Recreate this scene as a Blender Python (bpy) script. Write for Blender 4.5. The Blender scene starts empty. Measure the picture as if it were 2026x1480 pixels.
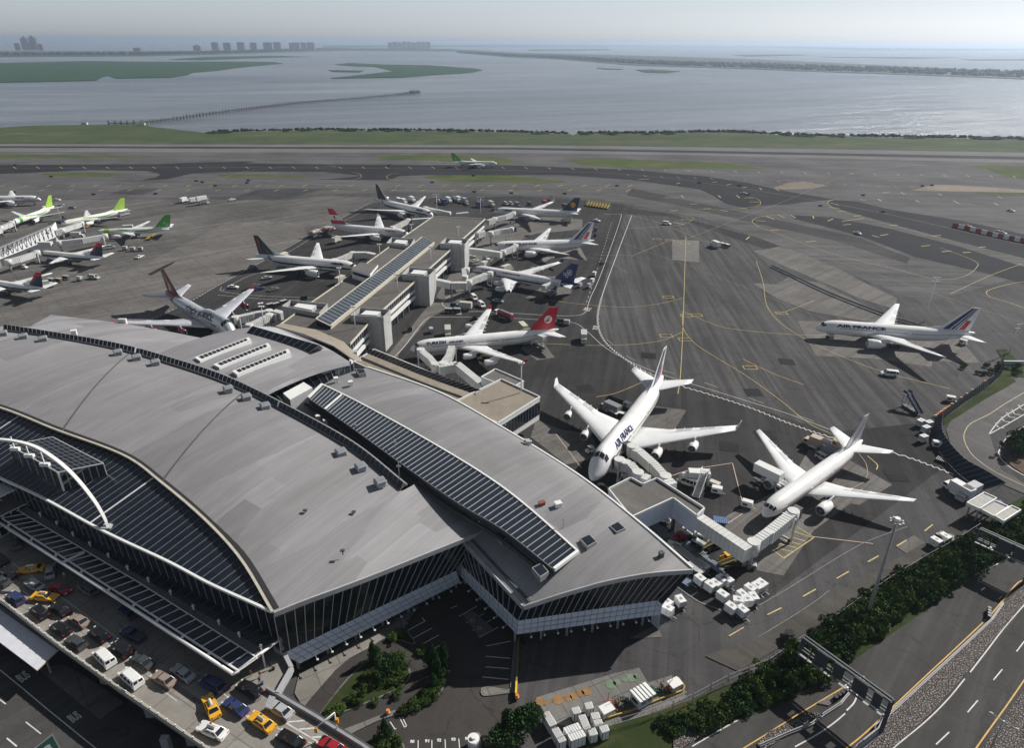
import bpy, math, random
import numpy as np
from mathutils import Vector, Matrix
R = math.radians
sc = bpy.context.scene
COL = sc.collection

# ------------------------------------------------------------------ camera
FPX, CAMH, PITCH, ROLL = 1353.25, 116.47, R(25.983), R(0.415)
cp, sp, cr, sr = math.cos(PITCH), math.sin(PITCH), math.cos(ROLL), math.sin(ROLL)
FW = Vector((0, cp, -sp)); R0 = Vector((1, 0, 0)); U0 = Vector((0, sp, cp))
RT = R0 * cr + U0 * sr; UP = U0 * cr - R0 * sr
cam_d = bpy.data.cameras.new("camera"); cam = bpy.data.objects.new("camera", cam_d); COL.objects.link(cam)
cam_d.sensor_width = 36; cam_d.lens = FPX / 2026 * 36; cam_d.clip_start = 1; cam_d.clip_end = 200000
cam.matrix_world = Matrix(((RT.x, UP.x, -FW.x, 0), (RT.y, UP.y, -FW.y, 0), (RT.z, UP.z, -FW.z, CAMH), (0, 0, 0, 1)))
sc.camera = cam
# ------------------------------------------------------------------ sky, sun, exposure
SUN_AZ, SUN_EL = R(32), R(38)            # azimuth counted from +X towards +Y
w = bpy.data.worlds.new("World"); sc.world = w; w.use_nodes = True
nt = w.node_tree; bg = nt.nodes["Background"]
sky = nt.nodes.new("ShaderNodeTexSky"); sky.sky_type = 'NISHITA'; sky.sun_disc = False
sky.sun_elevation = SUN_EL; sky.sun_rotation = math.pi / 2 - SUN_AZ
sky.air_density = 1.0; sky.dust_density = 1.0; sky.ozone_density = 1.5; sky.altitude = 100
hs = nt.nodes.new('ShaderNodeHueSaturation'); hs.inputs['Saturation'].default_value = .28; nt.links.new(sky.outputs[0], hs.inputs['Color'])
mx = nt.nodes.new('ShaderNodeMix'); mx.data_type = 'RGBA'; mx.blend_type = 'MULTIPLY'; mx.inputs[0].default_value = 1; mx.inputs[7].default_value = (.90, .98, 1.10, 1)
nt.links.new(hs.outputs[0], mx.inputs[6])
# summer haze in the sky itself: bright towards the horizon and towards the sun's side, dimmer overhead
tcw = nt.nodes.new('ShaderNodeTexCoord'); sx = nt.nodes.new('ShaderNodeSeparateXYZ'); nt.links.new(tcw.outputs['Generated'], sx.inputs[0])
def mth(op, a, b=0.0, c=0.0):
    n = nt.nodes.new('ShaderNodeMath'); n.operation = op
    for i, v in enumerate((a, b, c)):
        if hasattr(v, 'links'): nt.links.new(v, n.inputs[i])
        else: n.inputs[i].default_value = v
    return n.outputs[0]
hz_ = mth('POWER', mth('SUBTRACT', 1.0, mth('ABSOLUTE', sx.outputs[2])), 5.0)
dsun = mth('ADD', mth('MULTIPLY', sx.outputs[0], math.cos(SUN_AZ)), mth('MULTIPLY', sx.outputs[1], math.sin(SUN_AZ)))
gl = mth('POWER', mth('MAXIMUM', dsun, 0.0), 2.0)
fac = mth('ADD', .46, mth('MULTIPLY', hz_, mth('ADD', 1.05, mth('MULTIPLY', gl, -.42))))
sclw = nt.nodes.new('ShaderNodeVectorMath'); sclw.operation = 'SCALE'; nt.links.new(mx.outputs[2], sclw.inputs[0]); nt.links.new(fac, sclw.inputs[3])
nt.links.new(sclw.outputs[0], bg.inputs[0]); bg.inputs[1].default_value = 0.07
sun_d = bpy.data.lights.new("sun", 'SUN'); sun_d.energy = 4.2; sun_d.angle = R(0.5); sun_d.color = (1.0, 0.96, 0.90)
sun = bpy.data.objects.new("sun", sun_d); COL.objects.link(sun)
sdir = Vector((math.cos(SUN_AZ) * math.cos(SUN_EL), math.sin(SUN_AZ) * math.cos(SUN_EL), math.sin(SUN_EL)))
sun.rotation_euler = sdir.to_track_quat('Z', 'Y').to_euler()
sc.view_settings.view_transform = 'Standard'; sc.view_settings.look = 'None'
sc.view_settings.exposure = 0.35; sc.view_settings.gamma = 1
sc.cycles.max_bounces = 5; sc.cycles.diffuse_bounces = 2; sc.cycles.glossy_bounces = 2
sc.cycles.volume_bounces = 1; sc.cycles.use_denoising = True

# ------------------------------------------------------------------ measuring helper
def G(px, py, z=0.0):
    """World point at height z that the photograph shows at (px, py)."""
    d = FW + RT * ((px - 1013) / FPX) + UP * ((740 - py) / FPX)
    t = (z - CAMH) / d.z
    return Vector((d.x * t, d.y * t, z))
def GG(pts, z=0.0, k=None):
    out = []
    for p in pts:
        x, y = p[0], p[1]
        if k: x, y = k[1] + x / k[0], k[2] + y / k[0]
        out.append(G(x, y, p[2] if len(p) > 2 else z))
    return out
K1 = (2.1145, 0, 780); K2 = (2.115, 500, 780); K3 = (2.1135, 1000, 780); K4 = (2.115, 1426, 780)
K5 = (2.894, 0, 600); K6 = (2.894, 600, 600); K7 = (4.052, 0, 340); K8 = (4.352, 440, 340)
K9 = (3.894, 780, 340); K10 = (2.611, 1250, 340); K11 = (2, 0, 40); K12 = (2, 1013, 40)
K13 = (1.621, 0, 240); K14 = (2.611, 1250, 280); K15 = (4.604, 620, 1200); K16 = (6.165, 1300, 1020)
K17 = (5.628, 1020, 1320); K18 = (4.221, 760, 370); K19 = (5.92, 0, 370); K20 = (6.166, 1300, 1240)
K21 = (5.69, 0, 1040); K22 = (4.502, 250, 1220); K23 = (5.285, 1780, 920); K24 = (4.824, 0, 1200)
K25 = (5.286, 1820, 660); K26 = (6.331, 1300, 900); K27 = (8.705, 780, 550)

# ------------------------------------------------------------------ materials
def new_mat(name):
    m = bpy.data.materials.new(name); m.use_nodes = True
    return m, m.node_tree, m.node_tree.nodes["Principled BSDF"]
_mc = {}
def flat(name, col, rough=0.6, metal=0.0, spec=0.5, var=0.12, scale=0.6, emit=0):
    """A painted or raw surface with gentle dirt variation."""
    if name in _mc: return _mc[name]
    m, t, b = new_mat(name)
    b.inputs["Roughness"].default_value = rough; b.inputs["Metallic"].default_value = metal
    b.inputs["Specular IOR Level"].default_value = spec
    if var > 0:
        tc = t.nodes.new("ShaderNodeTexCoord"); n = t.nodes.new("ShaderNodeTexNoise")
        n.inputs["Scale"].default_value = scale; n.inputs["Detail"].default_value = 5
        t.links.new(tc.outputs["Object"], n.inputs["Vector"])
        r = t.nodes.new("ShaderNodeValToRGB")
        r.color_ramp.elements[0].position = 0.3; r.color_ramp.elements[1].position = 0.7
        r.color_ramp.elements[0].color = tuple(c * (1 - var) for c in col) + (1,)
        r.color_ramp.elements[1].color = tuple(min(1, c * (1 + var * .6)) for c in col) + (1,)
        t.links.new(n.outputs[0], r.inputs[0]); t.links.new(r.outputs[0], b.inputs["Base Color"])
    else: b.inputs["Base Color"].default_value = (*col, 1)
    _mc[name] = m
    return m
def mixnode(t, f, a, b, mode='MIX'):
    n = t.nodes.new("ShaderNodeMix"); n.data_type = 'RGBA'; n.blend_type = mode
    for s, v in ((n.inputs[0], f), (n.inputs[6], a), (n.inputs[7], b)):
        if hasattr(v, 'links'): t.links.new(v, s)
        elif isinstance(v, tuple): s.default_value = v if len(v) == 4 else (*v, 1)
        else: s.default_value = v
    return n.outputs[2]
def noise(t, vec, scale, detail=4, rough=.55, dist=0.0):
    n = t.nodes.new("ShaderNodeTexNoise"); n.inputs["Scale"].default_value = scale
    n.inputs["Detail"].default_value = detail; n.inputs["Roughness"].default_value = rough
    n.inputs["Distortion"].default_value = dist; t.links.new(vec, n.inputs["Vector"]); return n.outputs[0]
def ramp(t, fac, a, b, ca=(0, 0, 0), cb=(1, 1, 1)):
    r = t.nodes.new("ShaderNodeValToRGB"); e = r.color_ramp.elements
    e[0].position = a; e[1].position = b; e[0].color = (*ca, 1); e[1].color = (*cb, 1)
    t.links.new(fac, r.inputs[0]); return r.outputs[0]
def mapping(t, vec, rot=0, scale=(1, 1, 1)):
    m = t.nodes.new("ShaderNodeMapping"); m.vector_type = 'TEXTURE'; m.inputs["Rotation"].default_value = (0, 0, rot)
    m.inputs["Scale"].default_value = tuple(1 / s for s in scale); t.links.new(vec, m.inputs["Vector"]); return m.outputs[0]
def paving(name, col, var=.25, streak=.2, ang=0, slab=0, crack=.3, rough=.85, joint=.6):
    """Asphalt or concrete: blotches, fine grain, tyre streaks, sealed cracks, optional slab joints."""
    m, t, b = new_mat(name); g = t.nodes.new("ShaderNodeNewGeometry"); P = g.outputs["Position"]
    c = mixnode(t, ramp(t, noise(t, P, .018, 6, .6), .35, .65), tuple(x * (1 - var) for x in col), tuple(x * (1 + var) for x in col))
    c = mixnode(t, ramp(t, noise(t, P, .12, 6, .65, 1.5), .3, .75), mixnode(t, 1.0, c, (.82, .81, .80), 'MULTIPLY'), c)
    c = mixnode(t, ramp(t, noise(t, P, 1.6, 4, .7), .3, .7), mixnode(t, 1.0, c, (.86, .86, .87), 'MULTIPLY'), c)
    c = mixnode(t, ramp(t, noise(t, P, .075, 6, .7, 2.5), .58, .70), c, mixnode(t, 1.0, c, (.74, .73, .73), 'MULTIPLY'))
    c = mixnode(t, ramp(t, noise(t, P, .6, 3, .6, 1.0), .66, .74), c, mixnode(t, 1.0, c, (.80, .79, .78), 'MULTIPLY'))
    if streak:
        s = noise(t, mapping(t, P, ang, (.35, .012, 1)), 1.0, 5, .6, .6)
        k = 1 - streak
        c = mixnode(t, ramp(t, s, .42, .62), mixnode(t, 1.0, c, (k, k, k * 1.01), 'MULTIPLY'), c)
    if crack:
        v = t.nodes.new("ShaderNodeTexVoronoi"); v.feature = 'DISTANCE_TO_EDGE'; v.inputs["Scale"].default_value = .045
        wv = t.nodes.new("ShaderNodeVectorMath"); wv.operation = 'ADD'
        nz = t.nodes.new("ShaderNodeTexNoise"); nz.inputs["Scale"].default_value = .08; nz.inputs["Detail"].default_value = 5
        t.links.new(P, nz.inputs["Vector"]); sc2 = t.nodes.new("ShaderNodeVectorMath"); sc2.operation = 'SCALE'; sc2.inputs[3].default_value = 14
        t.links.new(nz.outputs["Color"], sc2.inputs[0]); t.links.new(P, wv.inputs[0]); t.links.new(sc2.outputs[0], wv.inputs[1])
        t.links.new(wv.outputs[0], v.inputs["Vector"])
        k = 1 - crack
        c = mixnode(t, ramp(t, v.outputs["Distance"], .001, .008), mixnode(t, 1.0, c, (k, k, k), 'MULTIPLY'), c)
    if slab:
        br = t.nodes.new("ShaderNodeTexBrick"); br.offset = 0; br.inputs["Scale"].default_value = 1
        br.inputs["Brick Width"].default_value = slab; br.inputs["Row Height"].default_value = slab
        br.inputs["Mortar Size"].default_value = .12; br.inputs["Mortar Smooth"].default_value = .3
        br.inputs["Color1"].default_value = (1, 1, 1, 1); q_ = 1 - (1 - joint) * .3; br.inputs["Color2"].default_value = (q_, q_, q_, 1); br.inputs["Mortar"].default_value = (joint, joint, joint, 1)
        t.links.new(mapping(t, P, ang), br.inputs["Vector"])
        c = mixnode(t, 1.0, c, br.outputs["Color"], 'MULTIPLY')
    t.links.new(c, b.inputs["Base Color"]); b.inputs["Roughness"].default_value = rough
    b.inputs["Specular IOR Level"].default_value = .08
    return m
def grass_mat(name, c1, c2, c3, s=1.0):
    m, t, b = new_mat(name); g = t.nodes.new("ShaderNodeNewGeometry"); P = g.outputs["Position"]
    c = mixnode(t, ramp(t, noise(t, P, .02 * s, 7, .65, .5), .35, .62), c1, c2)
    c = mixnode(t, ramp(t, noise(t, mapping(t, P, 0, (.25, 1, 1)), .03 * s, 6, .7, 1.), .52, .72), c, c3)
    c = mixnode(t, ramp(t, noise(t, P, .9 * s, 4, .7), .3, .7), mixnode(t, 1.0, c, (.72, .75, .7), 'MULTIPLY'), c)
    t.links.new(c, b.inputs["Base Color"]); b.inputs["Roughness"].default_value = .95; b.inputs["Specular IOR Level"].default_value = .1
    return m

WHITE = flat("white_paint", (.78, .78, .76), .45, var=.06, scale=.3)
AIRW = flat("aircraft_white", (.84, .83, .81), .28, var=.08, scale=.22)
WING = flat("wing_grey_white", (.74, .75, .75), .35, var=.07, scale=.25)
METAL = flat("bare_metal", (.55, .55, .55), .3, metal=.8, var=.1)
BLACK = flat("black_rubber", (.015, .015, .016), .7, var=0)
DARK = flat("dark_gap", (.02, .02, .022), .8, var=0)
DKGREY = flat("dark_grey_paint", (.07, .075, .08), .5)
GREY = flat("mid_grey_paint", (.3, .3, .31), .55)
LGREY = flat("light_grey_panel", (.46, .47, .48), .5, var=.1, scale=.2)
STEEL = flat("galvanised_steel", (.36, .38, .40), .45, metal=.4)
YEL = flat("yellow_paint", (.75, .5, .05), .5)
RED = flat("red_paint", (.5, .03, .03), .4)
BLUE = flat("blue_paint", (.05, .13, .35), .4)
ORANGE = flat("orange_paint", (.75, .22, .04), .5)
CREAM = flat("cream_roof_paint", (.6, .56, .46), .6)
BRICKC = flat("rust_red", (.25, .07, .04), .8)
CAMB = flat("glass_windscreen", (.02, .025, .03), .08, var=0)
def glass_dark(name, col=(.012, .016, .022), rough=.06):
    return flat(name, col, rough, var=0, spec=.8)
GLASS = glass_dark("dark_glazing")
GLASS2 = flat("skylight_glazing", (.012, .017, .027), .22, var=.3, scale=.5, spec=.6)

# ------------------------------------------------------------------ mesh building
def props(o, label=None, cat=None, group=None, kind=None):
    if label: o["label"] = label
    if cat: o["category"] = cat
    if group: o["group"] = group
    if kind: o["kind"] = kind
    return o
def empty(name, loc, rz=0, label=None, cat=None, group=None):
    o = bpy.data.objects.new(name, None); COL.objects.link(o); o.location = loc; o.rotation_euler = (0, 0, rz)
    o.empty_display_size = .5
    return props(o, label, cat, group)
class MB:
    def __init__(s): s.v = []; s.f = []; s.m = []; s.mats = []; s.sm = []
    def mi(s, m):
        if m not in s.mats: s.mats.append(m)
        return s.mats.index(m)
    def face(s, pts, m, sm=False):
        i = len(s.v); s.v += [tuple(p) for p in pts]; s.f.append(tuple(range(i, i + len(pts)))); s.m.append(s.mi(m)); s.sm.append(sm)
    def grid(s, rows, m, sm=True, closed=False, flip=False):
        i0 = len(s.v); nr = len(rows); nc = len(rows[0]); k = s.mi(m)
        for r in rows: s.v += [tuple(p) for p in r]
        for a in range(nr - 1):
            for b in range(nc if closed else nc - 1):
                b2 = (b + 1) % nc
                q = (i0 + a * nc + b, i0 + a * nc + b2, i0 + (a + 1) * nc + b2, i0 + (a + 1) * nc + b)
                s.f.append(q[::-1] if flip else q); s.m.append(k); s.sm.append(sm)
        return i0
    def loft(s, rings, m, sm=True, cap=True):
        i0 = s.grid(rings, m, sm, True); n = len(rings[0])
        if cap:
            s.f.append(tuple(range(i0, i0 + n))[::-1]); s.m.append(s.mi(m)); s.sm.append(False)
            j = i0 + (len(rings) - 1) * n; s.f.append(tuple(range(j, j + n))); s.m.append(s.mi(m)); s.sm.append(False)
    def box(s, a, b, m, mtop=None):
        x0, y0, z0 = a; x1, y1, z1 = b
        s.prism([(x0, y0), (x1, y0), (x1, y1), (x0, y1)], z0, z1, m, mtop)
    def prism(s, poly, z0, z1, m, mtop=None, bot=True):
        n = len(poly); A = sum(poly[i][0] * poly[(i + 1) % n][1] - poly[(i + 1) % n][0] * poly[i][1] for i in range(n))
        if A < 0: poly = poly[::-1]
        zt = (lambda p: p[2] if len(p) > 2 else z1)
        for i in range(n):
            p, q = poly[i], poly[(i + 1) % n]
            s.face([(p[0], p[1], z0), (q[0], q[1], z0), (q[0], q[1], zt(q)), (p[0], p[1], zt(p))], m)
        s.face([(p[0], p[1], zt(p)) for p in poly], mtop or m)
        if bot: s.face([(p[0], p[1], z0) for p in poly[::-1]], m)
    def frus(s, a, b, c, d, m):
        """Hexahedron from two rectangles (x0,y0,x1,y1,z)."""
        A = [(a[0], a[1], a[4]), (a[2], a[1], a[4]), (a[2], a[3], a[4]), (a[0], a[3], a[4])]
        B = [(b[0], b[1], b[4]), (b[2], b[1], b[4]), (b[2], b[3], b[4]), (b[0], b[3], b[4])]
        for i in range(4): s.face([A[i], A[(i + 1) % 4], B[(i + 1) % 4], B[i]], c)
        s.face(B, d); s.face(A[::-1], m)
    def tube(s, pts, r, m, n=8, cap=True):
        pts = [Vector(p) for p in pts]; rings = []
        rs = r if isinstance(r, (list, tuple)) else [r] * len(pts)
        for i, p in enumerate(pts):
            d = (pts[min(i + 1, len(pts) - 1)] - pts[max(i - 1, 0)]).normalized()
            a = d.cross(Vector((0, 0, 1)));
            if a.length < .05: a = d.cross(Vector((1, 0, 0)))
            a.normalize(); b = d.cross(a).normalized()
            rings.append([p + (a * math.cos(2 * math.pi * k / n) - b * math.sin(2 * math.pi * k / n)) * rs[i] for k in range(n)])
        s.loft(rings, m, n > 5, cap)
    def beam(s, a, b, wd, h, m):
        """Rectangular bar from a to b, wd wide (horizontal), h high, centred."""
        a = Vector(a); b = Vector(b); d = (b - a).normalized(); sd = d.cross(Vector((0, 0, 1)))
        if sd.length < .05: sd = Vector((1, 0, 0))
        sd.normalize(); u = sd.cross(d).normalized()
        c = lambda p: [p - sd * wd / 2 - u * h / 2, p + sd * wd / 2 - u * h / 2, p + sd * wd / 2 + u * h / 2, p - sd * wd / 2 + u * h / 2]
        s.loft([c(a), c(b)], m, False)
    def build(s, name, parent=None, loc=None):
        me = bpy.data.meshes.new(name); me.from_pydata(s.v, [], s.f)
        for m in s.mats: me.materials.append(m)
        me.polygons.foreach_set("material_index", s.m); me.polygons.foreach_set("use_smooth", s.sm)
        me.update()
        o = bpy.data.objects.new(name, me); COL.objects.link(o)
        if parent: o.parent = parent
        if loc: o.location = loc
        return o
def sheet(name, polys, z, mat, kind="structure", label=None, cat=None):
    """Flat polygons (possibly concave) laid on the ground; kept as one n-gon each."""
    mb = MB()
    for p in polys:
        q = [(v[0], v[1], z) for v in p]; n = len(q)
        A = sum(q[i][0] * q[(i + 1) % n][1] - q[(i + 1) % n][0] * q[i][1] for i in range(n))
        mb.face(q if A > 0 else q[::-1], mat)
    return props(mb.build(name), kind=kind, label=label, cat=cat)
def smooth_line(pts, n=6):
    """Catmull-Rom through points."""
    pts = [Vector(p) for p in pts]
    if len(pts) < 3: return pts
    P = [pts[0] * 2 - pts[1]] + pts + [pts[-1] * 2 - pts[-2]]; out = []
    for i in range(1, len(P) - 2):
        for k in range(n):
            t = k / n; a, b, c, d = P[i - 1], P[i], P[i + 1], P[i + 2]
            out.append(.5 * ((2 * b) + (c - a) * t + (2 * a - 5 * b + 4 * c - d) * t * t + (3 * b - a - 3 * c + d) * t ** 3))
    out.append(pts[-1]); return out
def stripe(mb, pts, wd, z, mat, dash=None):
    pts = [Vector((p[0], p[1], 0)) for p in pts]
    if dash:
        on, off = dash; seg = []; L = 0; acc = []
        for a, b in zip(pts, pts[1:]):
            l = (b - a).length; d = (b - a) / l if l else Vector((0, 0, 0)); s = 0
            while s < l:
                ph = (L + s) % (on + off); st = min((on - ph) if ph < on else (on + off - ph), l - s)
                st = max(st, .01)
                if ph < on: stripe(mb, [a + d * s, a + d * (s + st)], wd, z, mat)
                s += st
            L += l
        return
    rows = []
    for i, p in enumerate(pts):
        d = (pts[min(i + 1, len(pts) - 1)] - pts[max(i - 1, 0)])
        if d.length < 1e-6: continue
        d.normalize(); nrm = Vector((-d.y, d.x, 0)) * wd / 2
        rows.append([(p + nrm).to_tuple()[:2] + (z,), (p - nrm).to_tuple()[:2] + (z,)])
    if len(rows) > 1: mb.grid(rows, mat, False)
# text meshes from the built-in font, evaluated without operators
_tx = {}
def text_geo(s, bold=0.0, spacing=1.0):
    key = (s, bold, spacing)
    if key in _tx: return _tx[key]
    cu = bpy.data.curves.new("txt", 'FONT'); cu.body = s; cu.size = 1; cu.offset = bold; cu.space_character = spacing
    cu.resolution_u = 3; o = bpy.data.objects.new("txt", cu); COL.objects.link(o)
    dg = bpy.context.evaluated_depsgraph_get(); me = bpy.data.meshes.new_from_object(o.evaluated_get(dg))
    v = [(p.co.x, p.co.y) for p in me.vertices]; f = [tuple(p.vertices) for p in me.polygons]
    x0 = min(a for a, b in v); x1 = max(a for a, b in v); y1 = max(b for a, b in v)
    v = [((a - x0) / (x1 - x0), b / y1) for a, b in v]
    bpy.data.objects.remove(o); bpy.data.curves.remove(cu); bpy.data.meshes.remove(me)
    _tx[key] = (v, f, (x1 - x0) / y1); return _tx[key]
def put_text(mb, s, fn, m, bold=0.02, spacing=1.0):
    """fn maps (u 0..1 along, v 0..1 up) to a 3-D point."""
    v, f, _ = text_geo(s, bold, spacing); i = len(mb.v); mb.v += [tuple(fn(a, b)) for a, b in v]
    for q in f: mb.f.append(tuple(i + k for k in q)); mb.m.append(mb.mi(m)); mb.sm.append(False)
# ================================================================== THE GROUND
_z = [0.0]
def zl(): _z[0] += .004; return _z[0]
# water with wind ripples; glitter painted into its base colour as pale streaks
m, t, b = new_mat("bay_water"); g = t.nodes.new("ShaderNodeNewGeometry"); P = g.outputs["Position"]
b.inputs["Roughness"].default_value = .22; b.inputs["IOR"].default_value = 1.33
c = mixnode(t, ramp(t, noise(t, mapping(t, P, R(25), (.25, 1, 1)), .0022, 12, .72, 1.6), .35, .66), (.085, .10, .125), (.24, .255, .275))
t.links.new(c, b.inputs["Base Color"])
n1 = noise(t, mapping(t, P, R(-20), (.5, 1, 1)), .09, 6, .65, .5); n2 = noise(t, mapping(t, P, R(20), (.25, 1, 1)), .02, 10, .75, 1.2)
ad = t.nodes.new("ShaderNodeMath"); ad.operation = 'ADD'; t.links.new(n1, ad.inputs[0]); m4 = t.nodes.new("ShaderNodeMath"); m4.operation = "MULTIPLY"; m4.inputs[1].default_value = 5; t.links.new(n2, m4.inputs[0]); t.links.new(m4.outputs[0], ad.inputs[1])
bp = t.nodes.new("ShaderNodeBump"); bp.inputs["Strength"].default_value = .55; bp.inputs["Distance"].default_value = 3.0
t.links.new(ad.outputs[0], bp.inputs["Height"]); t.links.new(bp.outputs[0], b.inputs["Normal"])
WATER = m
sheet("water", [[(-60000, -3000), (60000, -3000), (60000, 90000), (-60000, 90000)]], -1.2, WATER)
GRASS = grass_mat("grass_field", (.055, .080, .035), (.085, .105, .05), (.15, .14, .08))
MARSH = grass_mat("marsh_grass", (.022, .062, .034), (.040, .095, .045), (.075, .085, .055), .5)
VERGE = grass_mat("verge_grass", (.028, .045, .014), (.05, .065, .024), (.10, .085, .045), 3)
ASPH = paving("apron_asphalt", (.110, .108, .109), .22, .24, R(-12), slab=15, joint=.82)
ASPHD = paving("fresh_asphalt", (.050, .050, .052), .2, .2, R(80), crack=.3)
TAXI = paving("taxiway_asphalt", (.155, .150, .150), .2, .34, R(86))
TAXD = paving("dark_taxiway_asphalt", (.040, .041, .045), .18, .2, R(82), crack=.2)
CONC = paving("apron_concrete", (.215, .205, .192), .15, .22, R(-48), slab=7.6, crack=.35)
CONC2 = paving("pale_concrete", (.26, .25, .232), .15, .12, R(25), slab=4, crack=.3)
ROADM = paving("highway_asphalt", (.100, .098, .094), .12, .22, R(-42), crack=.25)
LOTM = paving("parking_asphalt", (.075, .070, .066), .2, .05, 0, crack=.35)
shore = [(-500, 252), (0, 252), (60, 248), (130, 247), (285, 244.5), (300, 250), (405, 262), (520, 259.5), (600, 257), (850, 258.5), (1000, 261), (1130, 265), (1133, 267), (1140, 264.5), (1310, 264),
         (1375, 261.5), (1440, 261), (1600, 268.5), (1720, 270.5), (1800, 271.5), (2026, 274.5), (2500, 281)]
land = GG(shore) + [Vector((2500, 300, 0)), Vector((2500, -500, 0)), Vector((-2500, -500, 0)), Vector((-2500, 700, 0))]
mb = MB(); top = [(p.x, p.y, 0) for p in land]
mb.face(top[::-1] if (land[1].x < land[2].x and True) else top, GRASS)
for p, q in zip(land, land[1:len(shore)]): mb.face([(p.x, p.y, 0), (q.x, q.y, 0), (q.x, q.y, -3), (p.x, p.y, -3)], GRASS)
props(mb.build("ground"), kind="structure")

apr = GG([(-900, 284), (0, 284), (1013, 285.5), (1300, 288.5), (1700, 295), (2026, 300.5), (2600, 311)]) + [Vector((1500, 100, 0)), Vector((600, 0, 0)), Vector((40, 20, 0)), Vector((-800, 20, 0)), Vector((-1400, 300, 0))]
sheet("apron_pavement", [apr], zl(), ASPH)
# taxiway zone beyond the stands
sheet("taxiway", [GG([(-500, 287), (0, 287), (1013, 289), (1700, 297), (2026, 303), (2500, 313), (2500, 620), (2026, 545), (1830, 600), (1500, 470), (1390, 430), (1180, 392), (900, 380), (600, 384), (300, 392), (-500, 396)])], zl(), TAXI)
sheet("runway", [GG([(-500, 284.6), (0, 284.6), (1013, 286.5), (1400, 291), (2026, 301.5), (2500, 311), (2500, 337), (2026, 322), (1400, 307), (1013, 302), (0, 299.5), (-500, 299.5)])], zl(), paving("runway_concrete", (.21, .205, .20), .1, .15, R(88), crack=.1))
RUB = paving("runway_rubber", (.06, .06, .065), .15, .3, R(88), crack=0)
sheet("runway_rubber_band", [GG([(-500, 288.5), (0, 288.5), (1013, 291.3), (1400, 298), (2026, 309.5), (2500, 319), (2500, 326), (2026, 315.5), (1400, 302.5), (1013, 295.5), (0, 292), (-500, 292)])], zl(), RUB)
GF = grass_mat("infield_grass", (.060, .085, .025), (.10, .12, .04), (.16, .13, .07), 1.5)
sheet("infield_grass", [GG([(-500, 305), (0, 305), (190, 306), (310, 309), (270, 312), (0, 313), (-500, 314)]),
    GG([(735, 309), (800, 307), (905, 307), (1000, 313), (1018, 321), (960, 325), (850, 317), (760, 315)]),
    GG([(1118, 313), (1200, 313), (1330, 318), (1430, 321), (1497, 331), (1515, 334), (1330, 333), (1230, 332), (1150, 326)]),
    GG([(830, 350), (880, 345), (1000, 346), (1040, 350), (1115, 358), (1125, 361), (900, 360)]),
    GG([(82, 343), (160, 341), (245, 344), (215, 349), (90, 349)]), GG([(430, 345), (520, 344), (610, 347), (600, 350), (440, 350)]),
    GG([(1905, 328), (1960, 326), (2026, 329), (2500, 345), (2500, 375), (2026, 355), (1990, 349), (1950, 334)]),
    GG([(1918, 381), (1960, 378), (2026, 380), (2500, 395), (2500, 404), (2026, 388)])], zl(), GF)
TAN = paving("bare_sandy_ground", (.27, .235, .185), .2, 0, crack=0)
sheet("bare_ground", [GG([(1530, 371), (1560, 361), (1590, 359), (1640, 367), (1600, 373), (1550, 374)]), GG([(1800, 377), (1850, 365), (1900, 366), (2026, 375), (2500, 395), (2500, 400), (2026, 381), (1930, 379)])], zl(), TAN)
sheet("dark_taxiway", [GG([(-500, 327), (0, 326), (150, 325), (300, 324.5), (400, 321), (480, 318.5), (505, 320), (480, 323), (700, 325), (870, 326), (1013, 327), (1250, 335.5), (1400, 349), (1480, 362), (1556, 378), (1652, 394), (1600, 399), (1560, 404),
    (1500, 407), (1480, 413), (1434, 402), (1411, 387), (1384, 374), (1250, 356), (1100, 345), (1013, 346.5), (840, 346), (790, 348), (770, 356), (620, 355), (690, 351), (715, 347), (640, 340), (470, 339), (380, 343), (330, 354), (275, 357), (310, 350), (318, 344), (290, 338), (180, 336), (0, 344), (-500, 352)]),
    GG([(1650, 395), (1690, 397), (1760, 414), (1900, 436), (2026, 463), (2500, 580), (2500, 640), (2026, 512), (1900, 480), (1800, 452), (1700, 425), (1650, 410), (1637, 402)]),
    GG([(1560, 424), (1640, 428), (1760, 452), (1900, 488), (2026, 528), (2400, 640), (2400, 680), (2026, 562), (1940, 538), (1810, 508), (1700, 466), (1620, 445), (1575, 434)])], zl(), TAXD)
sheet("dark_taxiway_patch", [GG([(215, 383), (248, 374), (312, 374), (280, 386)]), GG([(440, 399), (470, 388), (510, 375), (570, 372), (640, 374), (600, 385), (520, 400), (470, 412), (370, 455), (330, 470), (300, 470), (380, 425)]), GG([(1250, 372), (1700, 470), (1800, 510), (1795, 522), (1660, 478), (1400, 420), (1240, 386)])],
      zl(), paving("worn_dark_asphalt", (.085, .083, .083), .25, .3, R(60), crack=.3))
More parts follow.
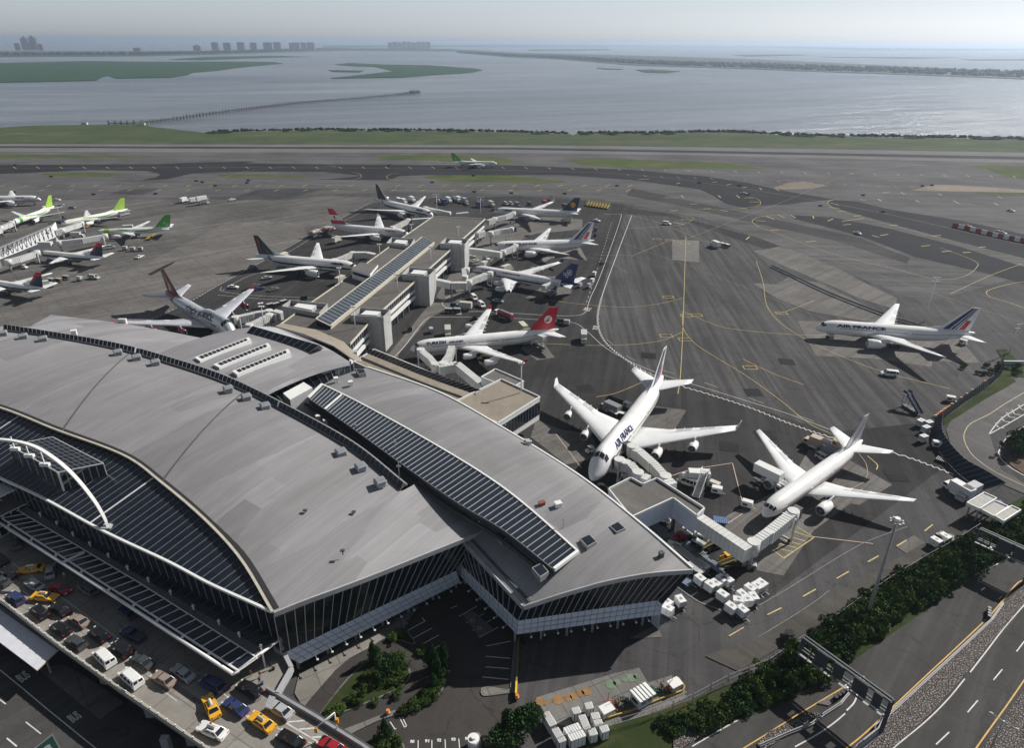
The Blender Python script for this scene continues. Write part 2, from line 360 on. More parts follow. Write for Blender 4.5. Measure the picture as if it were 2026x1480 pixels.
# apron surfaces
sheet("left_apron", [GG([(-500, 640), (-500, 398), (300, 394), (560, 396), (640, 388), (745, 390), (730, 402), (600, 472), (440, 560), (330, 620), (285, 648), (60, 700), (0, 700)])], zl(), paving("worn_apron", (.19, .182, .172), .22, .34, R(-48), slab=7.6, crack=.3))
sheet("island_concrete", [GG([(980, 600), (1300, 500), (1600, 385), (1870, 290), (1915, 345), (1700, 440), (1400, 560), (1150, 670), (1040, 745)], 0, K17)], zl(), CONC2)
sheet("left_apron_concrete", [GG([(-100, 640), (60, 592), (240, 540), (330, 500), (450, 440), (560, 438), (600, 446), (608, 466), (440, 556), (330, 616), (285, 642), (0, 740)])], zl(), CONC)
sheet("stand_asphalt", [GG([(285, 646), (440, 562), (600, 474), (735, 402), (850, 392), (1020, 388), (1190, 398), (1330, 425), (1500, 470), (1720, 560), (1800, 640), (1760, 760), (1900, 900), (1500, 1200), (1000, 1000), (700, 760)])], zl(), paving("stand_dark_asphalt", (.066, .064, .064), .24, .26, R(-12), slab=15, joint=.8))
sheet("central_apron", [GG([(1236, 424), (1330, 428), (1510, 492), (1680, 560), (1740, 600), (1900, 700), (1890, 830), (1640, 856), (1380, 768), (1250, 728), (1195, 668), (1180, 630), (1194, 560)])], zl(), paving("central_apron_asphalt", (.122, .119, .119), .16, .38, R(-3), slab=15, joint=.85))
# light concrete pads under the stands
PADS = [[(1330, 474), (1383, 476), (1383, 519), (1330, 514)],
    [(1491, 497), (1540, 488), (1560, 491), (1660, 532), (1722, 565), (1775, 590), (1770, 612), (1700, 590), (1640, 563), (1560, 530)],
    [(1489, 560), (1536, 563), (1560, 548), (1620, 560), (1700, 598), (1745, 622), (1735, 640), (1600, 615), (1540, 592)],
    [(1578, 635), (1700, 637), (1800, 650), (1900, 672), (1940, 719), (1845, 714), (1843, 726), (1730, 710), (1614, 704)],
    [(990, 432), (1050, 425), (1153, 434), (1151, 454), (1060, 462), (1000, 488), (975, 470)],
    [(1060, 520), (1085, 505), (1148, 490), (1162, 515), (1092, 510), (1075, 520)],
    [(1040, 590), (1068, 570), (1132, 560), (1130, 580), (1090, 588)],
    [(1068, 652), (1100, 662), (1070, 672), (1098, 708), (1062, 713), (1030, 690)],
    [(1200, 845), (1262, 800), (1358, 812), (1335, 850), (1300, 880), (1220, 872)],
    [(1108, 850), (1170, 860), (1190, 905), (1120, 920), (1050, 865), (1060, 830)],
    [(1440, 1020), (1560, 960), (1690, 940), (1700, 985), (1610, 1050), (1550, 1140), (1500, 1130), (1395, 1060)],
    [(1600, 890), (1680, 910), (1765, 960), (1700, 1000), (1640, 990), (1560, 960)],
    [(1770, 1080), (1808, 1060), (1865, 1098), (1828, 1120)],
    [(590, 1366), (640, 1300), (740, 1240), (840, 1190), (862, 1205), (800, 1232), (700, 1290), (650, 1340), (625, 1400)],
    [(1245, 1265), (1300, 1236), (1310, 1262)],
    [(1060, 1382), (1210, 1335), (1264, 1322), (1282, 1352), (1330, 1337), (1360, 1372), (1240, 1420), (1180, 1452), (1085, 1430)],
    [(640, 650), (700, 690), (770, 700), (860, 590), (880, 560), (930, 480), (960, 440), (1010, 440), (1010, 470), (940, 560), (905, 600), (850, 630), (790, 700), (770, 760), (690, 800)]]
for p in PADS: sheet("concrete_pad", [GG(p)], zl(), CONC2 if p[0][0] in (1330, 590, 1060) else CONC)
# darker repair patches and drain covers
for cx, cy, w_, h_ in ((1283, 704, 17, 9), (1556, 716, 16, 8), (1490, 777, 13, 10), (1158, 769, 20, 11), (1443, 884, 16, 10), (1513, 862, 22, 10), (1773, 942, 14, 7)):
    c = G(cx, cy); a = random.Random(cx).uniform(-.5, .5); k = 4.2
    sheet("repair_patch", [[(c.x + k * math.cos(a + i * math.pi / 2 + .78), c.y + k * math.sin(a + i * math.pi / 2 + .78)) for i in range(4)]], zl(), TAXD)

for p in ([(292, 543), (322, 527), (348, 516), (342, 522), (300, 545)], [(148, 448), (170, 445), (182, 450), (160, 453)]):
    sheet("repair_strip", [GG(p)], zl(), TAXD)

# ---- markings
YM = flat("yellow_marking", (.55, .43, .16), .7, var=.25, scale=.8); WM = flat("white_marking", (.62, .61, .59), .7, var=.2, scale=.8)
PYM = flat("faded_yellow_marking", (.38, .32, .19), .7, var=.25, scale=.5); PWM = flat("worn_white_marking", (.33, .33, .32), .8, var=.3, scale=.8); RM = flat("red_marking", (.45, .12, .06), .7)
yel = MB(); wht = MB(); zy = zl(); zw = zl()
def ln(pts, wd=.3, mb=yel, mat=None, k=None, dash=None, sm=True, z=None):
    wd *= .75
    p = GG(pts, 0, k)
    if sm and len(p) > 2: p = smooth_line(p, 6)
    stripe(mb, p, wd, (zy if mb is yel else zw) if z is None else z, mat or (YM if mb is yel else WM), dash)
ln([(1357, 467), (1354, 560), (1351, 650), (1346, 745), (1341, 780)], .35)
ln([(1351, 616), (1352, 650), (1375, 680), (1420, 710), (1470, 740), (1540, 790), (1600, 838), (1650, 862)], .3)
ln([(1351, 616), (1420, 645), (1480, 655), (1560, 662), (1640, 664)], .3)
ln([(1496, 516), (1510, 560), (1517, 605), (1545, 640), (1600, 675), (1680, 712), (1760, 740), (1880, 770)], .3)
ln([(1470, 711), (1530, 740), (1591, 762)], .3)
ln([(1610, 595), (1560, 615), (1535, 622)], .3); ln([(1352, 590), (1300, 602), (1230, 608), (1130, 600), (1040, 588)], .3)
ln([(1349, 658), (1310, 674), (1250, 682), (1170, 684), (1070, 680)], .3)
ln([(1250, 507), (1290, 490), (1330, 474)], .3); ln([(1200, 460), (1150, 452), (1100, 440)], .2, mat=PYM)
ln([(1240, 424), (1300, 440), (1400, 480)], .25); ln([(1180, 505), (1250, 505)], .2, mat=PYM)
ln([(1240, 540), (1200, 516), (1150, 508)], .2, mat=PYM); ln([(1275, 755), (1220, 778), (1180, 786)], .3)
ln([(1645, 845), (1700, 900), (1715, 925), (1712, 950), (1690, 965), (1600, 1010)], .25, mat=PYM)
ln([(1716, 903), (1735, 920), (1734, 930)], .4)
# hold and stand boxes
for x, y in ((1358, 625), (1355, 672), (1318, 665), (1322, 588), (1378, 624), (1484, 728), (1300, 473), (1325, 475), (1355, 482), (1546, 620)):
    c = G(x, y); s = 1.6
    for a in range(4):
        A = [(c.x + s * [-1.6, 1.6, 1.6, -1.6][(a + i) % 4], c.y + s * [-1, -1, 1, 1][(a + i) % 4]) for i in (0, 1)]
        stripe(yel, A, .3, zy, YM)
# taxiway edge and hold dashes
td = K14
for a, b in (((30, 197), (90, 192)), ((230, 218), (250, 212)), ((415, 210), (440, 207)), ((490, 224), (515, 218)), ((570, 239), (595, 234)), ((660, 240), (672, 250)), ((740, 243), (762, 254)), ((540, 278), (558, 291)), ((445, 278), (460, 290)), ((580, 291), (630, 291)), ((608, 311), (660, 313)), ((560, 343), (600, 347)),
             ((1018, 340), (1075, 344)), ((1030, 318), (1070, 329)), ((1060, 362), (1106, 362)), ((1145, 386), (1185, 381)), ((1085, 412), (1200, 397)), ((1092, 431), (1132, 427)), ((1012, 411), (1040, 399)), ((936, 385), (940, 397)), ((820, 380), (846, 394)), ((757, 380), (790, 394)), ((695, 386), (735, 402)), ((640, 408), (690, 412)),
             ((1332, 433), (1372, 431)), ((1240, 485), (1278, 495)), ((1284, 486), (1325, 479)), ((1142, 464), (1175, 470)), ((1550, 489), (1595, 485)), ((1495, 542), (1540, 537)), ((1790, 547), (1830, 544)), ((900, 520), (950, 515)), ((718, 460), (760, 456)), ((590, 507), (608, 492)), ((1600, 570), (1650, 566)), ((1710, 575), (1750, 572)),
             ((1270, 296), (1290, 309)), ((1180, 298), (1205, 305)), ((1465, 302), (1485, 312)), ((1660, 305), (1690, 320)), ((1580, 268), (1602, 278)), ((1870, 318), (1895, 330)), ((1390, 262), (1410, 272)), ((1295, 266), (1330, 260)), ((1890, 284), (1915, 293)), ((170, 290), (240, 290)), ((255, 278), (268, 290)), ((300, 324), (340, 321)), ((370, 348), (410, 346)), ((460, 355), (495, 362)), ((200, 360), (235, 356)), ((255, 402), (310, 406)), ((215, 418), (270, 428))):
    ln([a, b], 1.05, k=td)
for i in range(46):
    x = -20 + i * 46; ln([(x, 330 + 9 * max(0, (x - 1000) / 500)), (x + 6, 333 + 9 * max(0, (x - 1000) / 500))], .9)
    if x < 1250: ln([(x + 20, 369), (x + 30, 366)], .9)
for i in range(26): x = 1240 + i * 33; y = 345 + (x - 1240) * .042; ln([(x, y), (x + 6, y + 3)], .7, mat=PYM)
for i in range(22): x = 20 + i * 58; ln([(x, 378), (x + 10, 375)], .9)
ln([(640, 322), (665, 330), (640, 328)], .5, mat=PYM)
arc = lambda cx, cy, rx, ry, a0, a1: [(cx + rx * math.cos(R(a0 + (a1 - a0) * i / 14)), cy + ry * math.sin(R(a0 + (a1 - a0) * i / 14))) for i in range(15)]
ln(arc(695, 348, 20, 7, -90, 90), .5); ln(arc(790, 350, 25, 7, 90, 270), .5)
ln([(1380, 413), (1434, 415), (1495, 408), (1505, 400), (1495, 392), (1480, 390)], .45); ln([(1240, 452), (1290, 450), (1345, 445), (1372, 432), (1340, 422), (1250, 412)], .4, mat=PYM)
ln([(1690, 398), (1650, 395), (1638, 402), (1660, 416), (1760, 445), (2026, 512)], .4); ln([(1500, 448), (1488, 437), (1510, 428), (1570, 425), (1640, 430)], .45)
ln([(1500, 448), (1640, 500), (1760, 530), (1850, 552), (1905, 548), (1933, 528), (1925, 515), (1860, 490)], .35); ln([(1880, 582), (1960, 545), (2022, 522)], .35)
ln([(2100, 640), (2000, 600), (1960, 588), (1955, 575), (2010, 560), (2060, 557)], .4); ln([(1200, 470), (1400, 540), (1600, 620), (1800, 690)], .15, mat=PYM)
ln([(1250, 400), (1600, 500), (2026, 640)], .2, mat=PYM); ln([(1490, 448), (1800, 540), (2026, 610)], .15, mat=PYM); ln([(1013, 360), (1250, 390), (1420, 425)], .3, mat=PYM)
ln([(0, 372), (600, 370), (1250, 372)], .4, mat=PYM); ln([(0, 334), (500, 331), (1013, 337), (1300, 350), (1660, 405), (2026, 485)], .45, mat=PYM)
ln([(440, 352), (500, 336), (560, 331)], .4); ln([(1340, 480), (1560, 395), (1700, 340), (1900, 320)], .3, mat=PYM)
# vehicle road: white edge lines, zipper line
ln([(1196, 424), (1222, 424), (1228, 432), (1190, 540), (1168, 590), (1158, 618), (1135, 625), (1080, 624), (960, 617), (905, 617), (885, 610), (875, 600), (890, 585)], .35, wht)
ln([(850, 628), (940, 628), (1050, 632), (1130, 638), (1160, 655), (1200, 690), (1260, 722), (1320, 745), (1400, 770), (1480, 795), (1560, 820), (1640, 850)], .3, wht)
zp = smooth_line(GG([(1250, 426), (1222, 500), (1190, 590), (1183, 640), (1200, 680), (1250, 720), (1290, 742), (1350, 765), (1400, 780), (1480, 806), (1560, 838), (1640, 865), (1720, 885), (1800, 907), (1900, 945)]), 8)
stripe(wht, zp[:17], .35, zw, WM)
dense = []
for a, b_ in zip(zp[16:], zp[17:]):
    L = (b_ - a).length
    for i in range(max(1, int(L / .8))): dense.append(a + (b_ - a) * (i / max(1, int(L / .8))))
zz = []
for i, p in enumerate(dense[:-1]):
    d = (dense[i + 1] - p).normalized(); zz.append(p + Vector((-d.y, d.x, 0)) * (.45 if (i // 1) % 2 else -.45))
stripe(wht, zz, .45, zw, WM)
ln([(1210, 440), (1180, 540), (1160, 600)], .25, wht, dash=(3, 4)); ln([(1200, 672), (1260, 716), (1400, 760), (1640, 845)], .2, wht, dash=(6, 12))
ln([(738, 399), (640, 450), (560, 495), (440, 560), (380, 595), (300, 632)], .5, wht, dash=(1.5, 1)); ln([(730, 412), (640, 458), (560, 506)], .25, wht)
ln([(440, 575), (480, 552), (512, 540)], .25, wht); ln([(438, 568), (442, 577), (520, 586), (700, 592)], .25, wht); ln([(430, 584), (520, 592), (640, 596)], .25, wht)
ln([(770, 717), (800, 686), (835, 640), (850, 628)], .35, wht); ln([(1100, 860), (1150, 927)], .35, wht, mat=flat("pink_marking", (.5, .38, .33), .8))
PK = flat("pink_marking", (.5, .38, .33), .8)
ln([(1330, 942), (1370, 930), (1449, 917)], .35, wht, mat=PK); ln([(1449, 917), (1470, 1000)], .35, wht, mat=PK); ln([(1474, 1014), (1438, 1038)], .35, wht, mat=PK)
ln([(1607, 1063), (1727, 1077)], .35, wht, mat=PK)
ln([(1795, 1043), (1700, 1080), (1560, 1165), (1500, 1200)], .16, wht, mat=PWM); ln([(1330, 1155), (1380, 1190), (1420, 1206), (1470, 1228)], .25, wht, mat=PWM)
ln([(1420, 1305), (1500, 1262), (1600, 1200), (1640, 1170)], .14, wht, mat=PWM)
ln([(1442, 1260), (1471, 1243)], .35); 
for a, b_ in (((1518, 1218), (1546, 1204)), ((1588, 1182), (1614, 1167)), ((1655, 1146), (1679, 1132)), ((1717, 1113), (1738, 1101)), ((1774, 1082), (1793, 1070)), ((1829, 1052), (1845, 1039))): ln([a, b_], .4)
# hatched yellow box beside the right-hand bridge
hb = [(340, 560), (390, 603), (262, 690), (200, 650)]
for a, b_ in (((320, 558), (390, 602)), ((390, 602), (262, 690)), ((262, 690), (215, 652)), ((300, 575), (383, 603)), ((285, 598), (355, 618)), ((262, 612), (335, 632)), ((240, 628), (315, 645)), ((222, 645), (300, 662))): ln([a, b_], .35, k=K4)
# stand letters painted on the road
for s, a, b_, h in (("MALE", (1153, 614), (1166, 616), 2.2), ("STOP", (1172, 652), (1184, 653), 2.2), ("H 85R", (893, 622), (913, 623), 2.2)):
    A = G(*a); B = G(*b_); u = B - A; n_ = Vector((-u.y, u.x, 0)).normalized() * h * 2
    put_text(wht, s, lambda x, y: A + u * x + n_ * y + Vector((0, 0, zw)), WM)
# small painted aprons rings near the fuel island
ring = MB(); zr = zl()
for i, (x, y, r_, m_) in enumerate(((470, 370, 1.15, 'o'), (585, 352, .8, 'o'), (648, 332, .8, 'o'), (722, 302, .8, 'o'), (790, 280, 1.0, 'o'), (345, 405, .5, 'o'), (270, 390, .9, 'o'), (1060, 200, 1.1, 'g'), (1130, 182, .8, 'g'), (1215, 148, .6, 'g'), (1290, 128, 1.0, 'g'), (1350, 110, .7, 'g'))):
    c = GG([(x, y)], 0, K17)[0]; ring.face([(c.x + r_ * math.cos(k * math.pi / 9), c.y + r_ * math.sin(k * math.pi / 9), zr) for k in range(18)], flat("faded_orange", (.30, .17, .07), .9, var=.3) if m_ == 'o' else flat("faded_green", (.16, .22, .15), .9, var=.3))
props(ring.build("painted_fuel_marks"), kind="structure")

# ================================================================== ROADS, LOT AND VERGES (right and bottom)
# highway bottom right
HW1 = [(-200, 1500), (0, 1405), (230, 1262), (410, 1155), (600, 1050), (820, 912), (960, 830), (1090, 740), (1269, 640), (1400, 570), (1400, 760), (1269, 775), (1180, 855), (1000, 1045), (700, 1320), (640, 1400), (500, 1560), (-100, 1700)]
sheet("highway", [GG(HW1, 0, K4)], zl(), ROADM)
HW2 = [(660, 1520), (890, 1340), (1040, 1185), (1269, 895), (1400, 760), (1500, 900), (1269, 1230), (1070, 1500), (1000, 1600), (600, 1600)]
sheet("highway_far_side", [GG(HW2, 0, K4)], zl(), ROADM)
m, t, b = new_mat("cobble_gravel"); g = t.nodes.new("ShaderNodeNewGeometry"); P = g.outputs["Position"]
v = t.nodes.new("ShaderNodeTexVoronoi"); v.inputs["Scale"].default_value = 2.2; t.links.new(P, v.inputs["Vector"])
v2 = t.nodes.new("ShaderNodeTexVoronoi"); v2.feature = 'DISTANCE_TO_EDGE'; v2.inputs["Scale"].default_value = 2.2; t.links.new(P, v2.inputs["Vector"])
c = mixnode(t, v.outputs["Color"], (.19, .165, .15), (.28, .25, .23)); c = mixnode(t, ramp(t, v2.outputs["Distance"], .04, .16), (.055, .045, .04), c)
t.links.new(c, b.inputs["Base Color"]); b.inputs["Roughness"].default_value = .9
bp = t.nodes.new("ShaderNodeBump"); bp.inputs["Strength"].default_value = 1; bp.inputs["Distance"].default_value = .25
t.links.new(ramp(t, v2.outputs["Distance"], .0, .25), bp.inputs["Height"]); t.links.new(bp.outputs[0], b.inputs["Normal"]); COB = m
for i, p in enumerate(([(560, 1540), (700, 1345), (900, 1170), (1080, 985), (1269, 800), (1400, 690), (1400, 735), (1269, 880), (1150, 1020), (1020, 1180), (870, 1350), (690, 1510)],
          [(1010, 1600), (1100, 1480), (1269, 1240), (1400, 1050), (1500, 1200), (1200, 1600)],
          [(-200, 1440), (-100, 1370), (40, 1330), (160, 1270), (130, 1310), (0, 1392), (-200, 1510)],
          [(150, 1470), (200, 1420), (370, 1340), (420, 1340), (330, 1400), (170, 1500)])):
    q = GG(p, 0, K4); mbx = MB(); mbx.prism([(v_.x, v_.y) for v_ in q], 0, .42, COB); props(mbx.build("gravel_median" if i != 2 else "gravel_verge"), kind="structure")
mb = MB(); q = GG([(400, 1300), (470, 1265), (560, 1200), (560, 1225), (450, 1310)], 0, K4); mb.prism([(v_.x, v_.y) for v_ in q], 0, .40, CONC2); props(mb.build("gore_island"), kind="structure")
hw = MB(); zh = zl()
def hl(pts, wd, mat, k=K4, dash=None): stripe(hw, smooth_line(GG(pts, 0, k), 6), wd, zh, mat, dash)
HY = flat("orange_yellow_line", (.62, .36, .08), .7, var=.15)
hl([(-120, 1478), (0, 1408), (230, 1277), (425, 1158)], .22, WM); hl([(480, 1120), (640, 1035), (775, 940)], .2, WM); hl([(1060, 760), (1140, 722), (1200, 690)], .2, WM); hl([(800, 926), (826, 910)], .2, WM)
hl([(40, 1520), (150, 1452), (330, 1340), (510, 1232)], .22, HY); hl([(520, 1490), (600, 1425), (710, 1322), (860, 1180), (1000, 1050), (1120, 935), (1180, 865), (1235, 800), (1269, 780), (1400, 740)], .25, HY)
hl([(310, 1480), (400, 1430), (470, 1382), (520, 1340)], .25, WM); hl([(526, 1328), (560, 1290), (578, 1230)], .28, WM)
hl([(680, 1520), (745, 1465), (860, 1370), (950, 1280), (1020, 1195)], .22, WM); hl([(1042, 1168), (1110, 1080), (1190, 975), (1269, 885)], .25, WM)
for a, b_ in (((900, 1470), (955, 1418)), ((1032, 1335), (1075, 1285)), ((1140, 1200), (1177, 1155)), ((1237, 1080), (1269, 1038))): hl([a, b_], .22, WM)
hl([(1030, 1540), (1110, 1425), (1200, 1300), (1269, 1200), (1400, 1010)], .25, HY)
hl([(1190, 1480), (1269, 1380)], .22, WM)
# gore chevron
for a, b_, c_ in (((540, 1222), (585, 1195), (575, 1255)), ((520, 1225), (598, 1186), (580, 1240)), ((555, 1245), (572, 1215), (590, 1250))): hl([a, b_, c_], .45, WM)
props(hw.build("highway_markings"), kind="structure")
# bare gravel strip and grass verge along the fence
sheet("service_road", [GG([(1395, 1300), (1500, 1262), (1600, 1205), (1700, 1148), (1830, 1075), (1900, 1030), (1935, 1020), (1925, 1052), (1820, 1110), (1700, 1185), (1600, 1250), (1460, 1330)])], zl(), paving("dusty_road", (.115, .107, .097), .25, .2, R(45), crack=.2))
sheet("verge", [GG([(1090, 1500), (1200, 1440), (1310, 1408), (1460, 1350), (1640, 1260), (1860, 1108), (1960, 1020), (2100, 940), (2200, 1000), (2026, 1066), (1860, 1190), (1700, 1300), (1540, 1400), (1420, 1440), (1250, 1540)])], zl(), VERGE)
# curved road right edge
sheet("curved_road", [GG([(2200, 640), (2026, 742), (1960, 775), (1895, 810), (1872, 850), (1885, 900), (1950, 945), (2026, 978), (2200, 1040), (2200, 900), (2026, 940), (1985, 900), (1975, 888), (1995, 850), (2026, 830), (2200, 730)])], zl(), paving("pale_road_asphalt", (.17, .165, .16), .12, .15, R(30), crack=.2))
sheet("curved_road_inner", [GG([(2200, 700), (2026, 800), (1957, 858), (1965, 885), (1980, 930), (2040, 965), (2200, 1000)])], zl(), ASPH)
cr_ = MB(); zc = zl()
for p, wd, mt in (([(1090, 620), (880, 745), (720, 850), (540, 940), (475, 1020), (460, 1110), (520, 1240), (620, 1340), (800, 1460), (1090, 1600)], .3, PYM), ([(720, 1060), (780, 975), (870, 880), (1000, 800), (1089, 745)], .3, WM), ([(720, 1060), (900, 960), (1089, 850)], .3, WM),
               ([(820, 1250), (850, 1180), (900, 1105), (1000, 1030), (1089, 980)], .35, WM), ([(820, 1250), (850, 1320), (950, 1410), (1089, 1490)], .3, WM), ([(950, 1160), (900, 1120)], .3, WM), ([(1020, 1135), (965, 1075)], .3, WM), ([(1080, 1095), (1025, 1035)], .3, WM), ([(880, 1205), (855, 1190)], .3, WM)):
    stripe(cr_, smooth_line(GG(p, 0, K25), 5), wd, zc, mt)
for x, y in ((790, 990), (850, 925), (905, 880), (960, 850), (1030, 800)): stripe(cr_, smooth_line(GG([(x, y - 50), (x + 30, y - 5), (x + 90, y + 5)], 0, K25), 4), .3, zc, WM)
props(cr_.build("curved_road_markings"), kind="structure")
q = GG([(850, 1230), (930, 1205), (1020, 1160), (1089, 1100), (1300, 1000), (1300, 1500), (1089, 1480), (960, 1400), (870, 1310)], 0, K25)
mb = MB(); mb.prism([(v_.x, v_.y) for v_ in q], 0, .40, flat("bare_soil", (.10, .065, .045), .95, var=.3)); props(mb.build("planting_bed"), kind="structure")
sheet("grass_verge", [GG([(800, 175), (900, 165), (1030, 300), (1080, 350), (1089, 470), (900, 440), (1010, 500), (900, 570), (700, 680), (420, 860), (250, 960), (240, 900), (430, 770), (600, 640), (800, 500), (860, 400), (850, 250)], 0, K25)], zl(), VERGE)
# car park and loop drive
sheet("loop_drive", [GG([(500, 1500), (560, 1430), (640, 1340), (720, 1290), (800, 1240), (830, 1200), (900, 1150), (960, 1130), (1015, 1260), (1020, 1400), (980, 1500), (700, 1600)])], zl(), LOTM)
sheet("plaza", [GG([(-130, 620), (0, 560), (300, 400), (600, 230), (830, 120), (865, 160), (820, 200), (600, 325), (530, 375), (330, 480), (200, 590), (0, 820), (-90, 930), (-170, 800)], 0, K15)], zl(), paving("plaza_concrete", (.33, .31, .28), .12, .1, R(30), slab=5, crack=.15))
def kerbed(name, poly, k, mat, h=.42, kerb=CONC2, inset=.35):
    q = smooth_line(GG(poly + [poly[0]], 0, k), 5)[:-1]; c = sum((p for p in q), Vector()) / len(q)
    mb = MB(); mb.prism([(p.x, p.y) for p in q], 0, h, kerb); props(mb.build(name + "_kerb"), kind="structure")
    mb = MB(); mb.prism([tuple(((p - c) * (1 - inset / max(1, (p - c).length)) + c).to_tuple()[:2]) for p in q], h - .1, h + .04, mat); return props(mb.build(name), kind="structure")
kerbed("planted_island", [(60, 990), (180, 830), (330, 650), (480, 520), (600, 460), (720, 450), (820, 510), (885, 600), (870, 680), (780, 760), (600, 850), (430, 920), (200, 1010), (60, 1060)], K15, VERGE)
kerbed("small_bed", [(690, 290), (740, 250), (825, 205), (900, 290), (930, 350), (880, 350), (800, 325), (730, 315)], K15, VERGE)
kerbed("curved_bed", [(940, 400), (1010, 370), (1090, 440), (1215, 420), (1225, 560), (1215, 680), (1160, 800), (1050, 890), (900, 960), (770, 1000), (750, 965), (900, 870), (1020, 760), (1080, 640), (1070, 520), (1000, 480)], K15, VERGE)
kerbed("parking_divider", [(1530, 760), (1600, 745), (1780, 770), (1830, 730), (1840, 790), (1700, 815), (1560, 830), (1525, 800)], K15, CONC2)
kerbed("corner_bed", [(560, 1250), (640, 1180), (760, 1200), (810, 1230), (820, 1400), (500, 1400)], K15, VERGE)
kerbed("walkway_strip", [(215, 1160), (400, 1090), (600, 1010), (750, 960), (760, 1000), (600, 1055), (420, 1140), (290, 1200)], K15, CONC2, inset=.05)
kerbed("bollard_island", [(1460, 1180), (1490, 1160), (1520, 1180), (1530, 1260), (1530, 1400), (1400, 1400)], K15, CONC2)
pk = MB(); zk = zl()
BW = flat("parking_line_white", (.72, .74, .76), .6, var=.1)
for a, b_ in (((1255, 25), (1310, 0)), ((1325, 100), (1490, 8)), ((1390, 160), (1555, 72)), ((1450, 228), (1620, 130)), ((1510, 292), (1685, 196)), ((1575, 370), (1800, 325)), ((1572, 464), (1795, 482)), ((1566, 560), (1785, 576)), ((1540, 652), (1778, 674)),
              ((860, 228), (1018, 142)), ((990, 112), (1018, 142)), ((912, 298), (1082, 205)), ((974, 362), (1142, 270)), ((1034, 430), (1198, 340)),
              ((955, 1230), (955, 1330)), ((1080, 1228), (1080, 1330)), ((1200, 1220), (1205, 1330)), ((1325, 1215), (1335, 1330)), ((700, 1060), (745, 1130)), ((785, 1020), (830, 1110)), ((830, 1110), (850, 1100)), ((850, 1100), (810, 1015)), ((745, 1130), (755, 1120))): stripe(pk, GG([a, b_], 0, K15), .16, zk, BW)
for s, x, y in (("90", 880, 1245), ("91", 1015, 1240), ("92", 1125, 1233), ("93", 1255, 1225), ("94", 1380, 1218)):
    A = GG([(x, y + 8)], 0, K15)[0]; put_text(pk, s, lambda u_, v_: A + Vector((u_ * .8, v_ * .6, zk)), BW, .04)
props(pk.build("parking_markings"), kind="structure")
q = GG([(1360, 80), (1460, 50), (1640, 210), (1510, 290)], 0, K15); mb = MB(); mb.face([(p.x, p.y, zl()) for p in q], flat("grey_hatch_area", (.13, .14, .15), .8)); props(mb.build("accessible_bay"), kind="structure")
mb = MB(); zz_ = zl()
for x, y in ((1452, 135), (1512, 205)):
    c = GG([(x, y)], 0, K15)[0]; stripe(mb, [c + Vector((math.cos(i * .5) * .45, math.sin(i * .5) * .45, 0)) for i in range(14)], .16, zz_, YEL)
props(mb.build("accessible_symbols"), kind="structure")
props(yel.build("yellow_markings"), kind="structure"); props(wht.build("white_markings"), kind="structure")
# ================================================================== HAZE
mb = MB(); mb.box((-62000, -3100, -2.3), (62000, 91000, 135), None)
hz = mb.build("haze"); hz.data.materials.clear()
hm = bpy.data.materials.new("haze_air"); hm.use_nodes = True; t = hm.node_tree; t.nodes.remove(t.nodes["Principled BSDF"])
pv = t.nodes.new("ShaderNodeVolumePrincipled"); pv.inputs["Color"].default_value = (.70, .83, 1.0, 1); pv.inputs["Density"].default_value = 8e-5; pv.inputs["Anisotropy"].default_value = .55
t.links.new(pv.outputs[0], t.nodes["Material Output"].inputs["Volume"]); hz.data.materials.append(hm)
props(hz, kind="stuff")
# ================================================================== FAR SHORES
FOL = flat("far_foliage", (.014, .024, .018), .9, var=.3, scale=.02)
def belt(name, pts, depth, h, dens, label, seed=1):
    """A far-off wood: many separate crowns standing on a low bank."""
    rn = random.Random(seed); p = GG(pts); mb = MB(); bk = []
    for a, b in zip(p, p[1:]):
        n = max(1, int((b - a).length * dens))
        for i in range(n):
            q = a + (b - a) * rn.random(); q = q * (1 + rn.random() * depth / q.length); r = rn.uniform(.5, 1.2) * h * .9; z = rn.uniform(.45, 1.1) * h
            if rn.random() < .25: z *= .5
            k = 6; ring1 = [(q.x + r * math.cos(j * 1.047), q.y + r * math.sin(j * 1.047), 0) for j in range(k)]
            ring2 = [(q.x + r * .8 * math.cos(j * 1.047 + .3), q.y + r * .8 * math.sin(j * 1.047 + .3), z * rn.uniform(.6, .8)) for j in range(k)]
            ring3 = [(q.x + r * .3 * math.cos(j * 1.047), q.y + r * .3 * math.sin(j * 1.047), z) for j in range(k)]
            mb.loft([ring1, ring2, ring3], FOL, False)
    return props(mb.build(name), label, "trees", kind="stuff")
def bank(name, polys, z=.4, mat=None):
    mb = MB()
    for i, p in enumerate(polys):
        q = GG(p); mb.prism([(v.x, v.y) for v in q], -2, z + i * .1, mat or MARSH)
    return props(mb.build(name), kind="structure")
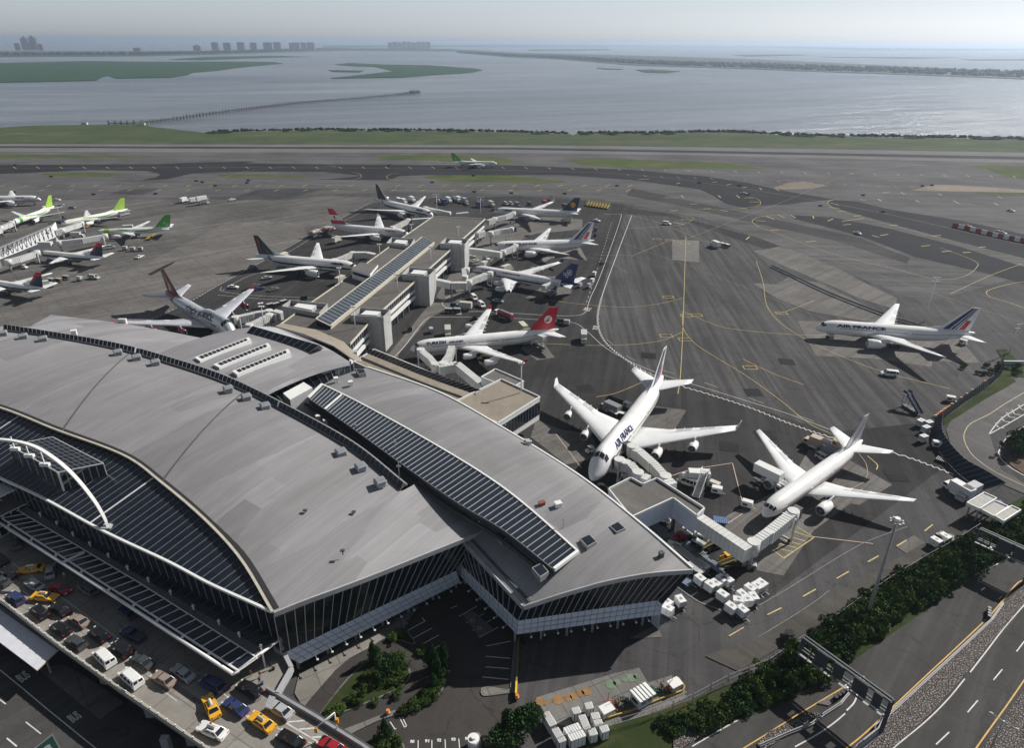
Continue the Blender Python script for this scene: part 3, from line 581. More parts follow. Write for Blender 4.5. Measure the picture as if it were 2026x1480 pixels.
bank("marsh_islands", [[(-300, 126), (0, 124), (170, 120), (300, 121.5), (480, 121), (545, 122), (560, 125), (500, 130), (465, 134), (430, 139), (380, 143), (370, 148), (340, 152), (290, 153), (230, 154), (215, 149), (200, 152), (190, 158), (0, 162), (-300, 170)],
    [(335, 117), (400, 112), (540, 109.5), (610, 111.5), (520, 114), (400, 118)],
    [(663, 127), (690, 124), (760, 127), (850, 128.5), (940, 135), (955, 138), (930, 143), (850, 148), (800, 152), (655, 154), (720, 147), (755, 143), (782, 140), (740, 131), (700, 130)],
    [(650, 138), (720, 139), (710, 142), (660, 141)], [(1258, 137.5), (1290, 137), (1345, 140), (1320, 143.5), (1275, 142)], [(1180, 134), (1232, 136), (1200, 136.5)],
    [(1450, 108), (1560, 107), (1600, 109), (1480, 111)], [(1620, 112), (1900, 113), (1800, 115)], [(1900, 117), (2100, 116), (2100, 118), (1930, 119)], [(1040, 97.5), (1200, 96), (1210, 98.5), (1050, 100)]])
SOIL = flat("far_bank", (.025, .036, .028), .9, var=.3, scale=.01)
bank("far_peninsula", [[(-600, 112), (0, 112), (100, 111), (300, 110), (420, 107), (620, 101), (700, 99.5), (900, 101), (910, 104), (1010, 112.5), (1100, 116), (1250, 128), (1340, 131), (1500, 136), (1620, 141), (1800, 147), (2026, 155.5), (2400, 170), (2400, 150), (2026, 141), (1900, 136), (1700, 126), (1500, 117), (1350, 112), (1200, 108), (1010, 103), (930, 98), (620, 94), (400, 100), (200, 101), (0, 101), (-600, 98)]], 1.0, SOIL)
bank("far_coast", [[(640, 93.5), (900, 92), (1200, 92.5), (1200, 88), (1000, 87), (640, 89)], [(1200, 91), (1500, 93), (1700, 99), (1900, 100), (2200, 98), (2200, 92), (1900, 92), (1500, 90)]], 2.0, SOIL)
belt("treeline", [(-200, 110), (0, 109), (100, 108.5), (300, 107.5), (420, 105), (520, 102), (620, 99)], 330, 18, .30, "far blue-grey treeline of the low peninsula at the left, under the tower blocks", 1)
belt("treeline", [(620, 97), (800, 97), (900, 98.5)], 300, 15, .14, "thin far treeline behind the channel, in the middle of the horizon", 2)
belt("treeline", [(905, 103), (1010, 111), (1100, 114.5), (1250, 125), (1340, 129), (1500, 134), (1620, 139), (1800, 145), (2026, 153), (2200, 160)], 620, 15, .55, "long wooded island shore with dark trees across the right of the bay", 3)
belt("treeline", [(1200, 90.5), (1500, 92), (1700, 97.5), (1900, 99), (2200, 98)], 1200, 30, .05, "palest wooded coast right under the horizon at the right", 4)
belt("shore_scrub", [(420, 261.2), (600, 256.8), (850, 258.2), (1000, 260.6), (1125, 264.6)], 9, 3.2, .8, "dark scrub fringe along the near shoreline, centre part", 7)
belt("shore_scrub", [(1145, 264.2), (1310, 263.6), (1375, 261.3), (1440, 260.8), (1600, 268.2), (1800, 271.2), (2026, 274.2), (2300, 279)], 9, 3.6, .8, "dark scrub fringe along the near shoreline, east part", 8)
# ---- tower blocks on the peninsula
BLK = flat("pale_tower_wall", (.17, .16, .16), .8, var=.1, scale=.02); WN = flat("tower_window_band", (.07, .08, .09), .4, var=0)
def tower(px, base, wpx, hpx, name, label, group, floors=12, step=False):
    p = G(px, base); D = (p - Vector((0, 0, CAMH))).length; wd = wpx * D / FPX; h = hpx * D / FPX
    rt = empty(name, p, 0, label, "building", group); mb = MB(); mb.box((-wd / 2, 0, -1), (wd / 2, wd * .5, h), BLK)
    if step: mb.box((-wd * .2, wd * .1, h), (wd * .15, wd * .4, h * 1.18), BLK)
    else: mb.box((-wd * .1, wd * .1, h), (wd * .1, wd * .3, h + 4), BLK)
    mb.build("wall", rt); mb = MB(); n = floors
    for i in range(n):
        z = h * (i + .35) / n
        for k in range(5): x = -wd / 2 + wd * (k + .15) / 5; mb.box((x, -.6, z), (x + wd * .14, .1, z + h / n * .45), WN)
    mb.build("facade", rt)
for i, (px, ba, wp, hp, stp, lb) in enumerate(((36, 98, 8, 9, 0, "small block left of the twin towers"), (51.5, 97, 11, 15, 1, "left one of the two tall dark towers at the far left"), (67, 97, 13, 16, 1, "right one of the two tall dark towers at the far left"), (81, 98, 7, 8, 0, "low tower just right of the twin tall towers"), (271, 101, 11, 5, 0, "lone low slab in the trees between the tower clusters"),
        (390, 99, 12, 7, 1, "stepped low block at the left end of the tower row"), (426, 99, 11, 12, 0, "first square tower of the regular tower row"), (450, 99, 12, 11.5, 0, "second square tower of the regular tower row"), (477, 98, 12, 11.5, 0, "third square tower of the regular tower row"),
        (502, 98, 11, 11, 0, "fourth square tower of the regular tower row"), (530.5, 97.5, 15, 11, 0, "fifth tower of the row, wide slab"), (548, 97, 14, 11, 0, "sixth tower of the row, touching the fifth"), (583, 96.5, 18, 10, 0, "wide slab right of the gap in the tower row"), (598, 96, 14, 10, 0, "middle slab of the group of three at the row's right end"), (614, 96, 14, 10, 0, "last slab at the right end of the tower row"))):
    tower(px, ba, wp, hp, "tower_block", "far-off tower, " + lb, "apartment towers on the far peninsula", step=stp)
for i in range(9):
    tower(772 + i * 9.4, 94.5, 7.5, [9, 10, 9, 10.5, 10, 9, 10, 10, 10][i], "tower_block", "very pale far block, %s from the left in the mid-horizon row" % ["first", "second", "third", "fourth", "fifth", "sixth", "seventh", "eighth", "ninth"][i], "pale apartment row at mid horizon", 6)
# ---- trestle pier
rt = empty("trestle_pier", G(560, 222), 0, "long dark timber trestle pier running out over the water to a wider end platform", "pier")
cpts = smooth_line(GG([(215, 244.5), (300, 241), (450, 220.5), (600, 203), (750, 191), (828, 181.5)], 1.0), 6); off = rt.location
WOOD = flat("weathered_timber", (.045, .035, .03), .9)
mb = MB()
for a, b in zip(cpts, cpts[1:]): mb.beam(a - off + Vector((0, 0, 1)), b - off + Vector((0, 0, 1)), 5, .9, WOOD)
mb.build("deck", rt); mb = MB(); L = 0
for a, b in zip(cpts, cpts[1:]):
    n = int((b - a).length / 7)
    d = (b - a).normalized(); sd = Vector((-d.y, d.x, 0))
    for i in range(n):
        p = a + (b - a) * (i / n) - off
        for s in (-2.4, 2.4): q = p + sd * s; mb.beam((q.x, q.y, -4), (q.x, q.y, 4.2 if i % 3 else 5.4), .7, .7, WOOD)
o = mb.build("piles", rt); o["kind"] = "stuff"
mb = MB(); e = cpts[-1] - off; mb.box((e.x - 22, e.y - 5, .6), (e.x + 4, e.y + 6, 2.4), WOOD)
for i in range(9): mb.box((e.x - 21 + i * 3, e.y - 5 + (i % 2) * 8, -3), (e.x - 20.2 + i * 3, e.y - 4 + (i % 2) * 8, 7 - i % 3), WOOD)
mb.build("end_platform", rt)
for x, y in ((282, 247), (168, 246)):
    o = MB(); o.box((-4, -2, 0), (4, 2, 3), CREAM); o.prism([(-4.3, -2.3), (4.3, -2.3), (4.3, 2.3), (-4.3, 2.3)], 3, 3.4, GREY); props(o.build("shore_hut", None, G(x, y)), "tiny pale hut on the grassy point %s" % ("where the trestle pier starts" if x > 200 else "left of the trestle pier"), "hut")
# ================================================================== AIRCRAFT
NAVY = flat("navy_paint", (.015, .025, .13), .35, var=.05); DNAVY = flat("dark_navy_paint", (.012, .018, .06), .35, var=.05)
FRED = flat("bright_red_paint", (.55, .02, .03), .35, var=.05); DGREEN = flat("dark_green_paint", (.01, .045, .035), .35, var=.05)
LIME = flat("lime_paint", (.30, .50, .06), .4, var=.05); LGREEN = flat("leaf_green_paint", (.06, .30, .04), .4, var=.05)
SLATE = flat("slate_belly_paint", (.10, .13, .18), .35, var=.05); SILV = flat("silver_paint", (.55, .57, .60), .25, metal=.3, var=.05)
MAROON = flat("deep_red_paint", (.17, .018, .02), .35, var=.1); GOLD = flat("golden_yellow_paint", (.80, .38, .02), .4, var=0)
LBLUE = flat("light_blue_paint", (.25, .40, .62), .35, var=0); TITLE = flat("title_blue", (.015, .02, .10), .4, var=0)
ACT = {
 '777': dict(L=62.9, Rf=3.1, zc=5.2, wing=[(2.6, 20.5, 14.5, 3.7), (10, 26.5, 8.2, 4.9), (30.4, 40.0, 1.9, 7.7)], eng=[(9.8, 19.3, 7.2, 1.95, 2.7)], fin=(48, 60.4, 58.6, 62.4, 18.4), stab=(51.5, 60.5, 60.8, 63.4, 10.7, 7.3), gears=(5.8, 31.5, 5.5)),
 '747': dict(L=68.6, Rf=3.25, zc=5.6, wing=[(2.8, 18.5, 17.5, 3.9), (12, 26.8, 10.2, 5.0), (31, 42.0, 4.0, 7.2)], eng=[(11.7, 22.5, 5.8, 1.4, 3.0), (20.8, 30.2, 5.8, 1.4, 4.0)], fin=(52.5, 66.2, 65, 69.8, 19.3), stab=(54.5, 65, 66, 69.3, 11, 8.4), gears=(7.5, 32.5, 5.3), hump=1, let=1),
 '340': dict(L=62.8, Rf=2.82, zc=4.8, wing=[(2.4, 19, 12, 3.5), (9.4, 24.5, 7.5, 4.6), (29.3, 38.0, 2.5, 7.0)], eng=[(9.4, 20.0, 5.2, 1.22, 2.7), (19.2, 26.5, 5.2, 1.22, 3.7)], fin=(49.5, 60.5, 58.6, 62.4, 16.8), stab=(53, 60.6, 60.6, 63, 9.7, 7.0), gears=(6.2, 32.5, 5.2), let=1),
 '330': dict(L=58, Rf=2.82, zc=4.8, wing=[(2.4, 17, 11.8, 3.5), (9.4, 22.2, 7.5, 4.6), (29.3, 35.2, 2.5, 7.0)], eng=[(9.4, 16.6, 6.4, 1.5, 2.8)], fin=(44.5, 55.6, 53.8, 57.6, 17.2), stab=(48.2, 55.8, 55.8, 58.4, 9.7, 7.0), gears=(6.2, 29.5, 5.2), let=1),
 '767': dict(L=54, Rf=2.5, zc=4.6, wing=[(2.2, 17.2, 11, 3.4), (8, 21.8, 7, 4.2), (23.7, 33.0, 2.1, 6.3)], eng=[(7.9, 15.2, 5.9, 1.55, 2.5)], fin=(40.5, 51.6, 50.3, 54.1, 15.8), stab=(44, 51.8, 51.8, 54, 9.3, 6.8), gears=(5.6, 27, 4.6)),
 '757': dict(L=46.9, Rf=1.92, zc=4.1, wing=[(1.6, 15, 8.8, 3.2), (6.2, 18.2, 5.6, 3.8), (19, 27.0, 1.9, 5.6)], eng=[(6.5, 12.3, 5.2, 1.25, 2.3)], fin=(35.8, 44.8, 43.4, 46.8, 13.5), stab=(38, 44.4, 44, 46, 7.6, 5.6), gears=(5.2, 23.5, 3.6)),
}
def fus_ring(A, a):
    """Radius in y, radius in z, centre height at distance a behind the nose."""
    L, Rf, zc = A['L'], A['Rf'], A['zc']
    nose = [(0, .03, -.36), (.35, .22, -.34), (.9, .38, -.29), (1.8, .56, -.22), (3, .73, -.13), (4.6, .87, -.06), (6.5, .96, -.02), (9, 1, 0)]
    s = Rf / 3.0; T = [(x * s, r, z) for x, r, z in nose] + [(L * .68, 1, 0), (L * .76, .93, .07), (L * .84, .76, .23), (L * .91, .52, .42), (L * .96, .33, .55), (L * .992, .16, .64), (L, .06, .66)]
    for (x0, r0, z0), (x1, r1, z1) in zip(T, T[1:]):
        if a <= x1: k = (a - x0) / (x1 - x0); return Rf * (r0 + (r1 - r0) * k), zc + Rf * (z0 + (z1 - z0) * k)
    return Rf * T[-1][1], zc + Rf * T[-1][2]
def hump(A, a):
    if not A.get('hump'): return 0
    if a < 1: return 0
    if a < 7: k = (a - 1) / 6; return 2.1 * k * k * (3 - 2 * k)
    if a < 21: return 2.1
    if a < 31: k = 1 - (a - 21) / 10; return 2.1 * k * k * (3 - 2 * k)
    return 0
def S(A, a, th, off=0):
    """Skin point: th = 0 starboard (+y), 90 deg = crown."""
    r, z = fus_ring(A, a); c, s = math.cos(th), math.sin(th); h = hump(A, a)
    y = (r + off) * c; zz = z + (r + off) * s
    if h and s > 0: zz += h * s ** .8; y *= 1 - .10 * h * s * s
    return (a, y, zz)
def stations(A):
    L, s = A['L'], A['Rf'] / 3.0
    return [x * s for x in (0, .15, .35, .6, .9, 1.3, 1.8, 2.4, 3, 3.8, 4.6, 5.5, 6.5, 7.7, 9)] + [L * k for k in (.19, .24, .29, .34, .39, .44, .52, .6, .68, .71, .74, .77, .8, .83, .86, .885, .91, .935, .96, .98, .992, 1)]
def skin_patch(mb, A, a0, a1, t0, t1, m, off=.03, na=None, nt_=6, taper=None):
    na = na or max(2, int(abs(a1 - a0) / 1.0)); rows = []
    for i in range(na + 1):
        a = a0 + (a1 - a0) * i / na; u0, u1 = (t0(a) if callable(t0) else t0), (t1(a) if callable(t1) else t1)
        rows.append([S(A, a, u0 + (u1 - u0) * j / nt_, off) for j in range(nt_ + 1)])
    mb.grid(rows, m, True)
def both(fn):
    fn(1); fn(-1)
def mirror_th(s, t): return t if s > 0 else math.pi - t
def wing_mesh(A, secs, s, m, tc=.12, flaps=True):
    mb = MB(); rows = []
    prof = [(0, 0), (.06, .42), (.25, .75), (.5, .62), (.8, .25), (1, 0.02), (.8, -.12), (.5, -.28), (.25, -.36), (.06, -.28)]
    fine = []
    for (y0, a0, c0, z0), (y1, a1, c1, z1) in zip(secs, secs[1:]):
        for k in range(4): u = k / 4; fine.append((y0 + (y1 - y0) * u, a0 + (a1 - a0) * u, c0 + (c1 - c0) * u, z0 + (z1 - z0) * u))
    fine.append(secs[-1])
    for y, a, c, z in fine: rows.append([(a + p * c, s * y, z + q * tc * c * (.9 if c > 6 else .8)) for p, q in prof])
    mb.loft(rows if s < 0 else [r[::-1] for r in rows], m)
    return mb
def airliner(key, x, y, h, type_, liv, label, cat="airliner", up=None):
    A = ACT[type_]; rt = empty(up or "parked_airliner", (x, y, .26), R(h), label, cat, "airliners on the apron")
    L, Rf, zc = A['L'], A['Rf'], A['zc']; base = liv.get('body', AIRW)
    mb = MB(); n = 32; st = stations(A); col = liv.get('zones')
    rings = [[S(A, a, 2 * math.pi * k / n) for k in range(n)] for a in st]
    i0 = mb.grid([r[::-1] for r in rings], base, True, True)
    mb.face([rings[0][k] for k in range(n)], base)
    if col:
        for fi, f in enumerate(mb.f):
            if len(f) != 4: continue
            cx = sum(mb.v[q][0] for q in f) / 4; cz = sum(mb.v[q][2] for q in f) / 4; cy = sum(mb.v[q][1] for q in f) / 4
            mm = col(cx, cy, cz, A)
            if mm: mb.m[fi] = mb.mi(mm)
    y0, a0, c0, z0 = A['wing'][0]
    bel = [[(a0 - 2 + (c0 + 5) * i / 8, (Rf * (.75 + .33 * math.sin(math.pi * i / 8))) * math.cos(math.pi * (1 + j / 8)), zc - .45 * Rf - (.30 + .40 * math.sin(math.pi * i / 8)) * Rf * abs(math.sin(math.pi * j / 8))) for j in range(9)] for i in range(9)]
    mb.grid(bel, liv.get('belly', base), True)
    fus = mb.build("fuselage", rt)
    # windows, doors, windscreen
    mb = MB(); skip = liv.get('noglass')
    zw_ = .22
    def wrow(s):
        a = 9 * Rf / 3
        while a < L * .84:
            if not (L * .36 < a < L * .375 or L * .58 < a < L * .595):
                t0 = mirror_th(s, zw_ - .06); t1 = mirror_th(s, zw_ + .07)
                mb.face([S(A, a, t0, .02), S(A, a + .28, t0, .02), S(A, a + .28, t1, .02), S(A, a, t1, .02)][::s], CAMB)
            a += .53
    both(wrow); mb.build("cabin_windows", rt); mb = MB(); f = Rf / 3
    w0, w1 = ((4.3, 5.6) if A.get('hump') else (2.0, 3.2))
    for s in (1, -1):
        skin_patch(mb, A, w0 * f, w1 * f, mirror_th(s, .98), mirror_th(s, 1.53), CAMB, .05, 3, 5)
        skin_patch(mb, A, (w0 + .35) * f, (w1 + .55) * f, mirror_th(s, .55), mirror_th(s, .93), CAMB, .05, 3, 4)
    mb.build("windscreen", rt)
    mb = MB(); DL = flat("door_outline", (.35, .36, .38), .5, var=0)
    for s in (1, -1):
        for a in (6.5 * f + 1, L * .37, L * .59, L * .83):
            t0, t1 = .0, .42
            for (p, q, u0, u1) in ((a, a + .08, t0, t1), (a + 1.1, a + 1.18, t0, t1), (a, a + 1.18, t0, t0 + .03), (a, a + 1.18, t1 - .03, t1)):
                mb.face([S(A, p, mirror_th(s, u0), .02), S(A, q, mirror_th(s, u0), .02), S(A, q, mirror_th(s, u1), .02), S(A, p, mirror_th(s, u1), .02)], DL)
    mb.build("cabin_doors", rt)
    # wings
    wm = liv.get('wing', WING)
    for s in (1, -1):
        wmb = wing_mesh(A, A['wing'], s, wm)
        # flap track fairings and panel lines
        for k in (.22, .36, .5, .66):
            (ya, aa, ca, za), (yb, ab, cb, zb) = A['wing'][1], A['wing'][2]
            yy, a_, c_, z_ = ya + (yb - ya) * (k - .15), aa + (ab - aa) * (k - .15), ca + (cb - ca) * (k - .15), za + (zb - za) * (k - .15)
            wmb.tube([(a_ + c_ * .55, s * yy, z_ - .15), (a_ + c_ * .8, s * yy, z_ - .35), (a_ + c_ * 1.0, s * yy, z_ - .3), (a_ + c_ * 1.13, s * yy, z_ - .2)], [.08, .26, .22, .03], wm, 6)
        wg = wmb.build("wing", rt)
        ya, aa, ca, za = A['wing'][-1]
        if A.get('let'):
            lb = MB(); hh = 1.9 if type_ == '747' else 1.7; up_ = .9
            P0 = [(aa + .1, s * ya, za), (aa + ca, s * ya, za)]; P1 = [(aa + ca * .75, s * (ya + up_), za + hh), (aa + ca * 1.15, s * (ya + up_), za + hh)]
            lb.loft([[Vector(P0[0]), Vector(P0[1]), Vector(P0[1]) + Vector((0, s * .18, .02)), Vector(P0[0]) + Vector((0, s * .18, .02))], [Vector(P1[0]), Vector(P1[1]), Vector(P1[1]) + Vector((0, s * .1, 0)), Vector(P1[0]) + Vector((0, s * .1, 0))]], liv.get('winglet', wm), False)
            lb.build("winglet", wg)
        fl = MB()                                     # grey flap and spoiler panels, just proud of the skin
        for k in range(7):
            (ya, aa, ca, za), (yb, ab, cb, zb) = A['wing'][1], A['wing'][2]
            u0, u1 = k / 7 * .8, (k + .93) / 7 * .8; q = []
            for u, v in ((u0, .70), (u1, .70), (u1, .97), (u0, .97)): q.append((aa + (ab - aa) * u + (ca + (cb - ca) * u) * v, s * (ya + (yb - ya) * u), za + (zb - za) * u + (ca + (cb - ca) * u) * .11 * (.40 if v < .8 else .09) + .05))
            fl.face(q if s > 0 else q[::-1], LGREY if k % 3 else WHITE)
        fl.build("flap_panels", wg)
        # engines
        for (ey, ea, el, er, ez) in A['eng']:
            em = MB(); ec = liv.get('engine', AIRW); nn = 20
            prof = [(0, .90), (.06, 1.0), (.25, 1.06), (.55, 1.02), (.8, .86), (.84, .66), (1.0, .42)]
            R_ = [[(ea + el * p, s * ey + er * q * math.cos(2 * math.pi * k / nn), ez + er * q * math.sin(2 * math.pi * k / nn)) for k in range(nn)] for p, q in prof]
            em.grid([r[::-1] for r in R_], ec, True, True); em.face(R_[-1][::-1], DKGREY)
            eo = em.build("engine", rt)
            em = MB(); lip = [[(ea + el * p, s * ey + er * q * math.cos(2 * math.pi * k / nn), ez + er * q * math.sin(2 * math.pi * k / nn)) for k in range(nn)] for p, q in ((0.0, .90), (-.015, .86), (.0, .80), (.12, .78))]
            em.grid(lip, METAL, True, True); em.face(lip[-1], DKGREY); em.build("intake_lip", eo)
            em = MB(); c = lip[-1]; em.tube([(ea + el * .02, s * ey, ez), (ea + el * .12, s * ey, ez)], [.05, er * .28], GREY, 10); em.build("spinner", eo)
            # pylon
            em = MB()
            wz = zc - .3 * Rf
            secs = A['wing']; i = 0 if ey < secs[1][0] else 1; u = (ey - secs[i][0]) / (secs[i + 1][0] - secs[i][0]); wa = secs[i][1] + (secs[i + 1][1] - secs[i][1]) * u; wzz = secs[i][3] + (secs[i + 1][3] - secs[i][3]) * u
            em.loft([[(ea + el * .3, s * ey - .15, ez + er * .9), (ea + el * .3, s * ey + .15, ez + er * .9), (ea + el * .95, s * ey + .15, ez + er * .3), (ea + el * .95, s * ey - .15, ez + er * .3)][::-1],
                     [(wa - .6, s * ey - .15, wzz + .35), (wa - .6, s * ey + .15, wzz + .35), (wa + 3.2, s * ey + .15, wzz), (wa + 3.2, s * ey - .15, wzz)][::-1]], ec if liv.get('pylon') else wm, False)
            em.build("pylon", eo)
        # stabiliser
        s0, s1, s2, s3, sy, sz = A['stab']
        sb = wing_mesh(A, [(.3, s0, s1 - s0, sz - 1.0), (sy, s2 - .6, s3 - s2 + .6, sz + .15)], s, liv.get('stab', wm), .08); sb.build("stabiliser", rt)
    # fin
    f0, f1, f2, f3, fz = A['fin']; zr = fus_ring(A, f0)[1] + fus_ring(A, f0)[0] * .9; zr2 = fus_ring(A, f1)[1]
    def FP(u, v, off): # u chordwise, v up
        zz = (zr - .8) + (fz - zr + .8) * v; a = (f0 - 1.0 + (f2 - f0 + 1.0) * v) * (1 - u) + (f1 + (f3 - f1) * v) * u
        th = .32 * (1 - .6 * v) * math.sin(math.pi * min(1, u * 1.15 + .02)) ** .7
        return (a, off * (th + .02), zz)
    mb = MB(); rows = []; fm = liv.get('fin', AIRW); NV = 16; NU = 16
    for sgn in (1, -1):
        rows = [[FP(u / NU, v / NV, sgn) for u in range(NU + 1)] for v in range(NV + 1)]
        j = len(mb.f); mb.grid(rows if sgn > 0 else [r[::-1] for r in rows], AIRW, True)
        for fi in range(j, len(mb.f)):
            k = fi - j; vv = (k // NU + .5) / NV; uu = (k % NU + .5) / NU; uu = uu if sgn > 0 else 1 - uu
            mb.m[fi] = mb.mi(fm(uu, vv) if callable(fm) else fm)
    mb.face([FP(u / NU, 1, 1) for u in range(NU + 1)] + [FP(u / NU, 1, -1) for u in range(NU, -1, -1)], fm if not callable(fm) else fm(.5, .99))
    mb.loft([[(f0 - 6, -.05, fus_ring(A, f0 - 6)[1] + Rf * .9), (f0 - 6, .05, fus_ring(A, f0 - 6)[1] + Rf * .9), (f0, .25, zr - .6), (f0, -.25, zr - .6)], [(f0 - 5.9, -.02, fus_ring(A, f0 - 6)[1] + Rf * .95), (f0 - 5.9, .02, fus_ring(A, f0 - 6)[1] + Rf * .95), (f0 + 1, .1, zr + 1.2), (f0 + 1, -.1, zr + 1.2)]], base, False)
    fin = mb.build("tail_fin", rt)
    ex = liv.get('art')
    if ex:
        mb = MB(); ex(mb, A, FP); 
        if mb.f: mb.build("tail_emblem", fin)
    tx = liv.get('title')
    if tx:
        mb = MB()
        for (s_, a0_, ln_, th0, hh, mt) in tx:
            def side(s):
                v_, f_, asp = text_geo(s_, .045)
                dth = hh / Rf
                fn = lambda u, v: S(A, (a0_ + ln_ * u) if s < 0 else (a0_ + ln_ * (1 - u)), mirror_th(s, th0 + dth * v), .11)
                put_text(mb, s_, fn, mt, .045)
            both(side)
        mb.build("airline_title", fus)
    st_ = liv.get('stripes')
    if st_:
        mb = MB(); st_(mb, A); mb.build("cheatline", fus)
    # gear
    ng, mg, gy = A['gears']
    mb = MB(); mb.tube([(ng, 0, .6), (ng, 0, zc - Rf * .7)], .14, STEEL, 8); mb.tube([(ng, 0, 1.5), (ng + 1.6, 0, zc - Rf * .8)], .08, STEEL, 6)
    go = mb.build("nose_gear", rt)
    for s in (-.35, .35):
        wb = MB(); wb.tube([(ng, s - .17, .52), (ng, s + .17, .52)], .52, BLACK, 14); wb.build("wheel", go)
    for s in (1, -1):
        mb = MB(); mb.tube([(mg, s * gy, .8), (mg, s * gy * .92, zc - Rf * .6)], .24, STEEL, 8); mb.tube([(mg - .9, s * gy, .75), (mg + .9, s * gy, .75)], .12, STEEL, 6); go = mb.build("main_gear", rt)
        for dx in ((-.85, .85) if type_ != '777' else (-1.4, 0, 1.4)):
            for dy in (-.5, .5): wb = MB(); wb.tube([(mg + dx, s * gy + dy - .22, .62), (mg + dx, s * gy + dy + .22, .62)], .62, BLACK, 14); wb.build("wheel", go)
    return rt
def disc(mb, FP, u0, v0, ru, rv, m, off=1.25, n=22, ring=None):
    for sg in (1, -1):
        c_ = FP(u0, v0, sg); RR = rv * (FP(0, 1, 1)[2] - FP(0, 0, 1)[2]); P = lambda r, a: (c_[0] + RR * r * math.cos(a), sg * (.36 - .16 * v0), c_[2] + RR * r * math.sin(a))
        if ring: mb.grid([[P(1, 2 * math.pi * k / n) for k in range(n)], [P(ring, 2 * math.pi * k / n) for k in range(n)]], m, False, True)
        else: mb.face([P(1, 2 * math.pi * k / n) for k in range(n)], m)
def poly_fin(mb, FP, pts, m, off=.03):
    for sg in (1, -1): mb.face([(lambda p: (p[0], p[1] + sg * off, p[2]))(FP(u, v, sg)) for u, v in (pts if sg < 0 else pts[::-1])], m)
def af_art(mb, A, FP):
    for (b0, b1, t0, t1, m, v0, v1) in ((.16, .34, .16, .40, NAVY, .10, .97), (.38, .47, .46, .58, NAVY, .10, .97), (.51, .56, .63, .70, NAVY, .10, .97), (.62, .82, .72, .90, FRED, .10, .48)):
        for k in range(6):
            va, vb = v0 + (v1 - v0) * k / 6, v0 + (v1 - v0) * (k + 1) / 6
            L_ = lambda p, q, v: p + (q - p) * v
            poly_fin(mb, FP, [(L_(b0, t0, va), va), (L_(b1, t1, va), va), (L_(b1, t1, vb), vb), (L_(b0, t0, vb), vb)], m)
AF = dict(art=af_art)
af_t = lambda a, l, h=1.25, th=.42: [("AIR FRANCE", a, l, th, h, TITLE)]
def turk_art(mb, A, FP):
    disc(mb, FP, .56, .50, .24, .17, WHITE); mb2 = mb
    poly_fin(mb, FP, [(.44, .42), (.50, .40), (.60, .42), (.68, .44), (.66, .47), (.60, .47), (.60, .60), (.57, .63), (.53, .54), (.48, .46)], FRED, .16)
def lh_art(mb, A, FP):
    disc(mb, FP, .52, .50, .26, .17, GOLD); disc(mb, FP, .52, .495, .20, .135, DNAVY, ring=.86)
    poly_fin(mb, FP, [(.38, .45), (.50, .49), (.62, .58), (.60, .53), (.66, .50), (.56, .47), (.48, .44)], DNAVY, .16)
def oly_art(mb, A, FP):
    for u, v in ((.30, .42), (.48, .44), (.64, .46), (.42, .58), (.58, .60), (.52, .32)): disc(mb, FP, u, v, .10, .075, AIRW, ring=.72)
def al_fin(u, v):
    if u < .16 + .04 * v: return AIRW
    return DGREEN
def al_art(mb, A, FP): poly_fin(mb, FP, [(.42, .12), (.86, .12), (.74, .86)], FRED); poly_fin(mb, FP, [(.56, .20), (.62, .20), (.69, .5)], DGREEN, .06)
def al_str(mb, A):
    L = A['L']
    for s in (1, -1):
        skin_patch(mb, A, 3.2, L * .80, mirror_th(s, -.36), mirror_th(s, .02), DGREEN)
        skin_patch(mb, A, L * .80, L * .86, lambda a: mirror_th(s, -.36 + (a - L * .8) * .16), lambda a: mirror_th(s, .02 + (a - L * .80) * .34), DGREEN)
def os_fin(u, v): return FRED if v > .62 or v < .30 else AIRW
def os_art(mb, A, FP): poly_fin(mb, FP, [(.40, .38), (.52, .38), (.70, .47), (.52, .57), (.40, .57), (.56, .47)], DNAVY)
def os_str(mb, A):
    for s in (1, -1): skin_patch(mb, A, 8, A['L'] * .82, mirror_th(s, .02), mirror_th(s, .07), FRED, nt_=2)
def ol_str(mb, A):
    L = A['L']
    for s in (1, -1):
        skin_patch(mb, A, 1.2, L * .82, mirror_th(s, -.32), mirror_th(s, -.02), NAVY); skin_patch(mb, A, 6, L * .8, mirror_th(s, .05), mirror_th(s, .12), LBLUE, nt_=2)
def ol_zone(x, y, z, A): return NAVY if x > A['L'] * .86 else None
def lh_str(mb, A):
    for s in (1, -1): skin_patch(mb, A, 9, A['L'] * .83, mirror_th(s, -.10), mirror_th(s, -.06), DNAVY, nt_=2)
def vs_zone(x, y, z, A): return MAROON if x > A['L'] * .80 else (SILV if z > 0 else None)
def vs_art(mb, A, FP): poly_fin(mb, FP, [(.40, .18), (.62, .30), (.55, .50), (.66, .66), (.50, .74), (.48, .55), (.34, .42)], SILV); poly_fin(mb, FP, [(.52, .14), (.72, .20), (.70, .28), (.56, .24)], WHITE)
def dl_zone(x, y, z, A): return SILV if z < A['zc'] + A['Rf'] * .15 else AIRW
def dl_str(mb, A):
    for s in (1, -1): skin_patch(mb, A, 1.5, A['L'] * .85, mirror_th(s, -.28), mirror_th(s, .06), DNAVY); skin_patch(mb, A, 1.5, A['L'] * .85, mirror_th(s, -.60), mirror_th(s, -.45), DNAVY, nt_=3)
def dl_fin(u, v): return FRED if (v > .72 and u > .2 - (v - .72)) or (v > .35 and u < .25) else DNAVY
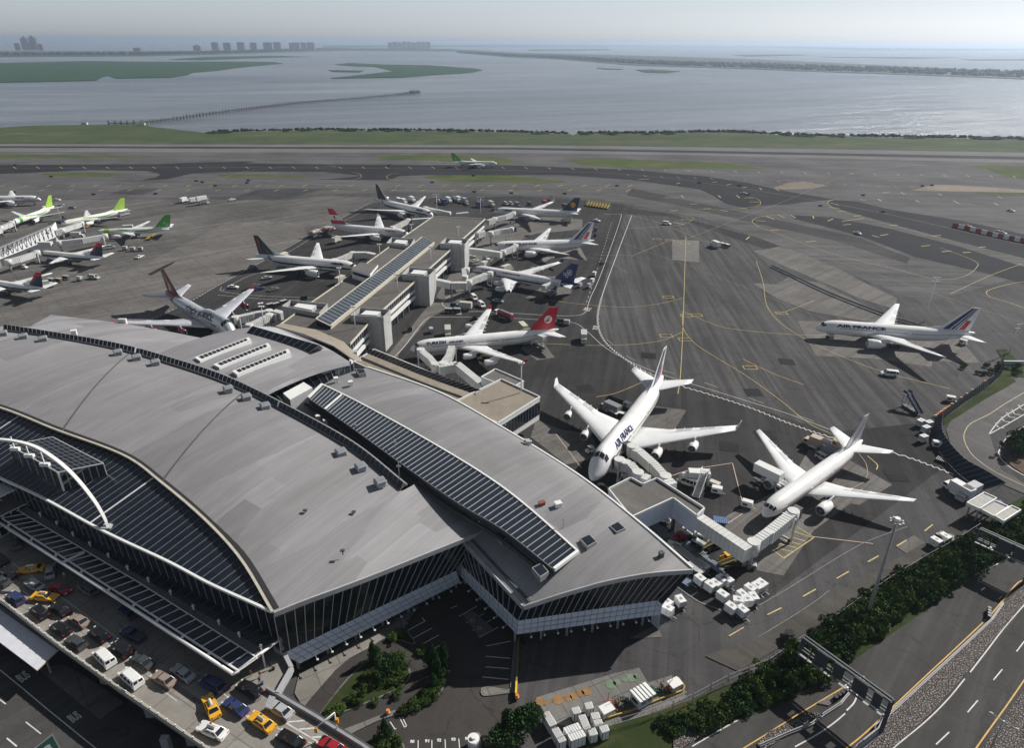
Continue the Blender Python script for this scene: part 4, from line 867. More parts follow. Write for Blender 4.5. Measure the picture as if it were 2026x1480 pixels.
def song_str(mb, A):
    for s in (1, -1):
        for (a0, a1, b, am, ph, w_, m) in ((4, 20, .35, .55, .3, .24, LIME), (14, 34, .4, .6, 2.2, .26, LGREEN), (26, 44, .5, .5, 4.2, .22, LIME), (18, 30, .1, .3, 1.2, .14, LGREEN)):
            fn = lambda a: b + am * math.sin((a - a0) / (a1 - a0) * 3.6 + ph)
            skin_patch(mb, A, a0, a1, lambda a: mirror_th(s, fn(a)), lambda a: mirror_th(s, fn(a) + w_), m, na=18, nt_=3)
def song_art(mb, A, FP):
    disc(mb, FP, .52, .40, .18, .06, AIRW, ring=.75); poly_fin(mb, FP, [(.25, .16), (.80, .22), (.78, .26), (.25, .20)], AIRW)
def song(finm, nose=None): return dict(art=song_art, fin=finm, stripes=song_str, zones=(lambda x, y, z, A: nose if nose and 5.5 < x < 8.5 else None))
def ram_str(mb, A):
    for s in (1, -1): skin_patch(mb, A, 5, A['L'] * .8, mirror_th(s, -.15), mirror_th(s, .05), BRICKC, nt_=3)
def ram_art(mb, A, FP): poly_fin(mb, FP, [(.30, .10), (.42, .25), (.60, .55), (.72, .82), (.66, .82), (.48, .52), (.26, .16)], flat("tail_swoosh_dark", (.06, .02, .04), .4, var=0))
PL = dict(
 af777=(132.3, 278.2, 348.6, '777', {**AF, 'title': af_t(8.0, 19.5)}, "AIR FRANCE jet parked alone on the open apron with stairs at its front door"),
 af747=(22.8, 161.3, 62.5, '747', {**AF, 'title': af_t(12.5, 15, 1.5, .50)}, "white four-engine jumbo with upper-deck hump, nose towards the big terminal roof"),
 ram=(66.7, 146.3, 39.9, '767', dict(stripes=ram_str, art=ram_art, fin=SILV), "untitled white twin jet with silver fin, docked to the long low jet bridge"),
 turk=(-41.2, 252.3, 14.7, '340', dict(fin=FRED, art=turk_art, winglet=FRED, title=[("TURKISH", 6.4, 8.0, .50, 1.3, TITLE), ("AIRLINES", 15.5, 6.0, .50, .8, TITLE)], engine=AIRW), "four-engine jet with red tail carrying a white disc, TURKISH title, beside the terminal"),
 af777b=(-13.1, 402.2, 7.2, '777', {**AF, 'title': af_t(8.0, 19.5)}, "AIR FRANCE jet with striped tail docked at the pier, title half hidden by its bridge"),
 oly=(-22.3, 358.5, 331.2, '340', dict(fin=NAVY, art=oly_art, stripes=ol_str, zones=ol_zone, winglet=NAVY, engine=SILV, title=[("OLYMPIC", 7.5, 7.0, .42, .8, TITLE), ("AIRWAYS", 20, 11, .50, .7, TITLE)]), "four-engine jet with dark blue tail of white rings and a blue belly stripe"),
 luft=(-14.2, 500.4, 349.8, '340', dict(fin=DNAVY, art=lh_art, stripes=lh_str, title=[("Lufthansa", 7.5, 7.0, .35, 1.1, TITLE)], engine=SLATE), "grey-white jet with navy tail and round yellow crane badge at the pier's far end"),
 ali1=(-56.9, 485.4, 139.3, '777', dict(fin=al_fin, art=al_art, stripes=al_str, title=[("Alitalia", 7.5, 7.5, .42, 1.3, TITLE)]), "green-striped jet with red triangle tail, the one farther away, at the pier's far end"),
 aus=(-66.1, 432.1, 163.5, '330', dict(fin=os_fin, art=os_art, stripes=os_str, title=[("Austrian", 9, 7.0, .42, .9, FRED)]), "twin jet with red, white and red tail between the two green-striped jets"),
 ali2=(-83.7, 358.7, 165.6, '777', dict(fin=al_fin, art=al_art, stripes=al_str, title=[("Alitalia", 7.5, 7.5, .42, 1.3, TITLE)]), "green-striped jet with red triangle tail, the nearer of the two, beside the pier"),
 vs=(-115.7, 263.2, 136.6, '747', dict(fin=MAROON, art=vs_art, zones=vs_zone, body=SILV, wing=flat("lilac_grey_wing", (.56, .57, .62), .3, metal=.15), engine=MAROON, winglet=FRED, title=[("virgin atlantic", 14, 27, .42, 2.5, flat("title_grey", (.05, .045, .06), .4, var=0))]), "silver jumbo with deep red tail and engines behind the terminal roof"),
 dl1=(-273.9, 385.4, 344.9, '757', dict(fin=dl_fin, stripes=dl_str, zones=dl_zone, engine=DNAVY), "narrow jet with navy and red tail, whole aircraft visible, docked at the striped-wall building"),
 dl2=(-273.4, 334.5, 341.3, '757', dict(fin=dl_fin, stripes=dl_str, zones=dl_zone, engine=DNAVY), "narrow jet with navy and red tail cut off by the left edge of the picture"),
 sg1=(-336.5, 455.8, 88.9, '757', song(LIME, LGREEN), "white jet with lime tail and green swirls seen nose-on at the far left"),
 sg2=(-302.2, 454.3, 59.1, '757', song(LIME), "white jet with lime tail and green swirls, middle one of the three"),
 sg3=(-267.8, 432.9, 12.6, '757', song(LGREEN, LIME), "white jet with dark leaf-green tail and green swirls, docked to the longest left jet bridge"),
 dl7=(-363.6, 531.3, 185.1, '767', dict(fin=dl_fin, zones=dl_zone, belly=SLATE, title=[("DELTA", 11, 6, .42, 1.1, TITLE)]), "jet with grey belly and DELTA title rolling in at the upper left edge"),
 taxi=(-16.9, 720.4, 178.6, '757', song(LGREEN), "white jet with green tail taxiing alone on the dark taxiway near the runway"))
for k, v in PL.items():
    up = "taxiing_airliner" if k == 'taxi' else None
    airliner(k, *v[:3], v[3], v[4], v[5], up=up)
# ================================================================== TERMINAL
def roofing(name, col, ang, seam=6.0):
    m, t, b = new_mat(name); g = t.nodes.new("ShaderNodeNewGeometry"); P = g.outputs["Position"]
    c = mixnode(t, ramp(t, noise(t, mapping(t, P, ang, (.02, .5, .5)), 1.0, 6, .65, .3), .3, .7), tuple(x * .88 for x in col), tuple(x * 1.09 for x in col))
    c = mixnode(t, ramp(t, noise(t, mapping(t, P, ang, (.03, 1.6, 1)), 1.0, 5, .7), .35, .7), mixnode(t, 1.0, c, (.90, .90, .91), 'MULTIPLY'), c)
    v = t.nodes.new("ShaderNodeTexVoronoi"); v.distance = 'CHEBYCHEV'; v.inputs["Scale"].default_value = .05; t.links.new(mapping(t, P, ang, (.5, 2, .01)), v.inputs["Vector"])
    vb = t.nodes.new('ShaderNodeRGBToBW'); t.links.new(v.outputs['Color'], vb.inputs[0]); c = mixnode(t, .28, c, vb.outputs[0], 'SOFT_LIGHT')
    wv = t.nodes.new("ShaderNodeTexWave"); wv.bands_direction = 'Y'; wv.inputs["Scale"].default_value = .32; wv.inputs["Distortion"].default_value = .05; t.links.new(mapping(t, P, ang), wv.inputs["Vector"])
    c = mixnode(t, ramp(t, wv.outputs["Fac"], .0, .03), mixnode(t, 1.0, c, (.87, .87, .88), 'MULTIPLY'), c)
    c = mixnode(t, ramp(t, noise(t, P, .05, 5, .6, 1), .35, .6), mixnode(t, 1.0, c, (.90, .89, .87), 'MULTIPLY'), c)
    t.links.new(c, b.inputs["Base Color"]); b.inputs["Roughness"].default_value = .55; b.inputs["Metallic"].default_value = 0.0; b.inputs["Specular IOR Level"].default_value = .4
    return m
ROOFA = roofing("hall_roofing", (.30, .292, .30), R(58)); ROOFB = roofing("wing_roofing", (.275, .27, .275), R(45))
ROOFM = paving("membrane_roof", (.20, .19, .18), .15, .1, R(50), crack=.25); GRAV = paving("beige_gravel_roof", (.36, .32, .26), .1, .08, 0, crack=.15)
PIERR = paving("pier_roofing", (.17, .162, .15), .12, .12, R(70), crack=.15)
PANEL = flat("blue_grey_metal_panel", (.60, .66, .76), .4, metal=0, var=.10, scale=.3)
FASC = flat("grey_fascia", (.50, .50, .52), .45, metal=.2, var=.1)
TRIM = flat("cream_trim", (.50, .46, .38), .6)
MULL = flat("mullion_grey", (.42, .43, .45), .4, metal=.3, var=0)
def interp(pts, n):
    """n+1 points evenly spread along a smooth curve."""
    c = smooth_line(pts, 8); L = [0]
    for a, b in zip(c, c[1:]): L.append(L[-1] + (b - a).length)
    out = []; j = 0
    for i in range(n + 1):
        s = L[-1] * i / n
        while j < len(L) - 2 and L[j + 1] < s: j += 1
        out.append(c[j].lerp(c[j + 1], min(1, max(0, (s - L[j]) / max(1e-6, L[j + 1] - L[j])))))
    return out
def shell(mb, rows, top, side, th=.6, bot=DKGREY):
    """Roof slab: top grid, underside and edges."""
    up = rows if ((rows[0][1] - rows[0][0]).cross(rows[1][0] - rows[0][0])).z > 0 else [r[::-1] for r in rows]
    dn = [[p - Vector((0, 0, th)) for p in r] for r in up]
    mb.grid(up, top, True); mb.grid([r[::-1] for r in dn], bot, True)
    edge = [r[0] for r in up][::-1] + up[0][1:] + [r[-1] for r in up][1:] + up[-1][::-1][1:]
    for a, b in zip(edge, edge[1:]): mb.face([a - Vector((0, 0, th)), b - Vector((0, 0, th)), b, a], side)
def ruled(near, far, nv, bulge=0):
    rows = []
    for j in range(nv + 1):
        v = j / nv; bl = (lambda i: bulge[i] if isinstance(bulge, list) else bulge)
        rows.append([a.lerp(b, v) + Vector((0, 0, bl(i) * 4 * v * (1 - v))) for i, (a, b) in enumerate(zip(near, far))])
    return rows
def quad_glazing(mb, A, B, gm, mm, n, z=.05, wd=.14, major=0):
    """Glass between polylines A and B with n ribs running from A to B."""
    a = interp(A, n); b = interp(B, n)
    mb.grid([a, b] if ((a[1] - a[0]).cross(b[0] - a[0])).z > 0 else [b, a], gm, False)
    for i in range(n + 1): mb.beam(a[i] + Vector((0, 0, z)), b[i] + Vector((0, 0, z)), wd * (2.2 if major and i % major == 0 else 1), .12, mm)
tb = empty("terminal_building", (0, 0, 0), 0, "great terminal with sweeping curved grey metal roofs, long black skylights and dark slanting glass walls", "terminal")
near = GG([(-170, 760, 24.6), (0, 806, 24.3), (109, 849, 24.0), (246, 900.6, 23.5), (321.6, 955, 22.8), (407, 1028, 21.6), (478, 1106, 20.4), (541, 1211, 19.2)])
ridge = GG([(-100, 640, 25), (10, 655, 25), (140, 674, 25.2), (300, 711, 25.2), (449, 761, 25), (566, 818, 24.3), (698, 894, 22.8), (795, 972, 20.8)])
N = 42; na_, ra_ = interp(near, N), interp(ridge, N); blg = [1.6] * (N - 8) + [1.6 * (8 - i) / 8 for i in range(9)]
mb = MB(); shell(mb, ruled(na_, ra_, 14, blg), ROOFA, TRIM, .7); mb.build("hall_roof", tb)
eave = GG([(541, 1211, 19.2), (600, 1187, 19.3), (670, 1161.5, 19.0), (740, 1135, 18.4), (820, 1103, 17.8), (900, 1071, 17.1), (953, 1050, 16.5)])
endc = GG([(795, 972, 20.8), (812, 963, 20.5), (828, 953, 20.2), (838, 948, 20.0)])
mb = MB(); shell(mb, ruled(interp(eave, 14), interp(endc, 14), 10, [0 + .9 * i / 14 * 0 for i in range(15)]), ROOFA, FASC, .7); mb.build("hall_roof_end", tb)
# expansion joints and dots of roof anchors
mb = MB()
for p in (GG([(322, 957, 22.9), (450, 884, 25.6), (560, 818, 24.9)]), GG([(130, 850, 24), (220, 765, 26.8), (235, 695, 25.6)])):
    pts = []
    for k in range(13):
        u = k / 12; i = min(range(N + 1), key=lambda j: (na_[j] - p[0]).length); pts.append(na_[i].lerp(ra_[i], u) + Vector((0, 0, blg[i] * 4 * u * (1 - u) + .12)))
    for a, b in zip(pts, pts[1:]): mb.beam(a, b, .3, .2, flat('joint_grey', (.09, .088, .085), .8))
mb.build("roof_joint", tb)
for i, (x, y) in enumerate(((199, 769), (268, 794), (335, 823), (402, 858), (468, 900), (537, 953), (604, 1013), (700, 1016), (678, 1093))):
    k = min(range(N), key=lambda j: abs(((na_[j] + ra_[j]) / 2 - G(x, y, 25)).length)); base = G(x, y, 25.2 - max(0, x - 300) * .0105)
    mb = MB(); mb.tube([base - Vector((0, 0, .7)), base + Vector((0, 0, .5))], .12, DKGREY, 6); mb.box((base.x - .45, base.y - .3, base.z + .3), (base.x + .45, base.y + .3, base.z + .6), DKGREY); mb.build("roof_anchor", tb)
# cream gutter edge
mb = MB()
for a, b in zip(na_, na_[1:]): mb.beam(a + Vector((-.1, -.2, .1)), b + Vector((-.1, -.2, .1)), .5, .4, TRIM); mb.beam(a + Vector((.4, .75, .12)), b + Vector((.4, .75, .12)), .9, .12, DARK)
mb.build("gutter", tb)
mb = MB(); e_ = interp(eave, 20)
for a, b in zip(e_, e_[1:]): mb.beam(a + Vector((.15, -.2, -.5)), b + Vector((.15, -.2, -.5)), .35, 1.15, FASC)
mb.build("fascia", tb)
# hall ridge skylight: a low glazed prism
up_ = GG([(10, 644.5, 25.6), (103.7, 658.7, 25.6), (235, 681, 25.6), (345.5, 710.6, 25.6), (449, 745, 25.4), (566.7, 802, 24.8), (698, 874.7, 23.4), (805, 959.7, 21.2)])
lo_ = GG([(7, 652.5, 25.4), (103, 667, 25.4), (235, 691.6, 25.5), (345.5, 722.7, 25.5), (449, 759, 25.3), (566.7, 816, 24.6), (698, 892, 23.1), (793, 969, 21.1)])
u_, l_ = interp(up_, 96), interp(lo_, 96); mb = MB()
md = [(a + b) / 2 + Vector((0, 0, 1.3)) for a, b in zip(u_, l_)]
mb.grid([l_, md], GLASS2, False); mb.grid([md, u_], GLASS2, False)
for i in range(97):
    big = i in (32, 68)
    mb.beam(l_[i] + Vector((0, 0, .1)), md[i] + Vector((0, 0, .06)), .5 if big else .07, .08, WHITE if big else GREY); mb.beam(md[i] + Vector((0, 0, .06)), u_[i] + Vector((0, 0, .1)), .5 if big else .07, .08, WHITE if big else GREY)
for a, b in zip(l_, l_[1:]): mb.beam(a, b, .4, .5, DKGREY)
for a, b in zip(u_, u_[1:]): mb.beam(a, b, .35, .5, GREY)
mb.face([l_[-1], u_[-1], md[-1]], DKGREY); mb.build("ridge_skylight", tb)
# roof ventilators
for x, y in ((8, 663), (48, 669), (87, 674), (235, 701), (272, 711), (309, 721), (453, 774), (489, 790), (526, 808), (676, 900), (715, 929), (753, 959)):
    z = 25.1 - max(0, x - 450) * .0125; c = G(x, y + 3, z); mb = MB()
    mb.box((-.9, -.9, -1.5), (.9, .9, .9), STEEL); 
    for k in range(3): mb.frus((-1.3, -1.3, 1.3, 1.3, .8 + k * .45), (-1.0, -1.0, 1.0, 1.0, 1.1 + k * .45), STEEL, STEEL, LGREY)
    o = mb.build("roof_ventilator", tb, c); o.rotation_euler = (0, 0, .6)
# front: shallow glazed slope under the near arc, then the vertical glass front
bl = GG([(-170, 850, 18.3), (-80, 905, 18.3), (0, 946, 18.3), (80, 983, 18.3), (206, 1052, 18.3), (331, 1111, 18.4), (411, 1153.5, 18.6), (480, 1185, 18.8), (537, 1210.5, 19.0)])
gb, gt = interp(bl, 110), [p - Vector((.1, .1, .75)) for p in interp(near, 110)]
RIB = 64; gr = interp(bl, RIB)
mb = MB(); mb.grid([gb, gt], GLASS2, False)
dirp = (G(313, 962, 22.8) - G(215, 1045, 18.3)); 
import bisect
def on_poly(poly, k): i = min(int(k), len(poly) - 2); return poly[i].lerp(poly[i + 1], k - i)
for i in range(0, RIB + 1):
    a = gr[i]; d = Vector((dirp.x, dirp.y, 0)).normalized(); best = None    # rib runs straight back until it meets the arc
    for j in range(110):
        p, q = gt[j], gt[j + 1]; dx, dy = q.x - p.x, q.y - p.y; den = d.x * dy - d.y * dx
        if abs(den) < 1e-9: continue
        s_ = ((p.x - a.x) * dy - (p.y - a.y) * dx) / den; u = ((p.x - a.x) * d.y - (p.y - a.y) * d.x) / den
        if 0 <= u <= 1 and s_ > .5: best = p.lerp(q, u); break
    if best: mb.beam(a + Vector((0, 0, .12)), best + Vector((0, 0, .12)), .45 if i in (38, 12) else .06, .07, WHITE if i in (38, 12) else GREY)
mb.build("sloped_front_glazing", tb)
mb = MB()
for a, b in zip(gb, gb[1:]): mb.beam(a, b, .5, .5, WHITE)
mb.build("white_gutter_beam", tb)
wt = [p + Vector((.3, .5, -.3)) for p in gb]; wb = [Vector((p.x + .6, p.y + 1.0, 6.4)) for p in gb]
mb = MB(); mb.grid([wb, wt], GLASS, False)
for i in range(0, 111, 2): mb.beam(wb[i] - Vector((.05, .1, 0)), wt[i] - Vector((.05, .1, 0)), .10, .10, MULL)
mb.build("front_glass_wall", tb)
# right-hand end wall: leaning glass, panel band, dark recess
def end_wall(top, ptop, pbot, n, name):
    T, P_, B_ = interp(top, n), interp(ptop, n), interp(pbot, n)
    mb = MB(); mb.grid([P_, T], GLASS, False)
    for i in range(n + 1):
        o_ = (P_[i] - B_[i]).normalized() * 0; nrm = ((T[-1] - T[0]).cross(Vector((0, 0, 1)))).normalized() * .12
        mb.beam(P_[i] + nrm, T[i] + nrm, .13, .13, MULL)
    mb.build(name + "_glass", tb)
    mb = MB(); mb.grid([B_, P_], PANEL, False)
    nrm = ((T[-1] - T[0]).cross(Vector((0, 0, 1)))).normalized() * .04
    for i in range(n + 1): mb.beam(B_[i] + nrm, P_[i] + nrm, .09, .09, GREY)
    for k in (.33, .66): mb.beam(B_[0].lerp(P_[0], k) + nrm, B_[-1].lerp(P_[-1], k) + nrm, .07, .07, GREY)
    mb.build(name + "_panels", tb)
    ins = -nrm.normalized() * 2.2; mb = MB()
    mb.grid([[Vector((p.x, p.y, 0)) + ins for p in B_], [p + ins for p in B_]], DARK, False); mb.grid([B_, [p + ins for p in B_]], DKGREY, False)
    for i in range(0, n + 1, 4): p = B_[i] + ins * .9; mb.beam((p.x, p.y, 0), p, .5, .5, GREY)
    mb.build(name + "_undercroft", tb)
    for i in range(2, n, 2):
        mb = MB(); p = B_[i] + nrm.normalized() * .25; mb.beam(p - nrm.normalized() * .5, p + nrm.normalized() * .7, .12, .12, STEEL); c = p + nrm.normalized() * .9; mb.box((c.x - .2, c.y - .18, c.z - .16), (c.x + .2, c.y + .18, c.z + .06), WHITE); mb.build("wall_floodlight", tb)
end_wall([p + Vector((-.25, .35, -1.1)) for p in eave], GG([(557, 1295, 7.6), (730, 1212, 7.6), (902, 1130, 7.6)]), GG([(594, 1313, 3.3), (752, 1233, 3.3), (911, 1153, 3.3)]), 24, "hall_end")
# back of the hall: lower roof sloping to the apron side at the left
mb = MB(); shell(mb, ruled(GG([(0, 655, 23.6), (60, 660, 23.6), (140, 672, 23.6), (250, 694, 23.6), (345, 712, 23.8), (450, 745, 23.6)]), GG([(-60, 646, 18), (60, 646, 18), (100, 622.5, 17.6), (240, 639, 17.4), (330, 655, 17.4), (400, 669, 17.4)]), 8, .7), ROOFA, WHITE, .6); mb.build("rear_roof", tb)
mb = MB(); q = GG([(100, 624, 17), (240, 641, 17), (400, 670, 17), (480, 700, 17)]); mb.grid([[Vector((p.x, p.y - 1, 0)) for p in q], [p - Vector((0, 1, 0)) for p in q]], LGREY, False); mb.build("rear_wall", tb)
mb = MB()
for x in (237, 242, 247): c = G(x, 633, 18.6); mb.box((c.x - .5, c.y - .5, 17), (c.x + .5, c.y + .5, c.z + .5), WHITE)
mb.build("rear_floodlights", tb)
# arched link roof towards the pier
mb = MB(); nr = GG([(310, 700, 23.6), (370, 722, 23.6), (430, 745, 23.4), (480, 765, 23), (523, 777, 22.6)]); fr = GG([(490, 648, 19.5), (540, 646, 20), (600, 668, 20.5), (650, 690, 20), (692, 716, 18.2)])
shell(mb, ruled(interp(nr, 12), interp(fr, 12), 8, 1.2), ROOFA, FASC, 1.3); mb.build("link_roof", tb)
mb = MB(); shell(mb, ruled(GG([(545, 645, 18), (600, 660, 19), (660, 684, 19), (700, 712, 17)]), GG([(560, 640, 15), (625, 652, 15.2), (680, 676, 15), (716, 712, 13.6)]), 5, .2), GRAV, FASC, .5); mb.build("tan_link_roof", tb)
mb = MB(); T = GG([(525, 781, 21), (580, 757, 20), (640, 735, 18.6), (692, 720, 17)]); B_ = GG([(545, 800, 16), (600, 775, 15.5), (650, 755, 15), (695, 742, 14)]); mb.grid([B_, T], GLASS, False)
for i in range(13): k = i / 4; mb.beam(on_poly(B_, k), on_poly(T, k), .14, .14, MULL)
mb.build("link_end_glass", tb)
for i, (a, b, c, d) in enumerate((((385, 708), (492, 668), (497, 673), (396, 715)), ((422, 722), (530, 679), (536, 686), (434, 728)), ((459, 735), (570, 691), (575, 698), (469, 742)))):
    mb = MB(); q = GG([a, b, c, d], 24.2); mb.prism([(p.x, p.y) for p in q], 19, 24.4, WHITE); gq = [p + (sum(q, Vector()) / 4 - p) * .1 + Vector((0, 0, .3)) for p in q]
    for k in range(12):
        u0, u1 = (k + .12) / 12, (k + .88) / 12; A0, A1, B0, B1 = gq[0].lerp(gq[1], u0), gq[0].lerp(gq[1], u1), gq[3].lerp(gq[2], u0), gq[3].lerp(gq[2], u1)
        mb.face([A0.lerp(B0, .15), A0.lerp(B0, .85), A1.lerp(B1, .85), A1.lerp(B1, .15)], GLASS2)
    mb.build("long_skylight", tb)
mb = MB(); a, b = GG([(484, 664, 21.2), (610, 699, 21.2)]); c, d = GG([(500, 645, 24.2), (632, 683, 24.2)]); e2 = GG([(545, 648, 21), (640, 690, 21)])
mb.grid([interp([a, b], 11), interp([c, d], 11)], GLASS2, False)
for i in range(12): mb.beam(a.lerp(b, i / 11) + Vector((0, 0, .1)), c.lerp(d, i / 11) + Vector((0, 0, .1)), .14, .12, LGREY)
mb.face([b, e2[1], d], DKGREY); mb.face([c, d, e2[1], e2[0]], FASC); mb.face([a, c, e2[0]], DKGREY); mb.build("ridge_monitor", tb)
# east wing roof
wl = [GG(r) for r in ([(1036, 1198.5, 13.2), (1105, 1175.5, 15.0), (1165, 1158, 16.1), (1203, 1148, 16.6), (1284, 1133, 17.1), (1371, 1126, 16.9)],
    [(925, 1078, 15.2), (990, 1058, 17.0), (1050, 1040, 18.2), (1110, 1022, 18.8), (1190, 1010, 18.7), (1268, 1037, 17.4)],
    [(850, 990, 16.6), (905, 950, 18.6), (950, 960, 19.4), (1000, 930, 19.8), (1060, 900, 19.4), (1145, 941, 17.8)],
    [(740, 905, 17.4), (800, 890, 19.0), (850, 868, 19.9), (880, 850, 20.0), (930, 830, 19.5), (1003, 852, 18)],
    [(640, 850, 18.0), (700, 810, 19.6), (730, 795, 20.0), (760, 785, 20.0), (800, 775, 19.5), (867, 776, 18)],
    [(575, 815, 18.4), (610, 785, 19.0), (630, 770, 19.2), (655, 752, 19.2), (685, 740, 18.8), (727, 727, 18)])]
rows = []
cols = [interp([wl[r][c] for r in range(6)], 40) for c in range(6)]
for i in range(41): rows.append(interp([cols[c][i] for c in range(6)], 12))
mb = MB(); shell(mb, rows, ROOFB, FASC, .6); mb.build("wing_roof", tb)
mb = MB()
for a, b in zip(cols[5], cols[5][1:]): mb.beam(a + Vector((0, 0, .1)), b + Vector((0, 0, .1)), .5, .5, WHITE)
mb.build("wing_edge_trim", tb)
mb = MB()
fe = interp(wl[0], 16)
for a, b in zip(fe, fe[1:]): mb.beam(a + Vector((0, -.2, -.45)), b + Vector((0, -.2, -.45)), .3, 1.1, FASC)
mb.build("wing_fascia", tb)
mb = MB(); le = [cols[0][i] for i in range(0, 16)]
for a, b in zip(le, le[1:]): mb.beam(a + Vector((-.25, 0, -.45)), b + Vector((-.25, 0, -.45)), .3, 1.1, FASC); mb.beam(a + Vector((1.2, .6, .35)), b + Vector((1.2, .6, .35)), .5, .6, DKGREY)
mb.build("wing_side_fascia", tb)
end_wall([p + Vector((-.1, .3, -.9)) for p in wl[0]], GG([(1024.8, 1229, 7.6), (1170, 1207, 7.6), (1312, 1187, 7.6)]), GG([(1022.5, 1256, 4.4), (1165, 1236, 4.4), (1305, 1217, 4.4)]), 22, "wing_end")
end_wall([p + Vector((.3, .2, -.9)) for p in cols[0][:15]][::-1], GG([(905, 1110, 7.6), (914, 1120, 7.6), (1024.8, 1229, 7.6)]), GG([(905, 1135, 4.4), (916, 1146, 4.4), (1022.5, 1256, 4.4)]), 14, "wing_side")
mb = MB(); T = [cols[5][i] - Vector((.4, .3, .6)) for i in range(41)]; ofs = (G(1305, 1217, 4.4) - cols[5][0]).xy.to_3d(); M2 = [Vector((p.x, p.y, 0)) + ofs * .9 + Vector((0, 0, 7.6)) for p in T]; mb.grid([M2, T], GLASS, False); mb.grid([[p - Vector((0, 0, 7.6)) for p in M2], M2], PANEL, False); mb.build("wing_rear_wall", tb)
# wing skylight
sl = GG([(610, 788, 21.2), (689, 841.5, 21.8), (793, 917, 21.8), (902, 993, 21.2), (996.5, 1049.5, 20.2), (1096, 1127.5, 18.2)]); srr = GG([(637, 761, 20.2), (703.7, 793.5, 20.6), (821, 857.4, 20.7), (945.5, 931.7, 20.4), (1032, 994, 19.6), (1143, 1092, 17.9)])
mb = MB(); quad_glazing(mb, sl, srr, GLASS2, LGREY, 62, .06, .09); a_ = interp(sl, 40); b_ = interp(srr, 40)
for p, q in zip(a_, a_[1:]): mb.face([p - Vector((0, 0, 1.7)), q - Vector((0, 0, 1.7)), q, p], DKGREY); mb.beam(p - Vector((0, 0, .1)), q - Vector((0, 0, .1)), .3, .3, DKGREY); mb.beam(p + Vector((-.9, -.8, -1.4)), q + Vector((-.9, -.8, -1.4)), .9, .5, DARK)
for p, q in zip(b_, b_[1:]): mb.beam(p, q, .45, .6, WHITE)
mb.beam(a_[-1], b_[-1], .7, .8, WHITE); mb.beam(a_[0], b_[0], .7, .8, WHITE); mb.beam(a_[4] + Vector((0, 0, .1)), b_[4] + Vector((0, 0, .1)), .6, .2, WHITE); mb.build("wing_skylight", tb)
for q in (((1147, 1065), (1166, 1056), (1181, 1071), (1162, 1082)), ((1206, 1040), (1223, 1031), (1238, 1045), (1220, 1053)), ((1052, 1123), (1071, 1113), (1086, 1131), (1069, 1142)), ((981, 1055), (991, 1048), (1005, 1062), (993, 1070)), ((703, 729), (721, 730), (724, 737), (710, 740))):
    z = (18.25 if q[0][0] > 1100 else 17.8) if q[0][0] > 900 else 19.8
    p = GG(q, z + .5); mb = MB(); mb.prism([(v.x, v.y) for v in p], z - 1, z + .42, GREY); c = sum(p, Vector()) / 4
    mb.face([c + (v - c) * .86 - Vector((0, 0, .05)) for v in p], GLASS2); mb.build("roof_hatch", tb)
# small rooftop things (fixed to the roof)
def roof_box(x, y, z, sx, sy, sz, m, rz=.4, name="roof_unit"):
    mb = MB(); mb.box((-sx / 2, -sy / 2, -.6), (sx / 2, sy / 2, sz), m); mb.box((-sx / 2 - .1, -sy / 2 - .1, sz), (sx / 2 + .1, sy / 2 + .1, sz + .12), m); o = mb.build(name, tb, G(x, y, z)); o.rotation_euler = (0, 0, rz)
for a in ((630, 828, 19.2, 1.2, 1, .9, WHITE), (644, 836, 19.2, 1, 1, .8, WHITE), (668, 843, 19.2, 1.4, .8, .5, BRICKC), (705, 863, 19, 1.2, 1.2, 1, DKGREY), (760, 916, 18.5, 1.3, .8, .5, BRICKC), (783, 917, 18.5, 1, 1, 1.2, DKGREY), (861, 961, 18.3, 1.3, 1.3, 1.1, WHITE), (665, 753, 20, 1.2, 1.2, 1, WHITE), (694, 761, 20, 1.2, 1.2, 1.1, WHITE), (147, 660, 24, 1.6, 1.6, 1.2, WHITE),
          (1072, 998, 19.2, 1.4, .9, .6, BRICKC), (1104, 1001, 19.2, 1.5, 1.2, .9, WHITE), (1308, 1100, 17.5, .9, .9, .9, DKGREY), (700, 700, 14, 2, 2, 1, LGREY)): roof_box(*a)
mb = MB()
for (x, y, z, h) in ((783, 905, 19, 5.5), (792, 968, 19, 8), (1114, 1045, 18.4, 2.8), (706, 862, 19, 4)): p = G(x, y, z); mb.tube([p, p + Vector((0, 0, h))], .07, STEEL, 6); mb.box((p.x - .5, p.y - .1, z + h * .8), (p.x + .5, p.y + .1, z + h * .85), STEEL)
o = mb.build("roof_antennas", tb)
mb = MB(); q = GG([(560, 778, 20.5), (601, 756, 20.5), (618, 767, 20.5), (574, 791, 20.5)]); mb.prism([(p.x, p.y) for p in q], 17, 20.5, LGREY, WHITE)
mb.build("plant_room", tb)
for x, y in ((1042, 882), (1046, 885), (948, 1037), (953, 1034)):
    p = G(x, y, 18 if x > 1000 else 17.0); mb = MB(); mb.tube([p, p + Vector((0, 0, 1.6))], .2, WHITE, 8); mb.box((p.x - .8, p.y - .4, p.z + 1.2), (p.x + .8, p.y + .4, p.z + 2), LGREY if x > 1000 else BLACK); mb.build("roof_floodlight", tb)
